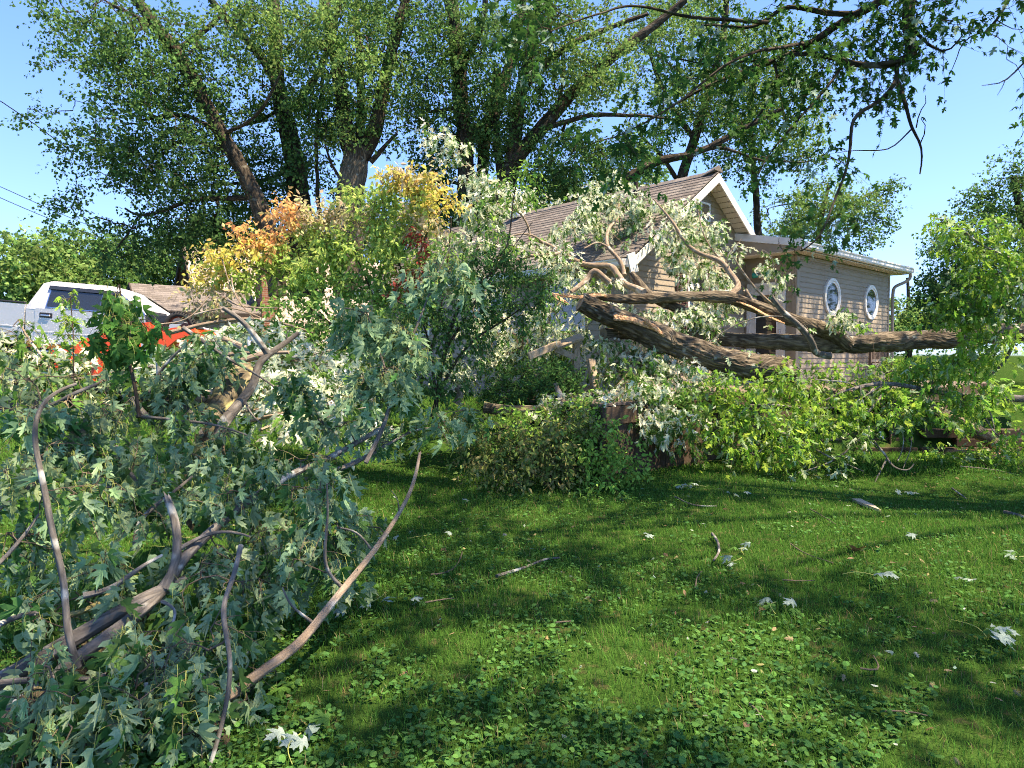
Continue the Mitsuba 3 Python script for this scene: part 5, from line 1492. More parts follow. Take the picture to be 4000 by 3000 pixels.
ROWS = [(1310, 425, 60, 38, 12.6, .4, 26), (1250, 455, 60, 40, 12.2, .4, 22), (1205, 500, 50, 35, 11.4, .4, 14), (1290, 480, 50, 35, 12, .4, 15), (1340, 470, 35, 40, 12.3, .3, 12, 2), (1350, 520, 30, 35, 11.9, .3, 9, 2), (1400, 430, 40, 35, 12.3, .4, 15), (1450, 450, 45, 45, 12.0, .3, 16), (1500, 470, 40, 50, 11.8, .3, 14), (1450, 520, 60, 40, 11.5, .35, 18), (1530, 530, 45, 45, 11.6, .3, 14), (1470, 580, 50, 40, 11.3, .3, 14), (1545, 600, 45, 40, 11.3, .3, 11), (1420, 570, 30, 30, 11.3, .25, 6),
        (1600, 545, 14, 10, 11, .1, 2), (1660, 570, 20, 22, 10.8, .15, 4), (1690, 610, 12, 14, 10.8, .1, 2),
        (948, 296, 26, 13, 10.6, .2, 5), (985, 335, 28, 18, 10.6, .25, 7), (1035, 385, 35, 22, 10.7, .3, 9), (1070, 425, 40, 30, 10.7, .3, 10), (1130, 450, 45, 40, 10.8, .3, 14), (1040, 470, 55, 40, 10.6, .35, 17), (1110, 515, 60, 35, 10.7, .3, 16), (1010, 530, 55, 35, 10.4, .35, 15), (1180, 470, 35, 35, 11, .25, 8),
        (1180, 560, 50, 30, 10.6, .3, 8), (1230, 570, 40, 25, 10.7, .25, 6), (1290, 610, 40, 22, 10.7, .25, 8), (1250, 640, 45, 18, 10.5, .25, 8), (1340, 610, 25, 20, 10.7, .2, 4), (1300, 665, 45, 14, 10.2, .2, 6), (1395, 672, 60, 12, 10.2, .15, 8), (1375, 700, 60, 14, 10.2, .2, 8),
        (1545, 650, 45, 30, 10.8, .25, 11), (1490, 690, 55, 25, 10.4, .25, 12), (1560, 710, 50, 30, 10.5, .25, 12), (1440, 735, 60, 25, 10.3, .25, 11), (1540, 770, 70, 28, 10.2, .25, 14), (1620, 760, 60, 30, 10.3, .25, 12), (1650, 720, 30, 25, 10.6, .2, 5), (1700, 760, 40, 20, 10.4, .2, 6),
        (1120, 740, 60, 30, 10.0, .35, 10), (1180, 690, 50, 25, 10.0, .3, 8), (1060, 700, 55, 35, 10.0, .35, 10), (1300, 745, 30, 22, 10.0, .2, 5), (1810, 690, 45, 16, 10.4, .2, 5), (1740, 720, 25, 20, 10.4, .2, 4), (1240, 720, 40, 25, 10.3, .25, 7), (1380, 770, 60, 25, 10.0, .25, 12), (1460, 800, 60, 25, 9.9, .25, 12), (1300, 800, 30, 25, 10.1, .2, 5), (1090, 780, 60, 30, 10.1, .3, 12), (1010, 790, 50, 40, 10.0, .3, 11), (1030, 620, 50, 40, 10.4, .3, 12), (1380, 840, 70, 25, 9.2, .3, 14), (1300, 870, 60, 22, 8.9, .25, 11), (1420, 900, 60, 28, 8.9, .25, 12), (1210, 860, 45, 18, 8.9, .2, 6)]
ROWS = [(*r[:6], int(r[6] * (1.5 if r[1] > 680 else 1.1)), *r[7:]) for r in ROWS]
P, K = blobs('f', ROWS, rg)
plant(fm, defaults(FL_, 'bark_limb', sides=10, step=.06, wob=.03, seed=400), P, HANG, rg, F_TOP, F_BOT, nleaf=200, pals=K, twigmat='twig_pale', tip_r=.0025, gain=.0022, clear=(OPEN3, OPEN4, OPEN5, OPEN6))

rg = np.random.default_rng(81)
bl = thing('broken_limb', 'massive broken limb with furrowed bark and pale torn wood slanting below the gable', 'log')
BL = [seg('z3', [(-55, 985, 9.75), (60, 1045, 9.8), (200, 1105, 9.85), (500, 1235, 9.95), (800, 1350, 10.0), (1100, 1425, 10.05), (1330, 1475, 10.1)], .125, .225, name='stem', mat='bark_log', sides=72, step=.02, rough=.020, knots=4, wob=.03)]
plant(bl, defaults(BL, 'bark_log', seed=440), np.zeros((0, 3)), HANG, rg, F_TOP, F_BOT)
# pale splinters: the torn face on its back and its split left end


def splinter(key, spine, widths, thick, seed, mat='torn_wood'):
    r = np.random.default_rng(seed)
    c = spline(spine, .03)
    n_ = len(c); t = np.linspace(0, 1, n_)
    w = np.interp(t, np.linspace(0, 1, len(widths)), widths) * r.uniform(.8, 1.15, n_)
    tan = nrm(np.gradient(c, axis=0))
    up = nrm(np.array([0, -.75, .66]) - tan * (tan @ [0, -.75, .66])[:, None]); sd = np.cross(tan, up)
    V = []
    for s, u in ((-1, -.2), (-.6, .8), (.1, 1), (.8, .6), (1, -.2), (0, -1)):
        V.append(c + sd * (w * s)[:, None] + up * (thick * u * r.uniform(.6, 1.2, n_))[:, None])
    V = np.stack(V, 1); m_ = V.shape[1]
    i, k_ = np.meshgrid(np.arange(n_ - 1), np.arange(m_), indexing='ij'); i, k_ = i.ravel(), k_.ravel(); k2 = (k_ + 1) % m_
    F = np.vstack([np.stack([i * m_ + k_, i * m_ + k2, (i + 1) * m_ + k2], 1), np.stack([i * m_ + k_, (i + 1) * m_ + k2, (i + 1) * m_ + k_], 1)])
    e = n_ * m_ - m_
    F = np.vstack([F, [[0, q, q + 1] for q in range(1, m_ - 1)], [[e, e + q + 1, e + q] for q in range(1, m_ - 1)]])
    return add(key, (V.reshape(-1, 3), F), mat)


splinter(f'{bl}__torn_face', line('z3', (165, 1090, 9.66), (260, 1100, 9.68), (360, 1130, 9.70), (470, 1185, 9.74)), [.05, .055, .05, .02], .035, 1)
splinter(f'{bl}__torn_face', line('z3', (370, 1110, 9.66), (430, 1150, 9.68), (500, 1215, 9.74)), [.02, .05, .015], .03, 2)
splinter(f'{bl}__torn_face', line('z2', (1448, 262, 9.62), (1500, 285, 9.64), (1560, 320, 9.7)), [.06, .05, .01], .03, 3)
splinter(f'{bl}__torn_face', line('z2', (1460, 255, 9.75), (1560, 262, 9.75), (1680, 290, 9.75)), [.02, .03, .01], .02, 4)
splinter(f'{fm}__torn_face', line('z2', (1530, 262, 9.72), (1640, 275, 9.76), (1780, 262, 9.8), (1830, 275, 9.85)), [.02, .035, .04, .01], .025, 5)
splinter(f'{fm}__torn_face', line('z3', (980, 985, 10.36), (1080, 1020, 10.42), (1180, 1075, 10.5), (1300, 1130, 10.56)), [.01, .03, .03, .015], .015, 6)

rg = np.random.default_rng(82)
sl_ = thing('slanting_log', 'dark slanting log propped on the ground against the retaining wall at right', 'log')
plant(sl_, defaults([seg('z4', [(1250, 1060, 11.3), (1390, 1130, 11.1), (1600, 1215, 10.9), (1780, 1330, 10.75), (1905, 1425, 10.6)], .13, .085, name='stem', mat='bark_old', sides=36, step=.03, rough=.010, jag=.06)], 'bark_old', seed=450), np.zeros((0, 3)), HANG, rg, F_TOP)
lg_ = thing('small_log', 'short pale log lying on the lawn edge below the broken railing', 'log')
plant(lg_, defaults([seg('z2', [(1000, 1005, 8.9), (1150, 1022, 8.9), (1330, 1020, 8.9), (1480, 1035, 8.95), (1620, 1060, 9.0)], .075, .05, name='stem', mat='bark_old', sides=24, step=.03, rough=.008),
                     seg('z2', [(1560, 1045, 8.95), (1520, 960, 9.0), (1480, 850, 9.1)], .05, .03, mat='bark_pale'), seg('z2', [(820, 980, 8.9), (850, 900, 8.9), (820, 870, 8.9)], .05, .04, mat='bark_pale')], 'bark_pale', seed=460), np.zeros((0, 3)), HANG, rg, F_TOP)

rg = np.random.default_rng(83)
rb = thing('fallen_bough', 'sunlit yellow-green fallen bough heaped over the retaining wall at right', 'fallen branch')
RB_ = [seg('z4', [(2250, 1040, 10.0), (2028, 1030, 9.9), (1750, 1020, 9.8), (1520, 1000, 9.7), (1300, 960, 9.6), (1000, 920, 9.4), (800, 960, 9.2)], .06, .02, name='limb'),
       seg('z4', [(1640, 870, 10.0), (1700, 790, 10.0), (1780, 700, 9.9), (1865, 595, 9.8)], .055, .045, jag=.1, bare=True, mat='bark_pale'),
       seg('z4', [(1580, 690, 10.2), (1640, 665, 10.2), (1690, 645, 10.2)], .03, .03, mat='bark_pale', jag=.08, bare=True),
       seg('z4', [(1720, 1000, 9.7), (1830, 965, 9.7), (1910, 940, 9.8)], .035, .015, mat='bark_stem', jag=.1, bare=True),
       seg('z4', [(690, 1322, 9.3), (780, 1295, 9.2), (880, 1262, 9.1), (965, 1240, 9.2)], .035, .025),
       seg('z4', [(900, 1262, 9.1), (960, 1350, 9.0), (1030, 1440, 8.9), (1080, 1512, 8.8), (1150, 1545, 8.7), (1205, 1535, 8.7), (1235, 1495, 8.7)], .018, .008),
       seg('z4', [(880, 1270, 9.1), (800, 1360, 9.0), (640, 1480, 8.9), (400, 1562, 8.8)], .016, .006),
       seg('z4', [(1040, 1460, 8.9), (1000, 1540, 8.8), (950, 1640, 8.7)], .012, .005, bare=True),
       seg('z4', [(140, 1210, 9.2), (350, 1300, 9.1), (480, 1360, 9.0), (620, 1440, 8.9), (870, 1550, 8.8)], .022, .007),
       seg('z4', [(0, 1450, 9.0), (150, 1400, 9.1), (350, 1375, 9.1), (560, 1335, 9.2), (700, 1320, 9.2)], .022, .016),
       seg('z4', [(0, 1080, 9.5), (250, 1075, 9.4), (500, 1100, 9.4), (740, 1090, 9.3), (900, 1100, 9.3)], .016, .008),
       seg('z4', [(1000, 910, 9.5), (840, 940, 9.3), (700, 990, 9.2), (540, 1070, 9.2)], .022, .010),
       seg('z4', [(1010, 930, 9.4), (900, 1000, 9.2), (780, 1080, 9.1)], .014, .006, bare=True),
       seg('z4', [(850, 940, 9.2), (860, 1010, 9.1), (880, 1090, 9.1)], .012, .006, bare=True),
       seg('z4', [(1010, 1000, 9.3), (960, 1060, 9.2), (900, 1130, 9.1), (830, 1180, 9.1)], .02, .012, bare=True),
       seg('z4', [(520, 890, 9.8), (650, 900, 9.7), (780, 920, 9.6), (960, 1010, 9.5)], .010, .006),
       seg('z4', [(1880, 0, 9.3), (1950, 40, 9.2), (2100, 110, 9.1)], .016, .02),
       seg('rt', [(185, 325, 9.2), (280, 340, 9.2), (400, 440, 9.1), (520, 500, 9.1), (640, 560, 9.0), (760, 640, 9.0)], .008, .025),
       seg('rt', [(340, 630, 9.2), (480, 605, 9.1), (640, 575, 9.0), (740, 570, 9.0)], .008, .018),
       seg('rt', [(430, 1210, 9.4), (470, 1300, 9.3), (490, 1370, 9.2)], .012, .006, bare=True),
       seg('rt', [(420, 1260, 9.5), (470, 1360, 9.5), (545, 1445, 9.6)], .012, .006, bare=True),
       seg('rt', [(640, 700, 9.0), (600, 900, 9.2), (520, 1060, 9.4), (400, 1140, 9.5)], .03, .015),
       seg('rt', [(25, 1360, 9.2), (38, 1440, 9.1), (10, 1530, 9.0)], .008, .006, bare=True),
       seg('rt', [(80, 1410, 9.2), (70, 1480, 9.1), (35, 1570, 9.0)], .007, .005, bare=True),
       seg('rt', [(320, 1560, 9.3), (450, 1570, 9.2), (640, 1610, 9.0)], .010, .008)]
ROWS = [(1560, 850, 80, 40, 9.3, .35, 20, 1), (1460, 850, 60, 35, 9.4, .3, 11), (1690, 840, 95, 40, 9.6, .35, 22, 1), (1620, 920, 95, 40, 9.0, .3, 24, 1), (1780, 900, 90, 45, 9.2, .35, 26, 1), (1850, 830, 80, 40, 9.8, .35, 18, 1), (1950, 800, 80, 45, 9.8, .4, 22, 1), (2050, 790, 80, 45, 9.5, .4, 22, 1), (2130, 740, 70, 60, 9.3, .4, 24, 1), (2110, 640, 80, 45, 9.2, .35, 20, 1), (2170, 580, 45, 70, 9.0, .3, 14, 1), (2060, 690, 50, 35, 9.3, .3, 11, 1), (2090, 860, 100, 45, 9.4, .35, 26, 1), (1950, 880, 80, 35, 9.2, .35, 20, 1),
        (1690, 970, 80, 28, 8.9, .3, 15, 1), (1560, 960, 60, 25, 8.9, .25, 9, 1), (1850, 960, 50, 22, 8.9, .25, 6), (1800, 1000, 80, 16, 8.8, .2, 5), (2065, 985, 35, 20, 9.9, .2, 6, 1), (2110, 1010, 60, 16, 9.6, .2, 7, 1), (2190, 930, 30, 60, 9.4, .25, 9, 1), (1490, 910, 60, 35, 9.0, .3, 13), (1410, 880, 55, 40, 9.2, .3, 13), (1340, 820, 45, 35, 9.4, .3, 9), (1400, 800, 50, 25, 9.7, .3, 8),
        (2035, 480, 22, 12, 9.2, .12, 4, 1), (2065, 515, 35, 16, 9.2, .2, 5, 1), (2110, 545, 45, 18, 9.1, .2, 8, 1), (2150, 490, 45, 20, 9.1, .2, 7, 1), (2120, 600, 50, 16, 9.1, .2, 9, 1), (2080, 630, 16, 25, 9.1, .1, 4), (2040, 710, 30, 18, 9.3, .2, 4, 1), (2180, 660, 30, 40, 8.9, .2, 8), (1770, 800, 40, 20, 10, .2, 6, 1), (1690, 790, 35, 18, 10, .2, 5, 1), (1780, 745, 18, 30, 10.2, .15, 5, 1), (1870, 745, 25, 35, 10.2, .2, 7, 1), (1730, 640, 14, 18, 10.4, .1, 0), (1900, 750, 40, 22, 10.2, .2, 7, 1), (2000, 770, 25, 20, 10, .2, 5, 1)]
P, K = blobs('f', ROWS, rg)
plant(rb, defaults(RB_, 'bark_limb', sides=9, step=.05, wob=.03, seed=500), P, SUNNY, rg, F_TOP, F_BOT, nleaf=290, pals=K, leafmat_='leaf_thin', tip_r=.0022, gain=.0016, clear=(OPEN6, OPEN7, OPEN8))

# ------------------------------------------------------------------ shrubs in the middle
SHR = dict(tm=OVAL, size=.075, shoots=5, leaves=10, length=.30, hang=.28, up=.6, tumble=.8, spread=.9, fwd=.6, petiole=.25, stems=True, shoot_r=.0018, clumpjit=.08, jit=.16)
rg = np.random.default_rng(90)
sh1 = thing('flowering_shrub', 'tall shrub turning orange and yellow at its tips in the middle of the yard', 'shrub')
S1 = [seg('f', [(882, 900, 9.2), (888, 760, 9.2), (892, 650, 9.2), (905, 560, 9.2), (935, 470, 9.2)], .035, .008),
      seg('f', [(872, 890, 9.2), (842, 740, 9.2), (790, 600, 9.2), (750, 510, 9.2)], .028, .007),
      seg('f', [(890, 890, 9.2), (945, 700, 9.1), (968, 560, 9.1), (975, 470, 9.1)], .025, .006),
      seg('f', [(860, 890, 9.2), (760, 740, 9.0), (650, 650, 9.0), (560, 580, 9.0), (480, 590, 9.0)], .03, .006),
      seg('f', [(850, 880, 9.2), (720, 700, 9.3), (650, 560, 9.3), (615, 460, 9.3)], .028, .006),
      seg('f', [(892, 650, 9.2), (860, 560, 9.2), (830, 450, 9.2)], .016, .005),
      seg('f', [(842, 740, 9.2), (860, 640, 9.1), (865, 560, 9.1)], .016, .006)]
PAL = [[(.50, .24, .10), (.46, .28, .12), (.42, .30, .12)], [(.42, .36, .08), (.36, .36, .09), (.40, .30, .10)], [(.24, .32, .08), (.27, .35, .10), (.20, .28, .07)], [(.33, .27, .17), (.30, .30, .13), (.34, .30, .20)], [(.16, .26, .07), (.19, .29, .08), (.13, .22, .06)], [(.26, .05, .04), (.20, .05, .04)]]
ROWS = [(608, 462, 32, 26, 9.3, .25, 9, 0), (560, 515, 45, 22, 9.2, .3, 10, 0), (575, 545, 50, 28, 9.2, .3, 10, 1), (505, 560, 45, 20, 9.0, .3, 8, 1), (520, 600, 55, 22, 9.0, .3, 9, 2), (450, 600, 40, 22, 9.0, .3, 7, 1), (460, 645, 45, 20, 8.9, .25, 8, 3), (590, 590, 55, 40, 9.1, .35, 14, 2), (650, 520, 50, 40, 9.3, .35, 14, 2), (660, 470, 35, 20, 9.3, .25, 5, 3), (720, 475, 50, 30, 9.3, .3, 10, 3), (700, 520, 55, 40, 9.3, .35, 13, 2), (790, 430, 60, 26, 9.3, .3, 11, 2), (760, 470, 60, 30, 9.3, .3, 10, 3), (865, 400, 65, 22, 9.2, .3, 12, 1), (900, 395, 70, 25, 9.2, .3, 9, 3), (860, 430, 80, 28, 9.2, .3, 13, 2), (935, 430, 40, 40, 9.1, .3, 11, 1), (840, 480, 80, 35, 9.2, .35, 14, 2), (930, 490, 50, 30, 9.1, .3, 9, 3), (780, 540, 80, 45, 9.2, .4, 20, 2), (690, 590, 70, 45, 9.1, .4, 17, 2), (850, 560, 70, 50, 9.1, .4, 19, 2), (930, 560, 50, 45, 9.1, .35, 12, 4), (770, 620, 80, 40, 9.1, .4, 17, 4), (650, 650, 70, 35, 9.0, .4, 13, 4), (870, 640, 70, 45, 9.1, .4, 17, 4), (905, 585, 22, 12, 8.9, .1, 3, 5), (870, 610, 14, 10, 8.9, .1, 2, 5), (930, 520, 20, 10, 8.9, .1, 2, 5), (830, 700, 90, 45, 9.0, .4, 20, 4), (720, 710, 80, 45, 9.0, .4, 17, 4), (640, 720, 60, 35, 8.9, .35, 10, 4), (780, 780, 90, 45, 8.9, .4, 20, 4), (880, 780, 60, 50, 9, .35, 13, 4), (700, 800, 70, 40, 8.8, .35, 11, 4), (800, 850, 90, 35, 8.8, .35, 13, 4), (870, 860, 60, 35, 8.8, .3, 8, 4)]
P, K = blobs('f', ROWS, rg)
plant(sh1, defaults(S1, 'bark_stem', sides=8, step=.08, wob=.04, seed=600), P, SHR, rg, PAL, None, pals=K, leafmat_='leaf_thin', twigmat='twig_dark', tip_r=.0022, gain=.0014, kt=1.8)

rg = np.random.default_rng(91)
sh2 = thing('locust_shrub', 'dark green fine-leaved shrub in front of the torn end of the broken limb', 'shrub')
S2 = [seg('f', [(938, 905, 8.6), (960, 760, 8.6), (1010, 640, 8.6), (1085, 560, 8.7), (1108, 440, 8.8), (1122, 365, 8.8)], .032, .006),
      seg('f', [(930, 900, 8.6), (1000, 760, 8.5), (1090, 690, 8.4), (1160, 640, 8.3)], .026, .006),
      seg('f', [(945, 900, 8.6), (930, 760, 8.5), (900, 680, 8.4), (830, 640, 8.3)], .022, .006),
      seg('f', [(960, 760, 8.6), (1060, 600, 8.7), (1150, 480, 8.8)], .018, .004)]
LOC = dict(SHR, tm=OVAL, size=.055, shoots=4, leaves=12, length=.32, hang=.2, up=1.0, tumble=.35, petiole=.15)
LP = [[(.055, .115, .032), (.065, .13, .036), (.045, .095, .03)], [(.17, .28, .05), (.22, .33, .06)]]
ROWS = [(1090, 600, 65, 38, 8.5, .4, 24), (1145, 645, 50, 40, 8.3, .35, 18), (1050, 565, 55, 30, 8.6, .35, 14), (1010, 630, 65, 45, 8.5, .4, 20), (1080, 680, 60, 35, 8.4, .35, 16), (950, 700, 60, 40, 8.4, .4, 16), (890, 670, 55, 40, 8.4, .35, 13), (1120, 372, 22, 14, 8.8, .12, 4, 1), (1112, 410, 18, 25, 8.8, .15, 4, 1), (1150, 435, 20, 14, 8.8, .15, 3, 1), (1150, 470, 18, 20, 8.8, .15, 3, 1), (1085, 520, 40, 20, 8.7, .25, 6, 1), (1000, 720, 55, 35, 8.4, .35, 12), (930, 780, 50, 40, 8.4, .35, 10), (1040, 760, 45, 30, 8.4, .3, 7), (850, 720, 50, 30, 8.3, .3, 8), (960, 840, 50, 35, 8.5, .3, 9), (1190, 610, 25, 15, 8.2, .2, 4)]
P, K = blobs('f', ROWS, rg)
plant(sh2, defaults(S2, 'bark_stem', sides=8, step=.08, wob=.04, seed=620), P, LOC, rg, LP, None, pals=K, leafmat_='leaf', twigmat='twig_dark', tip_r=.002, gain=.0012, clear=(OPEN4,))

rg = np.random.default_rng(92)
sh3 = thing('low_shrub', 'low olive-green shrub with bronze leaves at the front edge of the debris', 'shrub')
S3 = [seg('f', [(1180, 1060, 8.3), (1150, 990, 8.3), (1080, 940, 8.3)], .016, .005), seg('f', [(1185, 1060, 8.3), (1200, 980, 8.3), (1230, 910, 8.4)], .016, .005), seg('f', [(1190, 1060, 8.3), (1270, 990, 8.3), (1340, 950, 8.4)], .016, .005), seg('f', [(1330, 1075, 8.2), (1345, 1000, 8.3), (1330, 930, 8.4)], .012, .005)]
OLV = [[(.10, .15, .04), (.13, .17, .05), (.15, .15, .06)], [(.12, .22, .04), (.16, .26, .05)]]
ROWS = [(1050, 970, 60, 45, 8.2, .35, 24), (1140, 960, 65, 50, 8.2, .4, 28), (1230, 940, 70, 50, 8.3, .4, 26), (1200, 1005, 65, 35, 8.1, .35, 18), (1300, 960, 65, 45, 8.3, .4, 22, 1), (1340, 1010, 45, 35, 8.1, .3, 12, 1), (1290, 1030, 45, 25, 8.0, .3, 9, 1), (1100, 910, 60, 30, 8.5, .3, 14, 1), (1240, 890, 60, 28, 8.6, .3, 12, 1), (1010, 930, 35, 35, 8.4, .3, 8, 0), (1110, 1025, 50, 20, 8.0, .25, 8, 0)]
P, K = blobs('f', ROWS, rg)
plant(sh3, defaults(S3, 'bark_stem', sides=7, step=.08, seed=640), P, dict(SHR, size=.07, shoots=4, leaves=9), rg, OLV, None, pals=K, leafmat_='leaf', twigmat='twig_dark', tip_r=.002, gain=.001)

rg = np.random.default_rng(93)
jun = thing('juniper', 'rounded dense juniper bush between the shrubs and the broken railing', 'shrub')
P, K = blobs('f', [(1150, 835, 100, 45, 9.6, .5, 120), (1200, 830, 60, 45, 9.5, .4, 50), (1100, 860, 60, 30, 9.5, .4, 36)], rg, lo=.55)
plant(jun, defaults([seg('f', [(1150, 960, 9.6), (1150, 900, 9.6), (1150, 850, 9.6)], .04, .02), seg('f', [(1150, 940, 9.6), (1200, 870, 9.6)], .02, .01)], 'bark_stem', seed=660), P,
      dict(SHR, tm=NEEDLE + OVAL, size=.05, shoots=5, leaves=12, length=.16, hang=0, up=.4, tumble=.9, lift=.2), rg, [(.045, .10, .03), (.06, .13, .035), (.04, .085, .03)], None, leafmat_='leaf', twigmat='twig_dark', gain=.001)

OPEN1 = [(-60, 300), (-60, 650), (0, 700), (40, 765), (100, 800), (235, 805), (300, 770), (420, 725), (560, 690), (700, 600), (700, 300)]
OPEN2 = [(640, 1800), (640, 1580), (600, 1440), (700, 1340), (780, 1260), (850, 1200), (870, 1130), (800, 1090), (740, 1080), (700, 1040), (780, 1010), (1000, 960), (2300, 960), (2300, 1800)]
rg = np.random.default_rng(94)
bp = thing('brush_pile', 'heap of silvery leafy branches lying behind the foreground log', 'brush pile')
B1 = [seg('f', [(360, 720, 8.5), (450, 700, 8.6), (560, 690, 8.6), (680, 720, 8.6)], .03, .01, mat='bark_pale'), seg('f', [(430, 860, 7.2), (560, 800, 7.4), (700, 760, 7.8)], .035, .012, mat='bark_pale'),
      seg('f', [(540, 910, 6.6), (640, 885, 6.8), (740, 868, 7), (850, 860, 7.2)], .018, .006, mat='bark_pale'), seg('f', [(560, 930, 6.4), (660, 890, 6.7), (760, 850, 7)], .014, .006, mat='bark_pale', bare=True), seg('f', [(520, 890, 6.6), (650, 870, 6.8), (800, 840, 7)], .014, .006, mat='bark_pale', bare=True), seg('f', [(600, 950, 6.3), (700, 905, 6.5), (790, 880, 6.8)], .012, .005, mat='bark_pale', bare=True), seg('f', [(570, 900, 6.5), (680, 880, 6.6), (780, 862, 6.9)], .010, .005, mat='bark_pale', bare=True),
      seg('f', [(480, 640, 8.6), (520, 660, 8.5), (600, 665, 8.4)], .012, .006, mat='bark_pale', bare=True), seg('f', [(420, 680, 8.4), (500, 665, 8.4), (570, 690, 8.4)], .012, .006, mat='bark_pale', bare=True), seg('f', [(500, 600, 8.6), (510, 640, 8.5), (560, 700, 8.4)], .010, .006, mat='bark_pale', bare=True), seg('f', [(480, 560, 8.6), (500, 620, 8.6), (520, 650, 8.5)], .009, .005, mat='bark_pale', bare=True),
      seg('f', [(330, 700, 8), (400, 690, 8), (450, 640, 8.2)], .012, .006, mat='bark_pale', bare=True)]
ROWS = [(450, 690, 60, 18, 8.5, .3, 12), (400, 720, 60, 25, 8, .35, 14), (520, 720, 60, 28, 7.9, .35, 16), (600, 730, 60, 28, 8.2, .35, 15), (480, 780, 65, 30, 7.4, .35, 17), (570, 790, 65, 30, 7.5, .35, 17), (670, 780, 60, 35, 7.8, .35, 15), (620, 840, 60, 28, 7.0, .3, 13), (700, 840, 60, 30, 7.1, .3, 12), (560, 860, 60, 25, 6.8, .3, 11), (420, 790, 50, 35, 7.0, .35, 14), (780, 810, 60, 30, 7.6, .3, 10), (640, 910, 70, 16, 6.4, .25, 6), (740, 900, 70, 16, 6.6, .25, 6), (330, 740, 50, 25, 7.6, .3, 12), (360, 800, 50, 30, 6.8, .3, 12)]
P, K = blobs('f', ROWS, rg)
plant(bp, defaults(B1, 'bark_pale', sides=8, step=.06, wob=.03, seed=680), P, dict(HANG, hang=.5, size=.12), rg, [F_TOP[0]], [F_BOT[0]], pals=K, twigmat='twig_pale', tip_r=.002, gain=.0016, clear=(OPEN1, OPEN2))

# ------------------------------------------------------------------ the foreground heap at the left
NEAR = dict(tm=MAPLE_NEAR, size=.110, shoots=2, leaves=5, length=.20, hang=.92, up=.7, tumble=.55, spread=.8, fwd=.55, sag=.35, flip=.70, rand=.30, petiole=.8, stalk=.0013, shoot_r=.0030, clumpjit=.06)
N_TOP = [[(.042, .095, .028), (.055, .115, .032), (.036, .08, .025)], [(.07, .14, .028), (.085, .16, .03)]]
N_BOT = [[(.185, .275, .155), (.215, .30, .175), (.155, .245, .135)], [(.14, .21, .11), (.17, .235, .13)]]
rg = np.random.default_rng(100)
fl = thing('foreground_limb', 'big fallen limb in the left foreground with drooping silver-backed leaves', 'fallen branch')
NL = [seg('z8', [(-200, 1400, 3.0), (0, 1285, 3.1), (150, 1200, 3.15), (330, 1095, 3.25), (560, 962, 3.4), (700, 890, 3.5), (800, 850, 3.6)], .052, .030, label='thick grey limb'),
      seg('z8', [(715, 885, 3.5), (752, 790, 3.55), (765, 700, 3.6), (758, 600, 3.65), (725, 500, 3.7)], .028, .020, jag=.10, bare=True, label='snapped upright branch with a pale tip'),
      seg('z8', [(-150, 1560, 2.8), (0, 1452, 2.9), (150, 1335, 3.0), (330, 1190, 3.1), (560, 1020, 3.35), (700, 890, 3.5), (790, 760, 3.6), (900, 650, 3.8), (1040, 530, 4.1), (1250, 400, 4.5), (1400, 330, 4.8), (1650, 190, 5.2)], .034, .018),
      seg('z8', [(1320, 405, 4.6), (1480, 362, 4.8), (1660, 270, 5.1), (1800, 200, 5.3), (1880, 190, 5.4)], .020, .007),
      seg('z8', [(335, 1225, 2.95), (290, 1050, 2.95), (275, 850, 3.0), (235, 660, 3.0), (185, 420, 3.05), (150, 200, 3.1), (210, 60, 3.2), (330, 0, 3.3)], .017, .009),
      seg('z8', [(-60, 1300, 2.9), (100, 1280, 2.9), (250, 1268, 2.95), (400, 1270, 3.0), (460, 1255, 3.0)], .016, .010),
      seg('z8', [(630, 1290, 2.8), (650, 1450, 2.75), (700, 1600, 2.7), (740, 1720, 2.7)], .010, .006),
      seg('z8', [(1040, 700, 3.3), (1000, 850, 3.1), (965, 980, 2.95), (988, 1150, 2.85), (990, 1300, 2.8), (950, 1500, 2.7), (890, 1700, 2.65)], .014, .008),
      seg('z8', [(360, 915, 3.3), (480, 880, 3.35), (600, 800, 3.4), (700, 740, 3.5)], .016, .008),
      seg('z8', [(585, 700, 3.8), (610, 590, 3.9), (720, 490, 4.0), (830, 400, 4.2)], .014, .007),
      seg('z8', [(780, 710, 3.6), (900, 650, 3.7), (1000, 640, 3.7), (1080, 660, 3.65)], .012, .006),
      seg('z8', [(500, 270, 4.3), (560, 370, 4.2), (650, 480, 4.1)], .016, .010),
      seg('z8', [(560, 260, 4.6), (690, 370, 4.5), (790, 420, 4.4)], .014, .009),
      seg('z8', [(240, 130, 4.2), (290, 170, 4.2), (350, 215, 4.2)], .030, .030, jag=.03, bare=True, mat='bark_old'),
      seg('z8', [(130, 110, 4.6), (220, 95, 4.6), (290, 60, 4.6), (420, 0, 4.7)], .018, .010),
      seg('z8', [(420, 440, 4.2), (500, 455, 4.2), (640, 465, 4.2)], .02, .014, bare=True), seg('z8', [(350, 530, 4.1), (450, 520, 4.1), (590, 525, 4.1)], .014, .010, bare=True),
      seg('z8', [(-30, 560, 3.5), (90, 470, 3.6), (170, 420, 3.7)], .012, .007), seg('z8', [(-30, 800, 3.3), (70, 690, 3.4), (170, 560, 3.5)], .012, .007),
      seg('z8', [(-40, 1060, 3.0), (60, 1010, 3.1), (150, 990, 3.1)], .016, .010, jag=.05, bare=True),
      seg('z8', [(700, 940, 3.3), (760, 990, 3.2), (720, 1090, 3.1)], .008, .005, bare=True),
      seg('z8', [(300, 1000, 3.4), (420, 950, 3.45), (500, 880, 3.5)], .018, .012, mat='bark_old')]
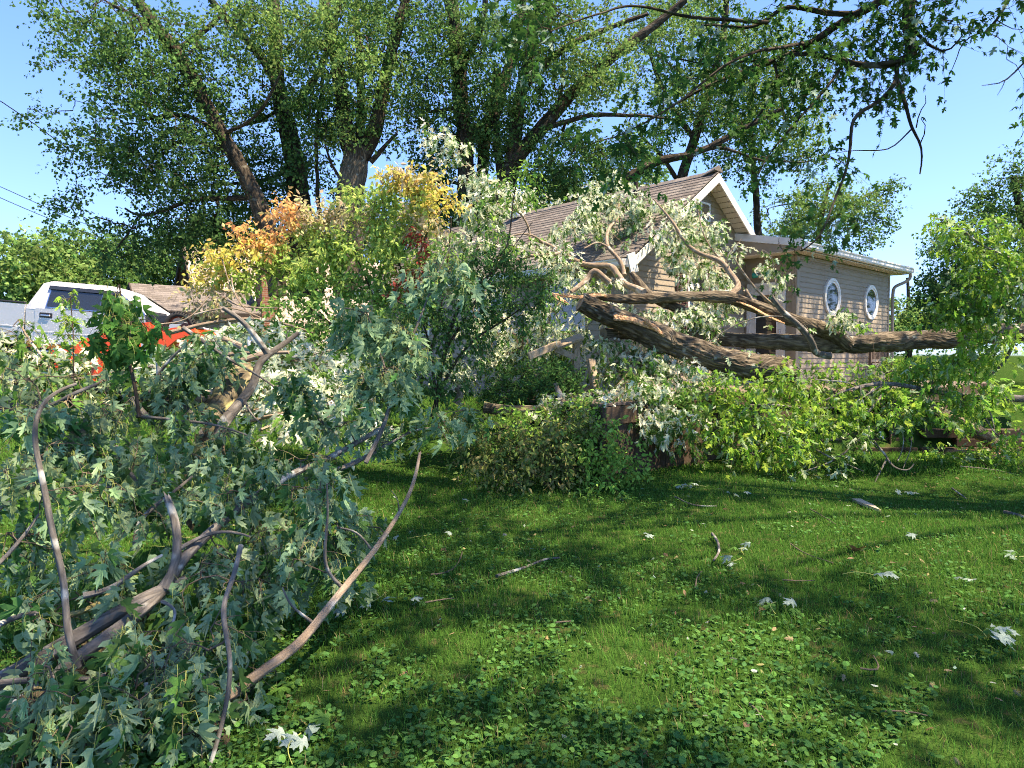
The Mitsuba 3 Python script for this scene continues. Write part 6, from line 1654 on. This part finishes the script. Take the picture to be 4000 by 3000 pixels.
ROWS = [(130, 985, 90, 40, 3.9, .35, 17), (60, 900, 55, 45, 3.9, .35, 11), (200, 905, 85, 40, 4.3, .35, 14, 1), (320, 880, 70, 35, 4.6, .35, 12, 1), (150, 1070, 90, 45, 3.4, .3, 14), (90, 1170, 70, 50, 3.1, .25, 11), (290, 1000, 85, 40, 4.1, .35, 13), (410, 1000, 65, 40, 4.1, .3, 11), (320, 1095, 80, 45, 3.7, .3, 13), (470, 1080, 70, 45, 3.8, .3, 12), (560, 1060, 55, 40, 4.0, .25, 9), (520, 1170, 70, 45, 3.4, .25, 12), (600, 1170, 55, 40, 3.6, .25, 9), (640, 1085, 40, 35, 4.1, .2, 6),
        (420, 1250, 85, 50, 3.05, .25, 13), (540, 1270, 70, 45, 3.1, .25, 11), (240, 1260, 85, 45, 2.95, .2, 11), (100, 1320, 80, 45, 2.75, .2, 10), (300, 1400, 100, 50, 2.65, .2, 13), (110, 1490, 90, 55, 2.45, .2, 11), (440, 1400, 75, 45, 2.8, .2, 10), (340, 1520, 95, 50, 2.5, .2, 11), (200, 1600, 110, 45, 2.35, .2, 10), (560, 1530, 35, 35, 2.9, .15, 5, 1), (450, 1560, 55, 45, 2.6, .15, 6), (60, 1620, 70, 40, 2.3, .2, 6),
        (720, 925, 45, 25, 4.7, .2, 6), (830, 960, 50, 25, 4.9, .2, 7), (930, 925, 45, 20, 5.1, .2, 6), (1010, 900, 35, 16, 5.3, .15, 4), (690, 1010, 40, 30, 4.4, .2, 5), (620, 1000, 40, 30, 4.4, .2, 4), (40, 800, 50, 35, 4.6, .3, 7, 1), (130, 830, 55, 30, 4.6, .3, 7, 1), (240, 830, 45, 25, 4.6, .3, 6, 1), (60, 1040, 50, 30, 3.4, .2, 6, 1), (700, 620, 0.1, .1, 5, .1, 0)]
ROWS = [(r[0], r[1] - 14, r[2], r[3] * .8, r[4] + (.55 if 1120 < r[1] < 1360 else .25), r[5], int(r[6] * .80 + .5), *r[7:]) for r in ROWS]
P, K = blobs('f', ROWS, rg)
plant(fl, defaults(NL, 'bark_limb', sides=12, step=.03, wob=.018, rough=.0012, seed=700), P, NEAR, rg, N_TOP, N_BOT, nleaf=295, pals=K, tip_r=.003, gain=.0013, clear=(OPEN1, OPEN2))

rg = np.random.default_rng(101)
cb = thing('bare_branch', 'long curved bare branch with pale bark reaching up from the heap over the lawn', 'branch')
CB = [seg('f', [(470, 1520, 3.0), (505, 1497, 3.05), (560, 1455, 3.1), (640, 1395, 3.25), (690, 1338, 3.4), (740, 1275, 3.55), (800, 1200, 3.75), (850, 1128, 3.95), (890, 1050, 4.15), (907, 978, 4.3)], .026, .009, mat='bark_pale', jag=.02),
      seg('z8', [(1495, 895, 3.6), (1440, 840, 3.55), (1405, 770, 3.5), (1412, 600, 3.5), (1412, 430, 3.5)], .011, .004),
      seg('z8', [(1375, 1050, 3.4), (1310, 1000, 3.35), (1255, 950, 3.3), (1220, 880, 3.3)], .009, .004), seg('f', [(800, 1185, 3.75), (770, 1150, 3.7), (735, 1140, 3.65)], .007, .004),
      seg('f', [(862, 1110, 4.0), (858, 1080, 4.0), (845, 1060, 4.0)], .005, .002, bare=True)]
P, K = blobs('f', [(700, 1060, 18, 25, 3.8, .06, 4), (700, 1120, 25, 28, 3.75, .08, 6), (690, 1170, 25, 25, 3.75, .08, 5), (765, 1130, 28, 16, 3.95, .08, 5), (640, 1190, 28, 25, 3.6, .1, 4), (720, 1185, 22, 16, 3.85, .08, 3)], rg)
plant(cb, defaults(CB, 'bark_limb', sides=12, step=.03, wob=.012, seed=740), P, NEAR, rg, N_TOP, N_BOT, nleaf=120, pals=K, tip_r=.003, gain=.001, clear=(OPEN1,))

rg = np.random.default_rng(102)
fg = thing('cut_log', 'thick rough-barked log standing broken off in the left foreground heap', 'log')
FLG = [seg('z1', [(1390, 1500, 4.9), (1405, 1340, 5.1), (1470, 1150, 5.3), (1550, 1020, 5.45), (1640, 945, 5.6)], .10, .088, name='stem', mat='bark_old', sides=48, step=.02, rough=.010, jag=.05, knots=2)]
plant(fg, defaults(FLG, 'bark_old', seed=760), np.zeros((0, 3)), NEAR, rg, N_TOP)
gb = thing('forked_branch', 'grey smooth forked branch leaning on the rough log in the left heap', 'branch')
GB = [seg('z1', [(1440, 1420, 4.9), (1480, 1300, 5.0), (1550, 1200, 5.1), (1640, 1090, 5.2), (1695, 990, 5.25), (1720, 900, 5.3), (1790, 825, 5.35), (1900, 745, 5.45), (1985, 680, 5.5)], .050, .018),
      seg('z1', [(1785, 830, 5.35), (1720, 740, 5.3), (1610, 610, 5.25), (1480, 515, 5.2)], .028, .014, bare=True),
      seg('z1', [(985, 1195, 5.0), (1150, 1150, 5.1), (1300, 1112, 5.2), (1400, 1095, 5.3)], .040, .045, mat='bark_pale'),
      seg('z1', [(960, 1090, 5.0), (1030, 1080, 5.0), (1130, 1130, 5.0), (1230, 1170, 5.0), (1290, 1250, 4.9), (1340, 1361, 4.8)], .022, .014),
      seg('z1', [(1215, 645, 5.1), (1400, 775, 5.1), (1560, 880, 5.1), (1690, 952, 5.1), (1830, 1045, 5.1)], .016, .007),
      seg('z1', [(870, 1230, 4.7), (1060, 1250, 4.7), (1260, 1270, 4.7), (1450, 1300, 4.7), (1640, 1361, 4.7)], .014, .007),
      seg('z1', [(1440, 945, 5.6), (1560, 890, 5.6), (1680, 845, 5.6), (1790, 825, 5.6)], .022, .03, mat='bark_pale', bare=True), seg('z1', [(1500, 830, 6.2), (1620, 815, 6.2), (1780, 815, 6.2), (1920, 810, 6.2)], .022, .016, mat='bark_pale', bare=True), seg('z1', [(1480, 720, 6.4), (1560, 750, 6.4), (1640, 790, 6.3)], .03, .03, mat='bark_pale', bare=True),
      seg('z1', [(1000, 1060, 4.9), (1060, 950, 4.9), (1150, 840, 4.9), (1240, 750, 4.9)], .014, .007), seg('z1', [(1045, 1060, 5.0), (1050, 960, 5.0), (1045, 880, 5.0)], .02, .012, bare=True),
      seg('z1', [(880, 1110, 4.8), (920, 1180, 4.8), (980, 1240, 4.8)], .028, .022, bare=True), seg('z1', [(1620, 1110, 5.2), (1660, 1200, 5.1), (1740, 1290, 5.0)], .010, .004, bare=True),
      seg('z1', [(1910, 740, 5.45), (1905, 700, 5.45), (1925, 660, 5.45)], .008, .003, bare=True), seg('z1', [(1830, 1045, 5.1), (1900, 1000, 5.1), (1935, 960, 5.1)], .008, .004)]
P, K = blobs('z1', [(1340, 800, 70, 60, 5.1, .15, 7), (1380, 720, 60, 40, 5.1, .15, 4), (1990, 1020, 60, 50, 5.1, .12, 5), (1900, 1060, 50, 40, 5.1, .12, 3), (1240, 880, 80, 50, 5.0, .2, 7), (1130, 760, 60, 40, 5.0, .15, 4), (1270, 1240, 80, 40, 4.8, .15, 5), (1450, 1330, 90, 40, 4.6, .15, 4), (1180, 990, 70, 50, 5.0, .2, 5)], rg)
plant(gb, defaults(GB, 'bark_limb', sides=14, step=.03, wob=.012, rough=.001, seed=780), P, NEAR, rg, N_TOP, N_BOT, nleaf=120, pals=K, tip_r=.003, gain=.001, clear=(OPEN1, OPEN2))
V, F, uv = limb_mesh(line('z1', (900, 1060, 5.4), (935, 1120, 5.2), (960, 1170, 5.0)), .05, .055, sides=20, step=.03, rough=.004, seed=4)
ck = thing('log_stub', 'short sawn log stub with pale cut end lying beside the grey forked branch', 'log')
scene[ck] = mikit.ply((V, F), 'bark_old', smooth=True)
ck = thing('buried_log', 'dark log buried under the drooping leaves at the lower left corner', 'log')
scene[ck] = mikit.ply(limb_mesh(line('z8', (-150, 1750, 2.5), (40, 1560, 2.6), (180, 1380, 3.0), (420, 1120, 3.6), (600, 980, 4.0)), .085, .07, sides=28, step=.03, rough=.008, seed=5)[:2], 'bark_old', smooth=True)
ck = thing('mossy_log', 'mossy log end lit by a sun patch below the bare branch', 'log')
scene[ck] = mikit.ply(limb_mesh(line('z8', (720, 1250, 3.1), (830, 1420, 2.95), (960, 1640, 2.8), (1010, 1760, 2.75)), .09, .075, sides=32, step=.02, rough=.010, seed=6)[:2], 'bark_old', smooth=True)
ck = thing('low_log', 'grey stem lying low across the lawn behind the silver leaves', 'log')
scene[ck] = mikit.ply(limb_mesh(line('z8', (820, 620, 4.6), (960, 530, 4.7), (1080, 490, 4.8)), .05, .045, sides=18, step=.03, rough=.005, seed=7)[:2], 'bark_old', smooth=True)

rg = np.random.default_rng(103)
up1 = thing('leafy_sprig', 'upright sprig of dark glossy leaves standing in front of the orange tractor', 'branch')
US = [seg('f', [(300, 900, 4.0), (290, 830, 4.0), (270, 740, 4.05), (262, 660, 4.1), (258, 615, 4.1)], .012, .004)]
P, K = blobs('f', [(252, 640, 14, 14, 4.1, .06, 4), (262, 680, 18, 20, 4.1, .08, 7), (268, 730, 18, 18, 4.05, .08, 6), (285, 690, 12, 14, 4.05, .08, 3)], rg)
plant(up1, defaults(US, 'bark_stem', sides=8, step=.04, seed=800), P, dict(NEAR, flip=.15, hang=.8, length=.16), rg, [[(.045, .10, .022), (.06, .125, .028)]], [N_BOT[0]], nleaf=150, pals=K, tip_r=.0025, gain=.001)
up2 = thing('leafy_sprig', 'thin upright sprig with small pale leaves standing in front of the truck door', 'branch')
P, K = blobs('f', [(152, 650, 12, 14, 5.2, .05, 3), (155, 690, 14, 16, 5.2, .05, 4), (158, 722, 10, 10, 5.2, .05, 2)], rg)
plant(up2, defaults([seg('f', [(158, 860, 5.2), (160, 760, 5.2), (157, 700, 5.2), (152, 640, 5.2)], .006, .003)], 'bark_stem', sides=6, step=.05, seed=805), P, dict(NEAR, size=.055, length=.06, shoots=2, leaves=6, flip=.3, hang=.55), rg, [F_TOP[1]], [F_BOT[1]], pals=K, tip_r=.002, gain=.001)
up3 = thing('leafy_branch', 'leafy branch with pale sunlit leaves below the truck at the left edge', 'fallen branch')
P, K = blobs('f', [(25, 715, 16, 14, 5.6, .1, 4), (55, 695, 10, 10, 5.6, .1, 2), (45, 765, 35, 14, 5.4, .2, 6), (110, 785, 40, 14, 5.4, .2, 6), (180, 790, 40, 12, 5.4, .2, 6), (20, 800, 30, 15, 5.2, .2, 5), (300, 800, 50, 12, 6, .3, 6), (240, 850, 50, 14, 5.4, .25, 5)], rg)
plant(up3, defaults([seg('f', [(150, 900, 5.2), (110, 800, 5.4), (60, 730, 5.6), (40, 690, 5.7)], .018, .006, mat='bark_pale'), seg('f', [(110, 830, 5.3), (220, 810, 5.5), (330, 790, 5.9)], .014, .006)], 'bark_limb', sides=8, step=.05, seed=810), P, dict(NEAR, flip=.5, hang=.6), rg, [F_TOP[0]], [F_BOT[0]], pals=K, tip_r=.0025, gain=.001)

rg = np.random.default_rng(104)
pl = thing('silver_branch', 'tall drooping branch of silver-blue leaves in the middle in front of the shrub', 'fallen branch')
PL = [seg('f', [(790, 1000, 4.6), (835, 900, 4.8), (860, 800, 5.0), (900, 705, 5.1), (925, 640, 5.2), (950, 580, 5.25), (972, 535, 5.3)], .016, .004),
      seg('f', [(925, 640, 5.2), (960, 605, 5.2), (1010, 580, 5.2)], .007, .003), seg('f', [(845, 860, 4.85), (830, 790, 4.9), (810, 730, 4.95), (790, 680, 5.0), (740, 665, 5.0)], .010, .004), seg('f', [(830, 790, 4.9), (810, 740, 4.95)], .008, .004)]
P, K = blobs('f', [(905, 600, 18, 26, 5.25, .08, 5), (930, 560, 16, 18, 5.25, .08, 3), (985, 590, 28, 20, 5.2, .08, 6), (1000, 620, 18, 16, 5.2, .08, 3), (775, 680, 38, 20, 5.0, .12, 8), (790, 720, 40, 18, 4.95, .12, 6), (860, 720, 28, 24, 5.0, .1, 7), (890, 760, 30, 20, 5.0, .1, 6), (850, 790, 38, 26, 4.9, .12, 9), (800, 800, 35, 28, 4.9, .12, 6), (835, 850, 28, 30, 4.85, .1, 7), (780, 860, 28, 22, 4.8, .1, 3), (740, 660, 16, 12, 5, .06, 2)], rg)
plant(pl, defaults(PL, 'bark_limb', sides=8, step=.04, wob=.015, seed=820), P, dict(NEAR, flip=.8, length=.12, size=.105), rg, N_TOP, N_BOT, nleaf=200, pals=K, tip_r=.0025, gain=.0011)
# ------------------------------------------------------------------ grass and broad-leaved ground cover
rg = np.random.default_rng(120)
NT = 6


def blades(n, seed, wide, tall):
    r = np.random.default_rng(seed)
    x, y = r.uniform(-.5, .5, n), r.uniform(-.5, .5, n)
    cl = meshkit.noise(np.c_[x * 9 + seed, y * 9, x * 0], seed)
    h = tall * r.uniform(.45, 1.25, n) * (.65 + .7 * cl)
    a = r.uniform(0, 6.283, n)
    lean = r.uniform(.15, 1.0, n) * h
    d = np.c_[np.cos(a), np.sin(a)]
    s = np.c_[-d[:, 1], d[:, 0]] * wide * r.uniform(.6, 1.2, (n, 1))
    b = np.c_[x, y]
    z0 = np.zeros(n)
    P = [np.c_[b - s, z0 - .005], np.c_[b + s, z0 - .005], np.c_[b + d * lean[:, None] * .35 + s * .8, h * .6], np.c_[b + d * lean[:, None] * .35 - s * .8, h * .6], np.c_[b + d * lean[:, None], h * .95]]
    V = np.stack(P, 1)
    F = np.array([[0, 1, 2], [0, 2, 3], [3, 2, 4]])
    col = pick([(.085, .205, .030), (.10, .235, .036), (.07, .175, .028), (.13, .25, .045), (.06, .155, .03)], n, r, .18)
    dry = r.random(n) < .05
    col[dry] = pick([(.34, .28, .13), (.26, .22, .10)], int(dry.sum()), r)
    return V.reshape(-1, 3), (F[None] + (np.arange(n) * 5)[:, None, None]).reshape(-1, 3), np.repeat(col, 5, 0)


for k in range(NT):
    V, F, C = blades(4200, 200 + k, .0017, .052)
    scene[f'turf_{k}'] = {'type': 'shapegroup', 'blades': mikit.ply((V, F), 'grass_blade', color=C)}
for k in range(3):
    V, F, C = blades(1500, 230 + k, .0042, .06)
    scene[f'far_turf_{k}'] = {'type': 'shapegroup', 'blades': mikit.ply((V, F), 'grass_blade', color=C)}
n_ = 0
for iy in range(2, 26):
    for ix in range(-20, 20):
        x, y = ix + .5, iy + .5
        if abs(x) > .80 * (y + 1.2) or (y > 13 and x > -5) or y > 22:
            continue
        if y > 11.2 and x > 1:
            continue
        e = .5
        z = float(gz(x, y)); sx, sy = float(gz(x + e, y) - gz(x - e, y)), float(gz(x, y + e) - gz(x, y - e))
        q = int(rg.integers(0, 4)); c, s = [(1, 0), (0, 1), (-1, 0), (0, -1)][q]
        M = np.array([[c, -s, 0, x], [s, c, 0, y], [sx * c + sy * s, -sx * s + sy * c, 1, z], [0, 0, 0, 1.0]])
        M[:3, 2] *= .8 + .4 * meshkit.noise(np.array([x * .7, y * .7, 0]))
        n_ += 1
        g = f'turf_{int(rg.integers(0, NT))}' if y < 9 else f'far_turf_{int(rg.integers(0, 3))}'
        scene[f'grass__{n_:03d}'] = {'type': 'instance', 'to_world': T(M), 'g': {'type': 'ref', 'id': g}}
tag('grass', 'short mown lawn grass between the fallen branches', 'grass', kind='stuff')

N = 34000
y = 2.3 + 8.5 * rg.random(N) ** 1.5
x = rg.uniform(-1, 1, N) * .78 * y
f = meshkit.fbm(np.c_[x * .8, y * .8, x * 0], 3, 7)
f2 = meshkit.fbm(np.c_[x * 3.5, y * 3.5, x * 0], 2, 9)
bias = .10 * smooth01(2.2, -.5, x - .15 * y) - .06
ok = (f + bias + (f2 - .5) * .6 > .53) & (y < 10.5)
x, y = x[ok], y[ok]
n = len(x)
size = rg.uniform(.011, .025, n) * rg.choice([1, 1, 1.5], n)
h = rg.uniform(.018, .050, n)
a = rg.uniform(0, 6.283, n)
axis = np.c_[np.cos(a), np.sin(a), rg.normal(size=n) * .25]
normal = np.c_[rg.normal(size=(n, 2)) * .35, np.ones(n)]
ROUND = [leaf_template([(0, .12), (.22, .0), (.46, .22), (.50, .52), (.34, .84), (0, 1)], [.12, .55, 1], fo, dp) for fo, dp in ((.2, .15), (.4, .3), (-.2, .1))]
V, F, C = leaf_batch(ROUND, np.c_[x, y, gz(x, y) + h], axis, normal, size, pick([(.085, .20, .05), (.105, .23, .055), (.07, .17, .05)], n, rg, .14), pick([(.12, .24, .055)], n, rg), rg)
add('ground_ivy', (V, F), 'grass_blade', color=C)
tag('ground_ivy', 'round-leaved weeds and clover spread through the lawn', 'ground cover', kind='stuff')
# scattered bits of torn leaf and bark in the grass
N = 700
y = 2.5 + 8 * rg.random(N) ** .8; x = rg.uniform(-1, 1, N) * .76 * y
a = rg.uniform(0, 6.283, N)
V, F, C = leaf_batch(OVAL + MAPLE_ONE, np.c_[x, y, gz(x, y) + rg.uniform(.02, .05, N)], np.c_[np.cos(a), np.sin(a), rg.normal(size=N) * .3], np.c_[rg.normal(size=(N, 2)) * .5, np.ones(N)], rg.uniform(.015, .05, N),
                      pick([(.40, .30, .17), (.30, .20, .12), (.45, .50, .42), (.35, .32, .14)], N, rg), pick([(.4, .3, .17)], N, rg), rg)
add('leaf_litter', (V, F), 'leaf', color=C)
tag('leaf_litter', 'small scraps of leaf and bark scattered over the lawn', 'leaf litter', kind='stuff')


# ------------------------------------------------------------------ twigs and torn sprigs lying on the lawn
def onground(fr, x, y, lift=.0):
    d = 5.0
    for _ in range(12):
        p = at(fr, x, y, d)
        k = (CAM_Z - float(gz(p[0], p[1])) - lift) / max(CAM_Z - p[2], .05)
        d = min(max(d * k, 1.5), 14)
    return at(fr, x, y, d)


for lab, fr, pts, r in [
    ('thick grey twig with a split end lying in the middle of the lawn', 'la', [(885, 650), (960, 625), (1060, 590), (1150, 555), (1225, 548)], .013),
    ('thin curved grey twig left of the thick split twig', 'la', [(530, 642), (600, 632), (660, 600), (700, 515)], .007),
    ('dark straight twig near the foot of the bare branch', 'la', [(495, 797), (570, 785), (655, 772)], .006),
    ('short pale stick on shaded clover in the lower middle', 'la', [(1205, 905), (1290, 898)], .006),
    ('crooked bleached stick standing among grass right of centre', 'lb', [(232, 510), (262, 565), (262, 610), (240, 645)], .013),
    ('long thin twig right of the crooked bleached stick', 'lb', [(620, 560), (730, 622), (835, 660)], .006),
    ('small hooked twig below the crooked bleached stick', 'lb', [(148, 790), (156, 735), (180, 702)], .006),
    ('pale straight twig below the long thin twig', 'lb', [(582, 746), (660, 752), (745, 748)], .005),
    ('dark bent twig in the grass at the bottom right sun patch', 'lb', [(415, 1375), (460, 1410), (492, 1462)], .006),
    ('thin brown stalk lying across the brightest sun patch', 'lb', [(1085, 1415), (1200, 1420), (1305, 1437)], .0045),
    ('forked twig beside two pale leaves above the sun patch', 'lb', [(970, 1195), (1052, 1202), (1035, 1130)], .006),
    ('long twig on the sunlit lawn below the olive shrub', 'lb', [(45, 322), (150, 366), (255, 370)], .010),
    ('thin twig in the half shade below the wood splinter', 'lb', [(720, 385), (850, 465)], .006),
    ('twig on the sunlit strip in front of the slanting log', 'lb', [(1428, 278), (1500, 332)], .010),
    ('dark stub of bark lying at the right edge of the lawn', 'lb', [(1690, 400), (1790, 425)], .022)]:
    k = thing('twig', lab, 'twig')
    p = np.array([onground(fr, *q) for q in pts]) + [0, 0, .035]
    scene[k] = mikit.ply(limb_mesh(p, r, r * .6, sides=8, step=.04, seed=len(lab), wob=.02)[:2], 'bark_limb' if r > .008 else 'twig_bark', smooth=True)
p0, p1 = onground('lb', 950, 338) + [0, 0, .05], onground('lb', 1078, 392) + [0, 0, .04]
k = thing('wood_splinter', 'flat grey-brown splinter of wood lying on the lawn in front of the right bough', 'wood splinter')
d = p1 - p0; s = nrm(np.cross(d, [0, 0, 1])) * .05
V = np.array([p0 - s, p0 + s * .9, p0 + d * .5 + s * .8, p1 + s * .1, p0 + d * .6 - s * .7])
scene[k] = mikit.ply(trimesh.convex.convex_hull(np.vstack([V, V - [0, 0, .03]])), 'deck_wood')
k = thing('dead_leaf', 'large curled brown dead leaf lying on the lawn at right', 'dead leaf')
r = np.random.default_rng(3)
LV, LF, _ = leaf_template(M_HALF, M_MID, .2, .1)
tm_ = trimesh.Trimesh(LV, LF, process=True)
for _ in range(2):
    tm_ = tm_.subdivide()
lv = np.array(tm_.vertices)
lv[:, 2] = .45 * lv[:, 0] ** 2 * 2 + .25 * (lv[:, 1] - .5) ** 2 * 2 + .10 * (meshkit.fbm(lv * 5, 2, 3) - .5)
c = onground('lb', 970, 605)
scene[k] = mikit.ply((lv @ np.array([[.95, .2, .12], [-.2, .9, .35], [0, -.3, .95]]).T * .17 + c + [-.02, 0, .05], tm_.faces), {'type': 'twosided', 'b': {'type': 'diffuse', 'reflectance': rgb(.30, .15, .075)}}, smooth=True)
LEAFW = mikit.ply(MAPLE_FLAT[0][:2], 'leaf', color=np.repeat([[.36, .45, .39]], len(MAPLE_FLAT[0][0]), 0))
LEAFX = mikit.ply(MAPLE_FLAT[1][:2], 'leaf', color=np.repeat([[.28, .37, .30]], len(MAPLE_FLAT[1][0]), 0))
LEAFG = mikit.ply(MAPLE_FLAT[1][:2], 'leaf', color=np.repeat([[.10, .21, .05]], len(MAPLE_FLAT[1][0]), 0))
for i, (lab, fr, cx, cy, nl, sz) in enumerate([
    ('pale upturned leaf cluster by the crooked bleached stick', 'lb', 400, 592, 3, .10), ('pale leaf sprig just below the crooked bleached stick', 'lb', 310, 668, 4, .10),
    ('dark leaf sprig with pale edges below the brown dead leaf', 'lb', 1045, 735, 6, .11), ('pale green leaf sprig on shaded grass left of the dark sprig', 'lb', 550, 870, 4, .11),
    ('large white-backed leaf spray on the shaded lawn at far right', 'lb', 1600, 1050, 6, .13), ('leaf cluster cut by the right edge of the lawn', 'lb', 1740, 640, 5, .11),
    ('lone pale leaf in the sun patch near the right edge', 'lb', 1490, 752, 2, .08), ('two pale leaves beside the forked twig', 'lb', 1010, 1118, 2, .09),
    ('pale leaves on the bright lawn near the wood splinter', 'lb', 345, 315, 3, .10), ('pale leaf pair on the sunlit grass below the olive shrub', 'lb', 105, 272, 3, .11),
    ('silvery leaf pile under the tips of the right bough', 'lb', 300, 148, 5, .12), ('hanging leaf scrap on the grass under the forked bough tip', 'lb', 790, 222, 4, .11),
    ('single small pale leaf above the right sun patch', 'lb', 1240, 540, 2, .08), ('long pale leaf near the right edge above the white spray', 'lb', 1745, 872, 2, .12),
    ('white leaf lying right of the bare branch on shaded clover', 'la', 405, 450, 3, .11), ('white leaves at the foot of the bare branch', 'la', 200, 812, 5, .10),
    ('small white leaf right of the foot of the bare branch', 'la', 440, 812, 2, .09), ('tiny white leaf in the middle of the shaded lawn', 'la', 650, 412, 1, .09),
    ('dark leaf with a pale rim in the sunlit strip', 'la', 710, 248, 2, .11), ('small pale leaf at the right of the shaded lawn', 'la', 1720, 432, 2, .09),
    ('silvery leaf spray spilling from the foot of the olive shrub', 'la', 1040, 142, 6, .13), ('pale leaf heap near the hanging twig tip', 'la', 1890, 155, 4, .12),
    ('pale leaves below the bright lawn edge at right', 'lb', 1180, 310, 4, .10), ('torn leaf bundle with a white stalk at the bottom left of the lawn', 'z8', 1300, 1560, 6, .11)]):
    k = thing('leaf_sprig', lab, 'leaf sprig')
    r = np.random.default_rng(500 + i)
    c = onground(fr, cx, cy)
    for j in range(nl):
        a = r.uniform(0, 6.283) if nl < 4 else r.normal() * .9 + (3.4 if i % 2 else .2)
        ax = nrm(np.array([math.cos(a), math.sin(a), r.uniform(-.05, .35)]))
        X, A, Z = leaf_frames(ax[None], np.array([[r.normal() * .35, r.normal() * .35 - .25, 1.0]]))
        s = sz * r.uniform(.6, 1.0)
        M = np.eye(4); M[:3, 0], M[:3, 1], M[:3, 2] = X[0] * s, A[0] * s, Z[0] * s
        M[:3, 3] = c + [r.normal() * sz * .7, r.normal() * sz * .6, r.uniform(.05, .075)]
        put(f'{k}__leaf', [LEAFW, LEAFX, LEAFW, LEAFG][int(r.integers(0, 4)) if i not in (2,) else 3 if j < 3 else 0], M)
    if nl > 2:
        a = r.uniform(0, 6.283)
        add(f'{k}__stem', limb_mesh(np.array([c + [0, 0, .05], c + [math.cos(a) * sz, math.sin(a) * sz, .06], c + [math.cos(a + .3) * sz * 2, math.sin(a + .3) * sz * 2, .05]]), .003, .002, sides=5, step=.03)[:2], 'stalk', smooth=True)
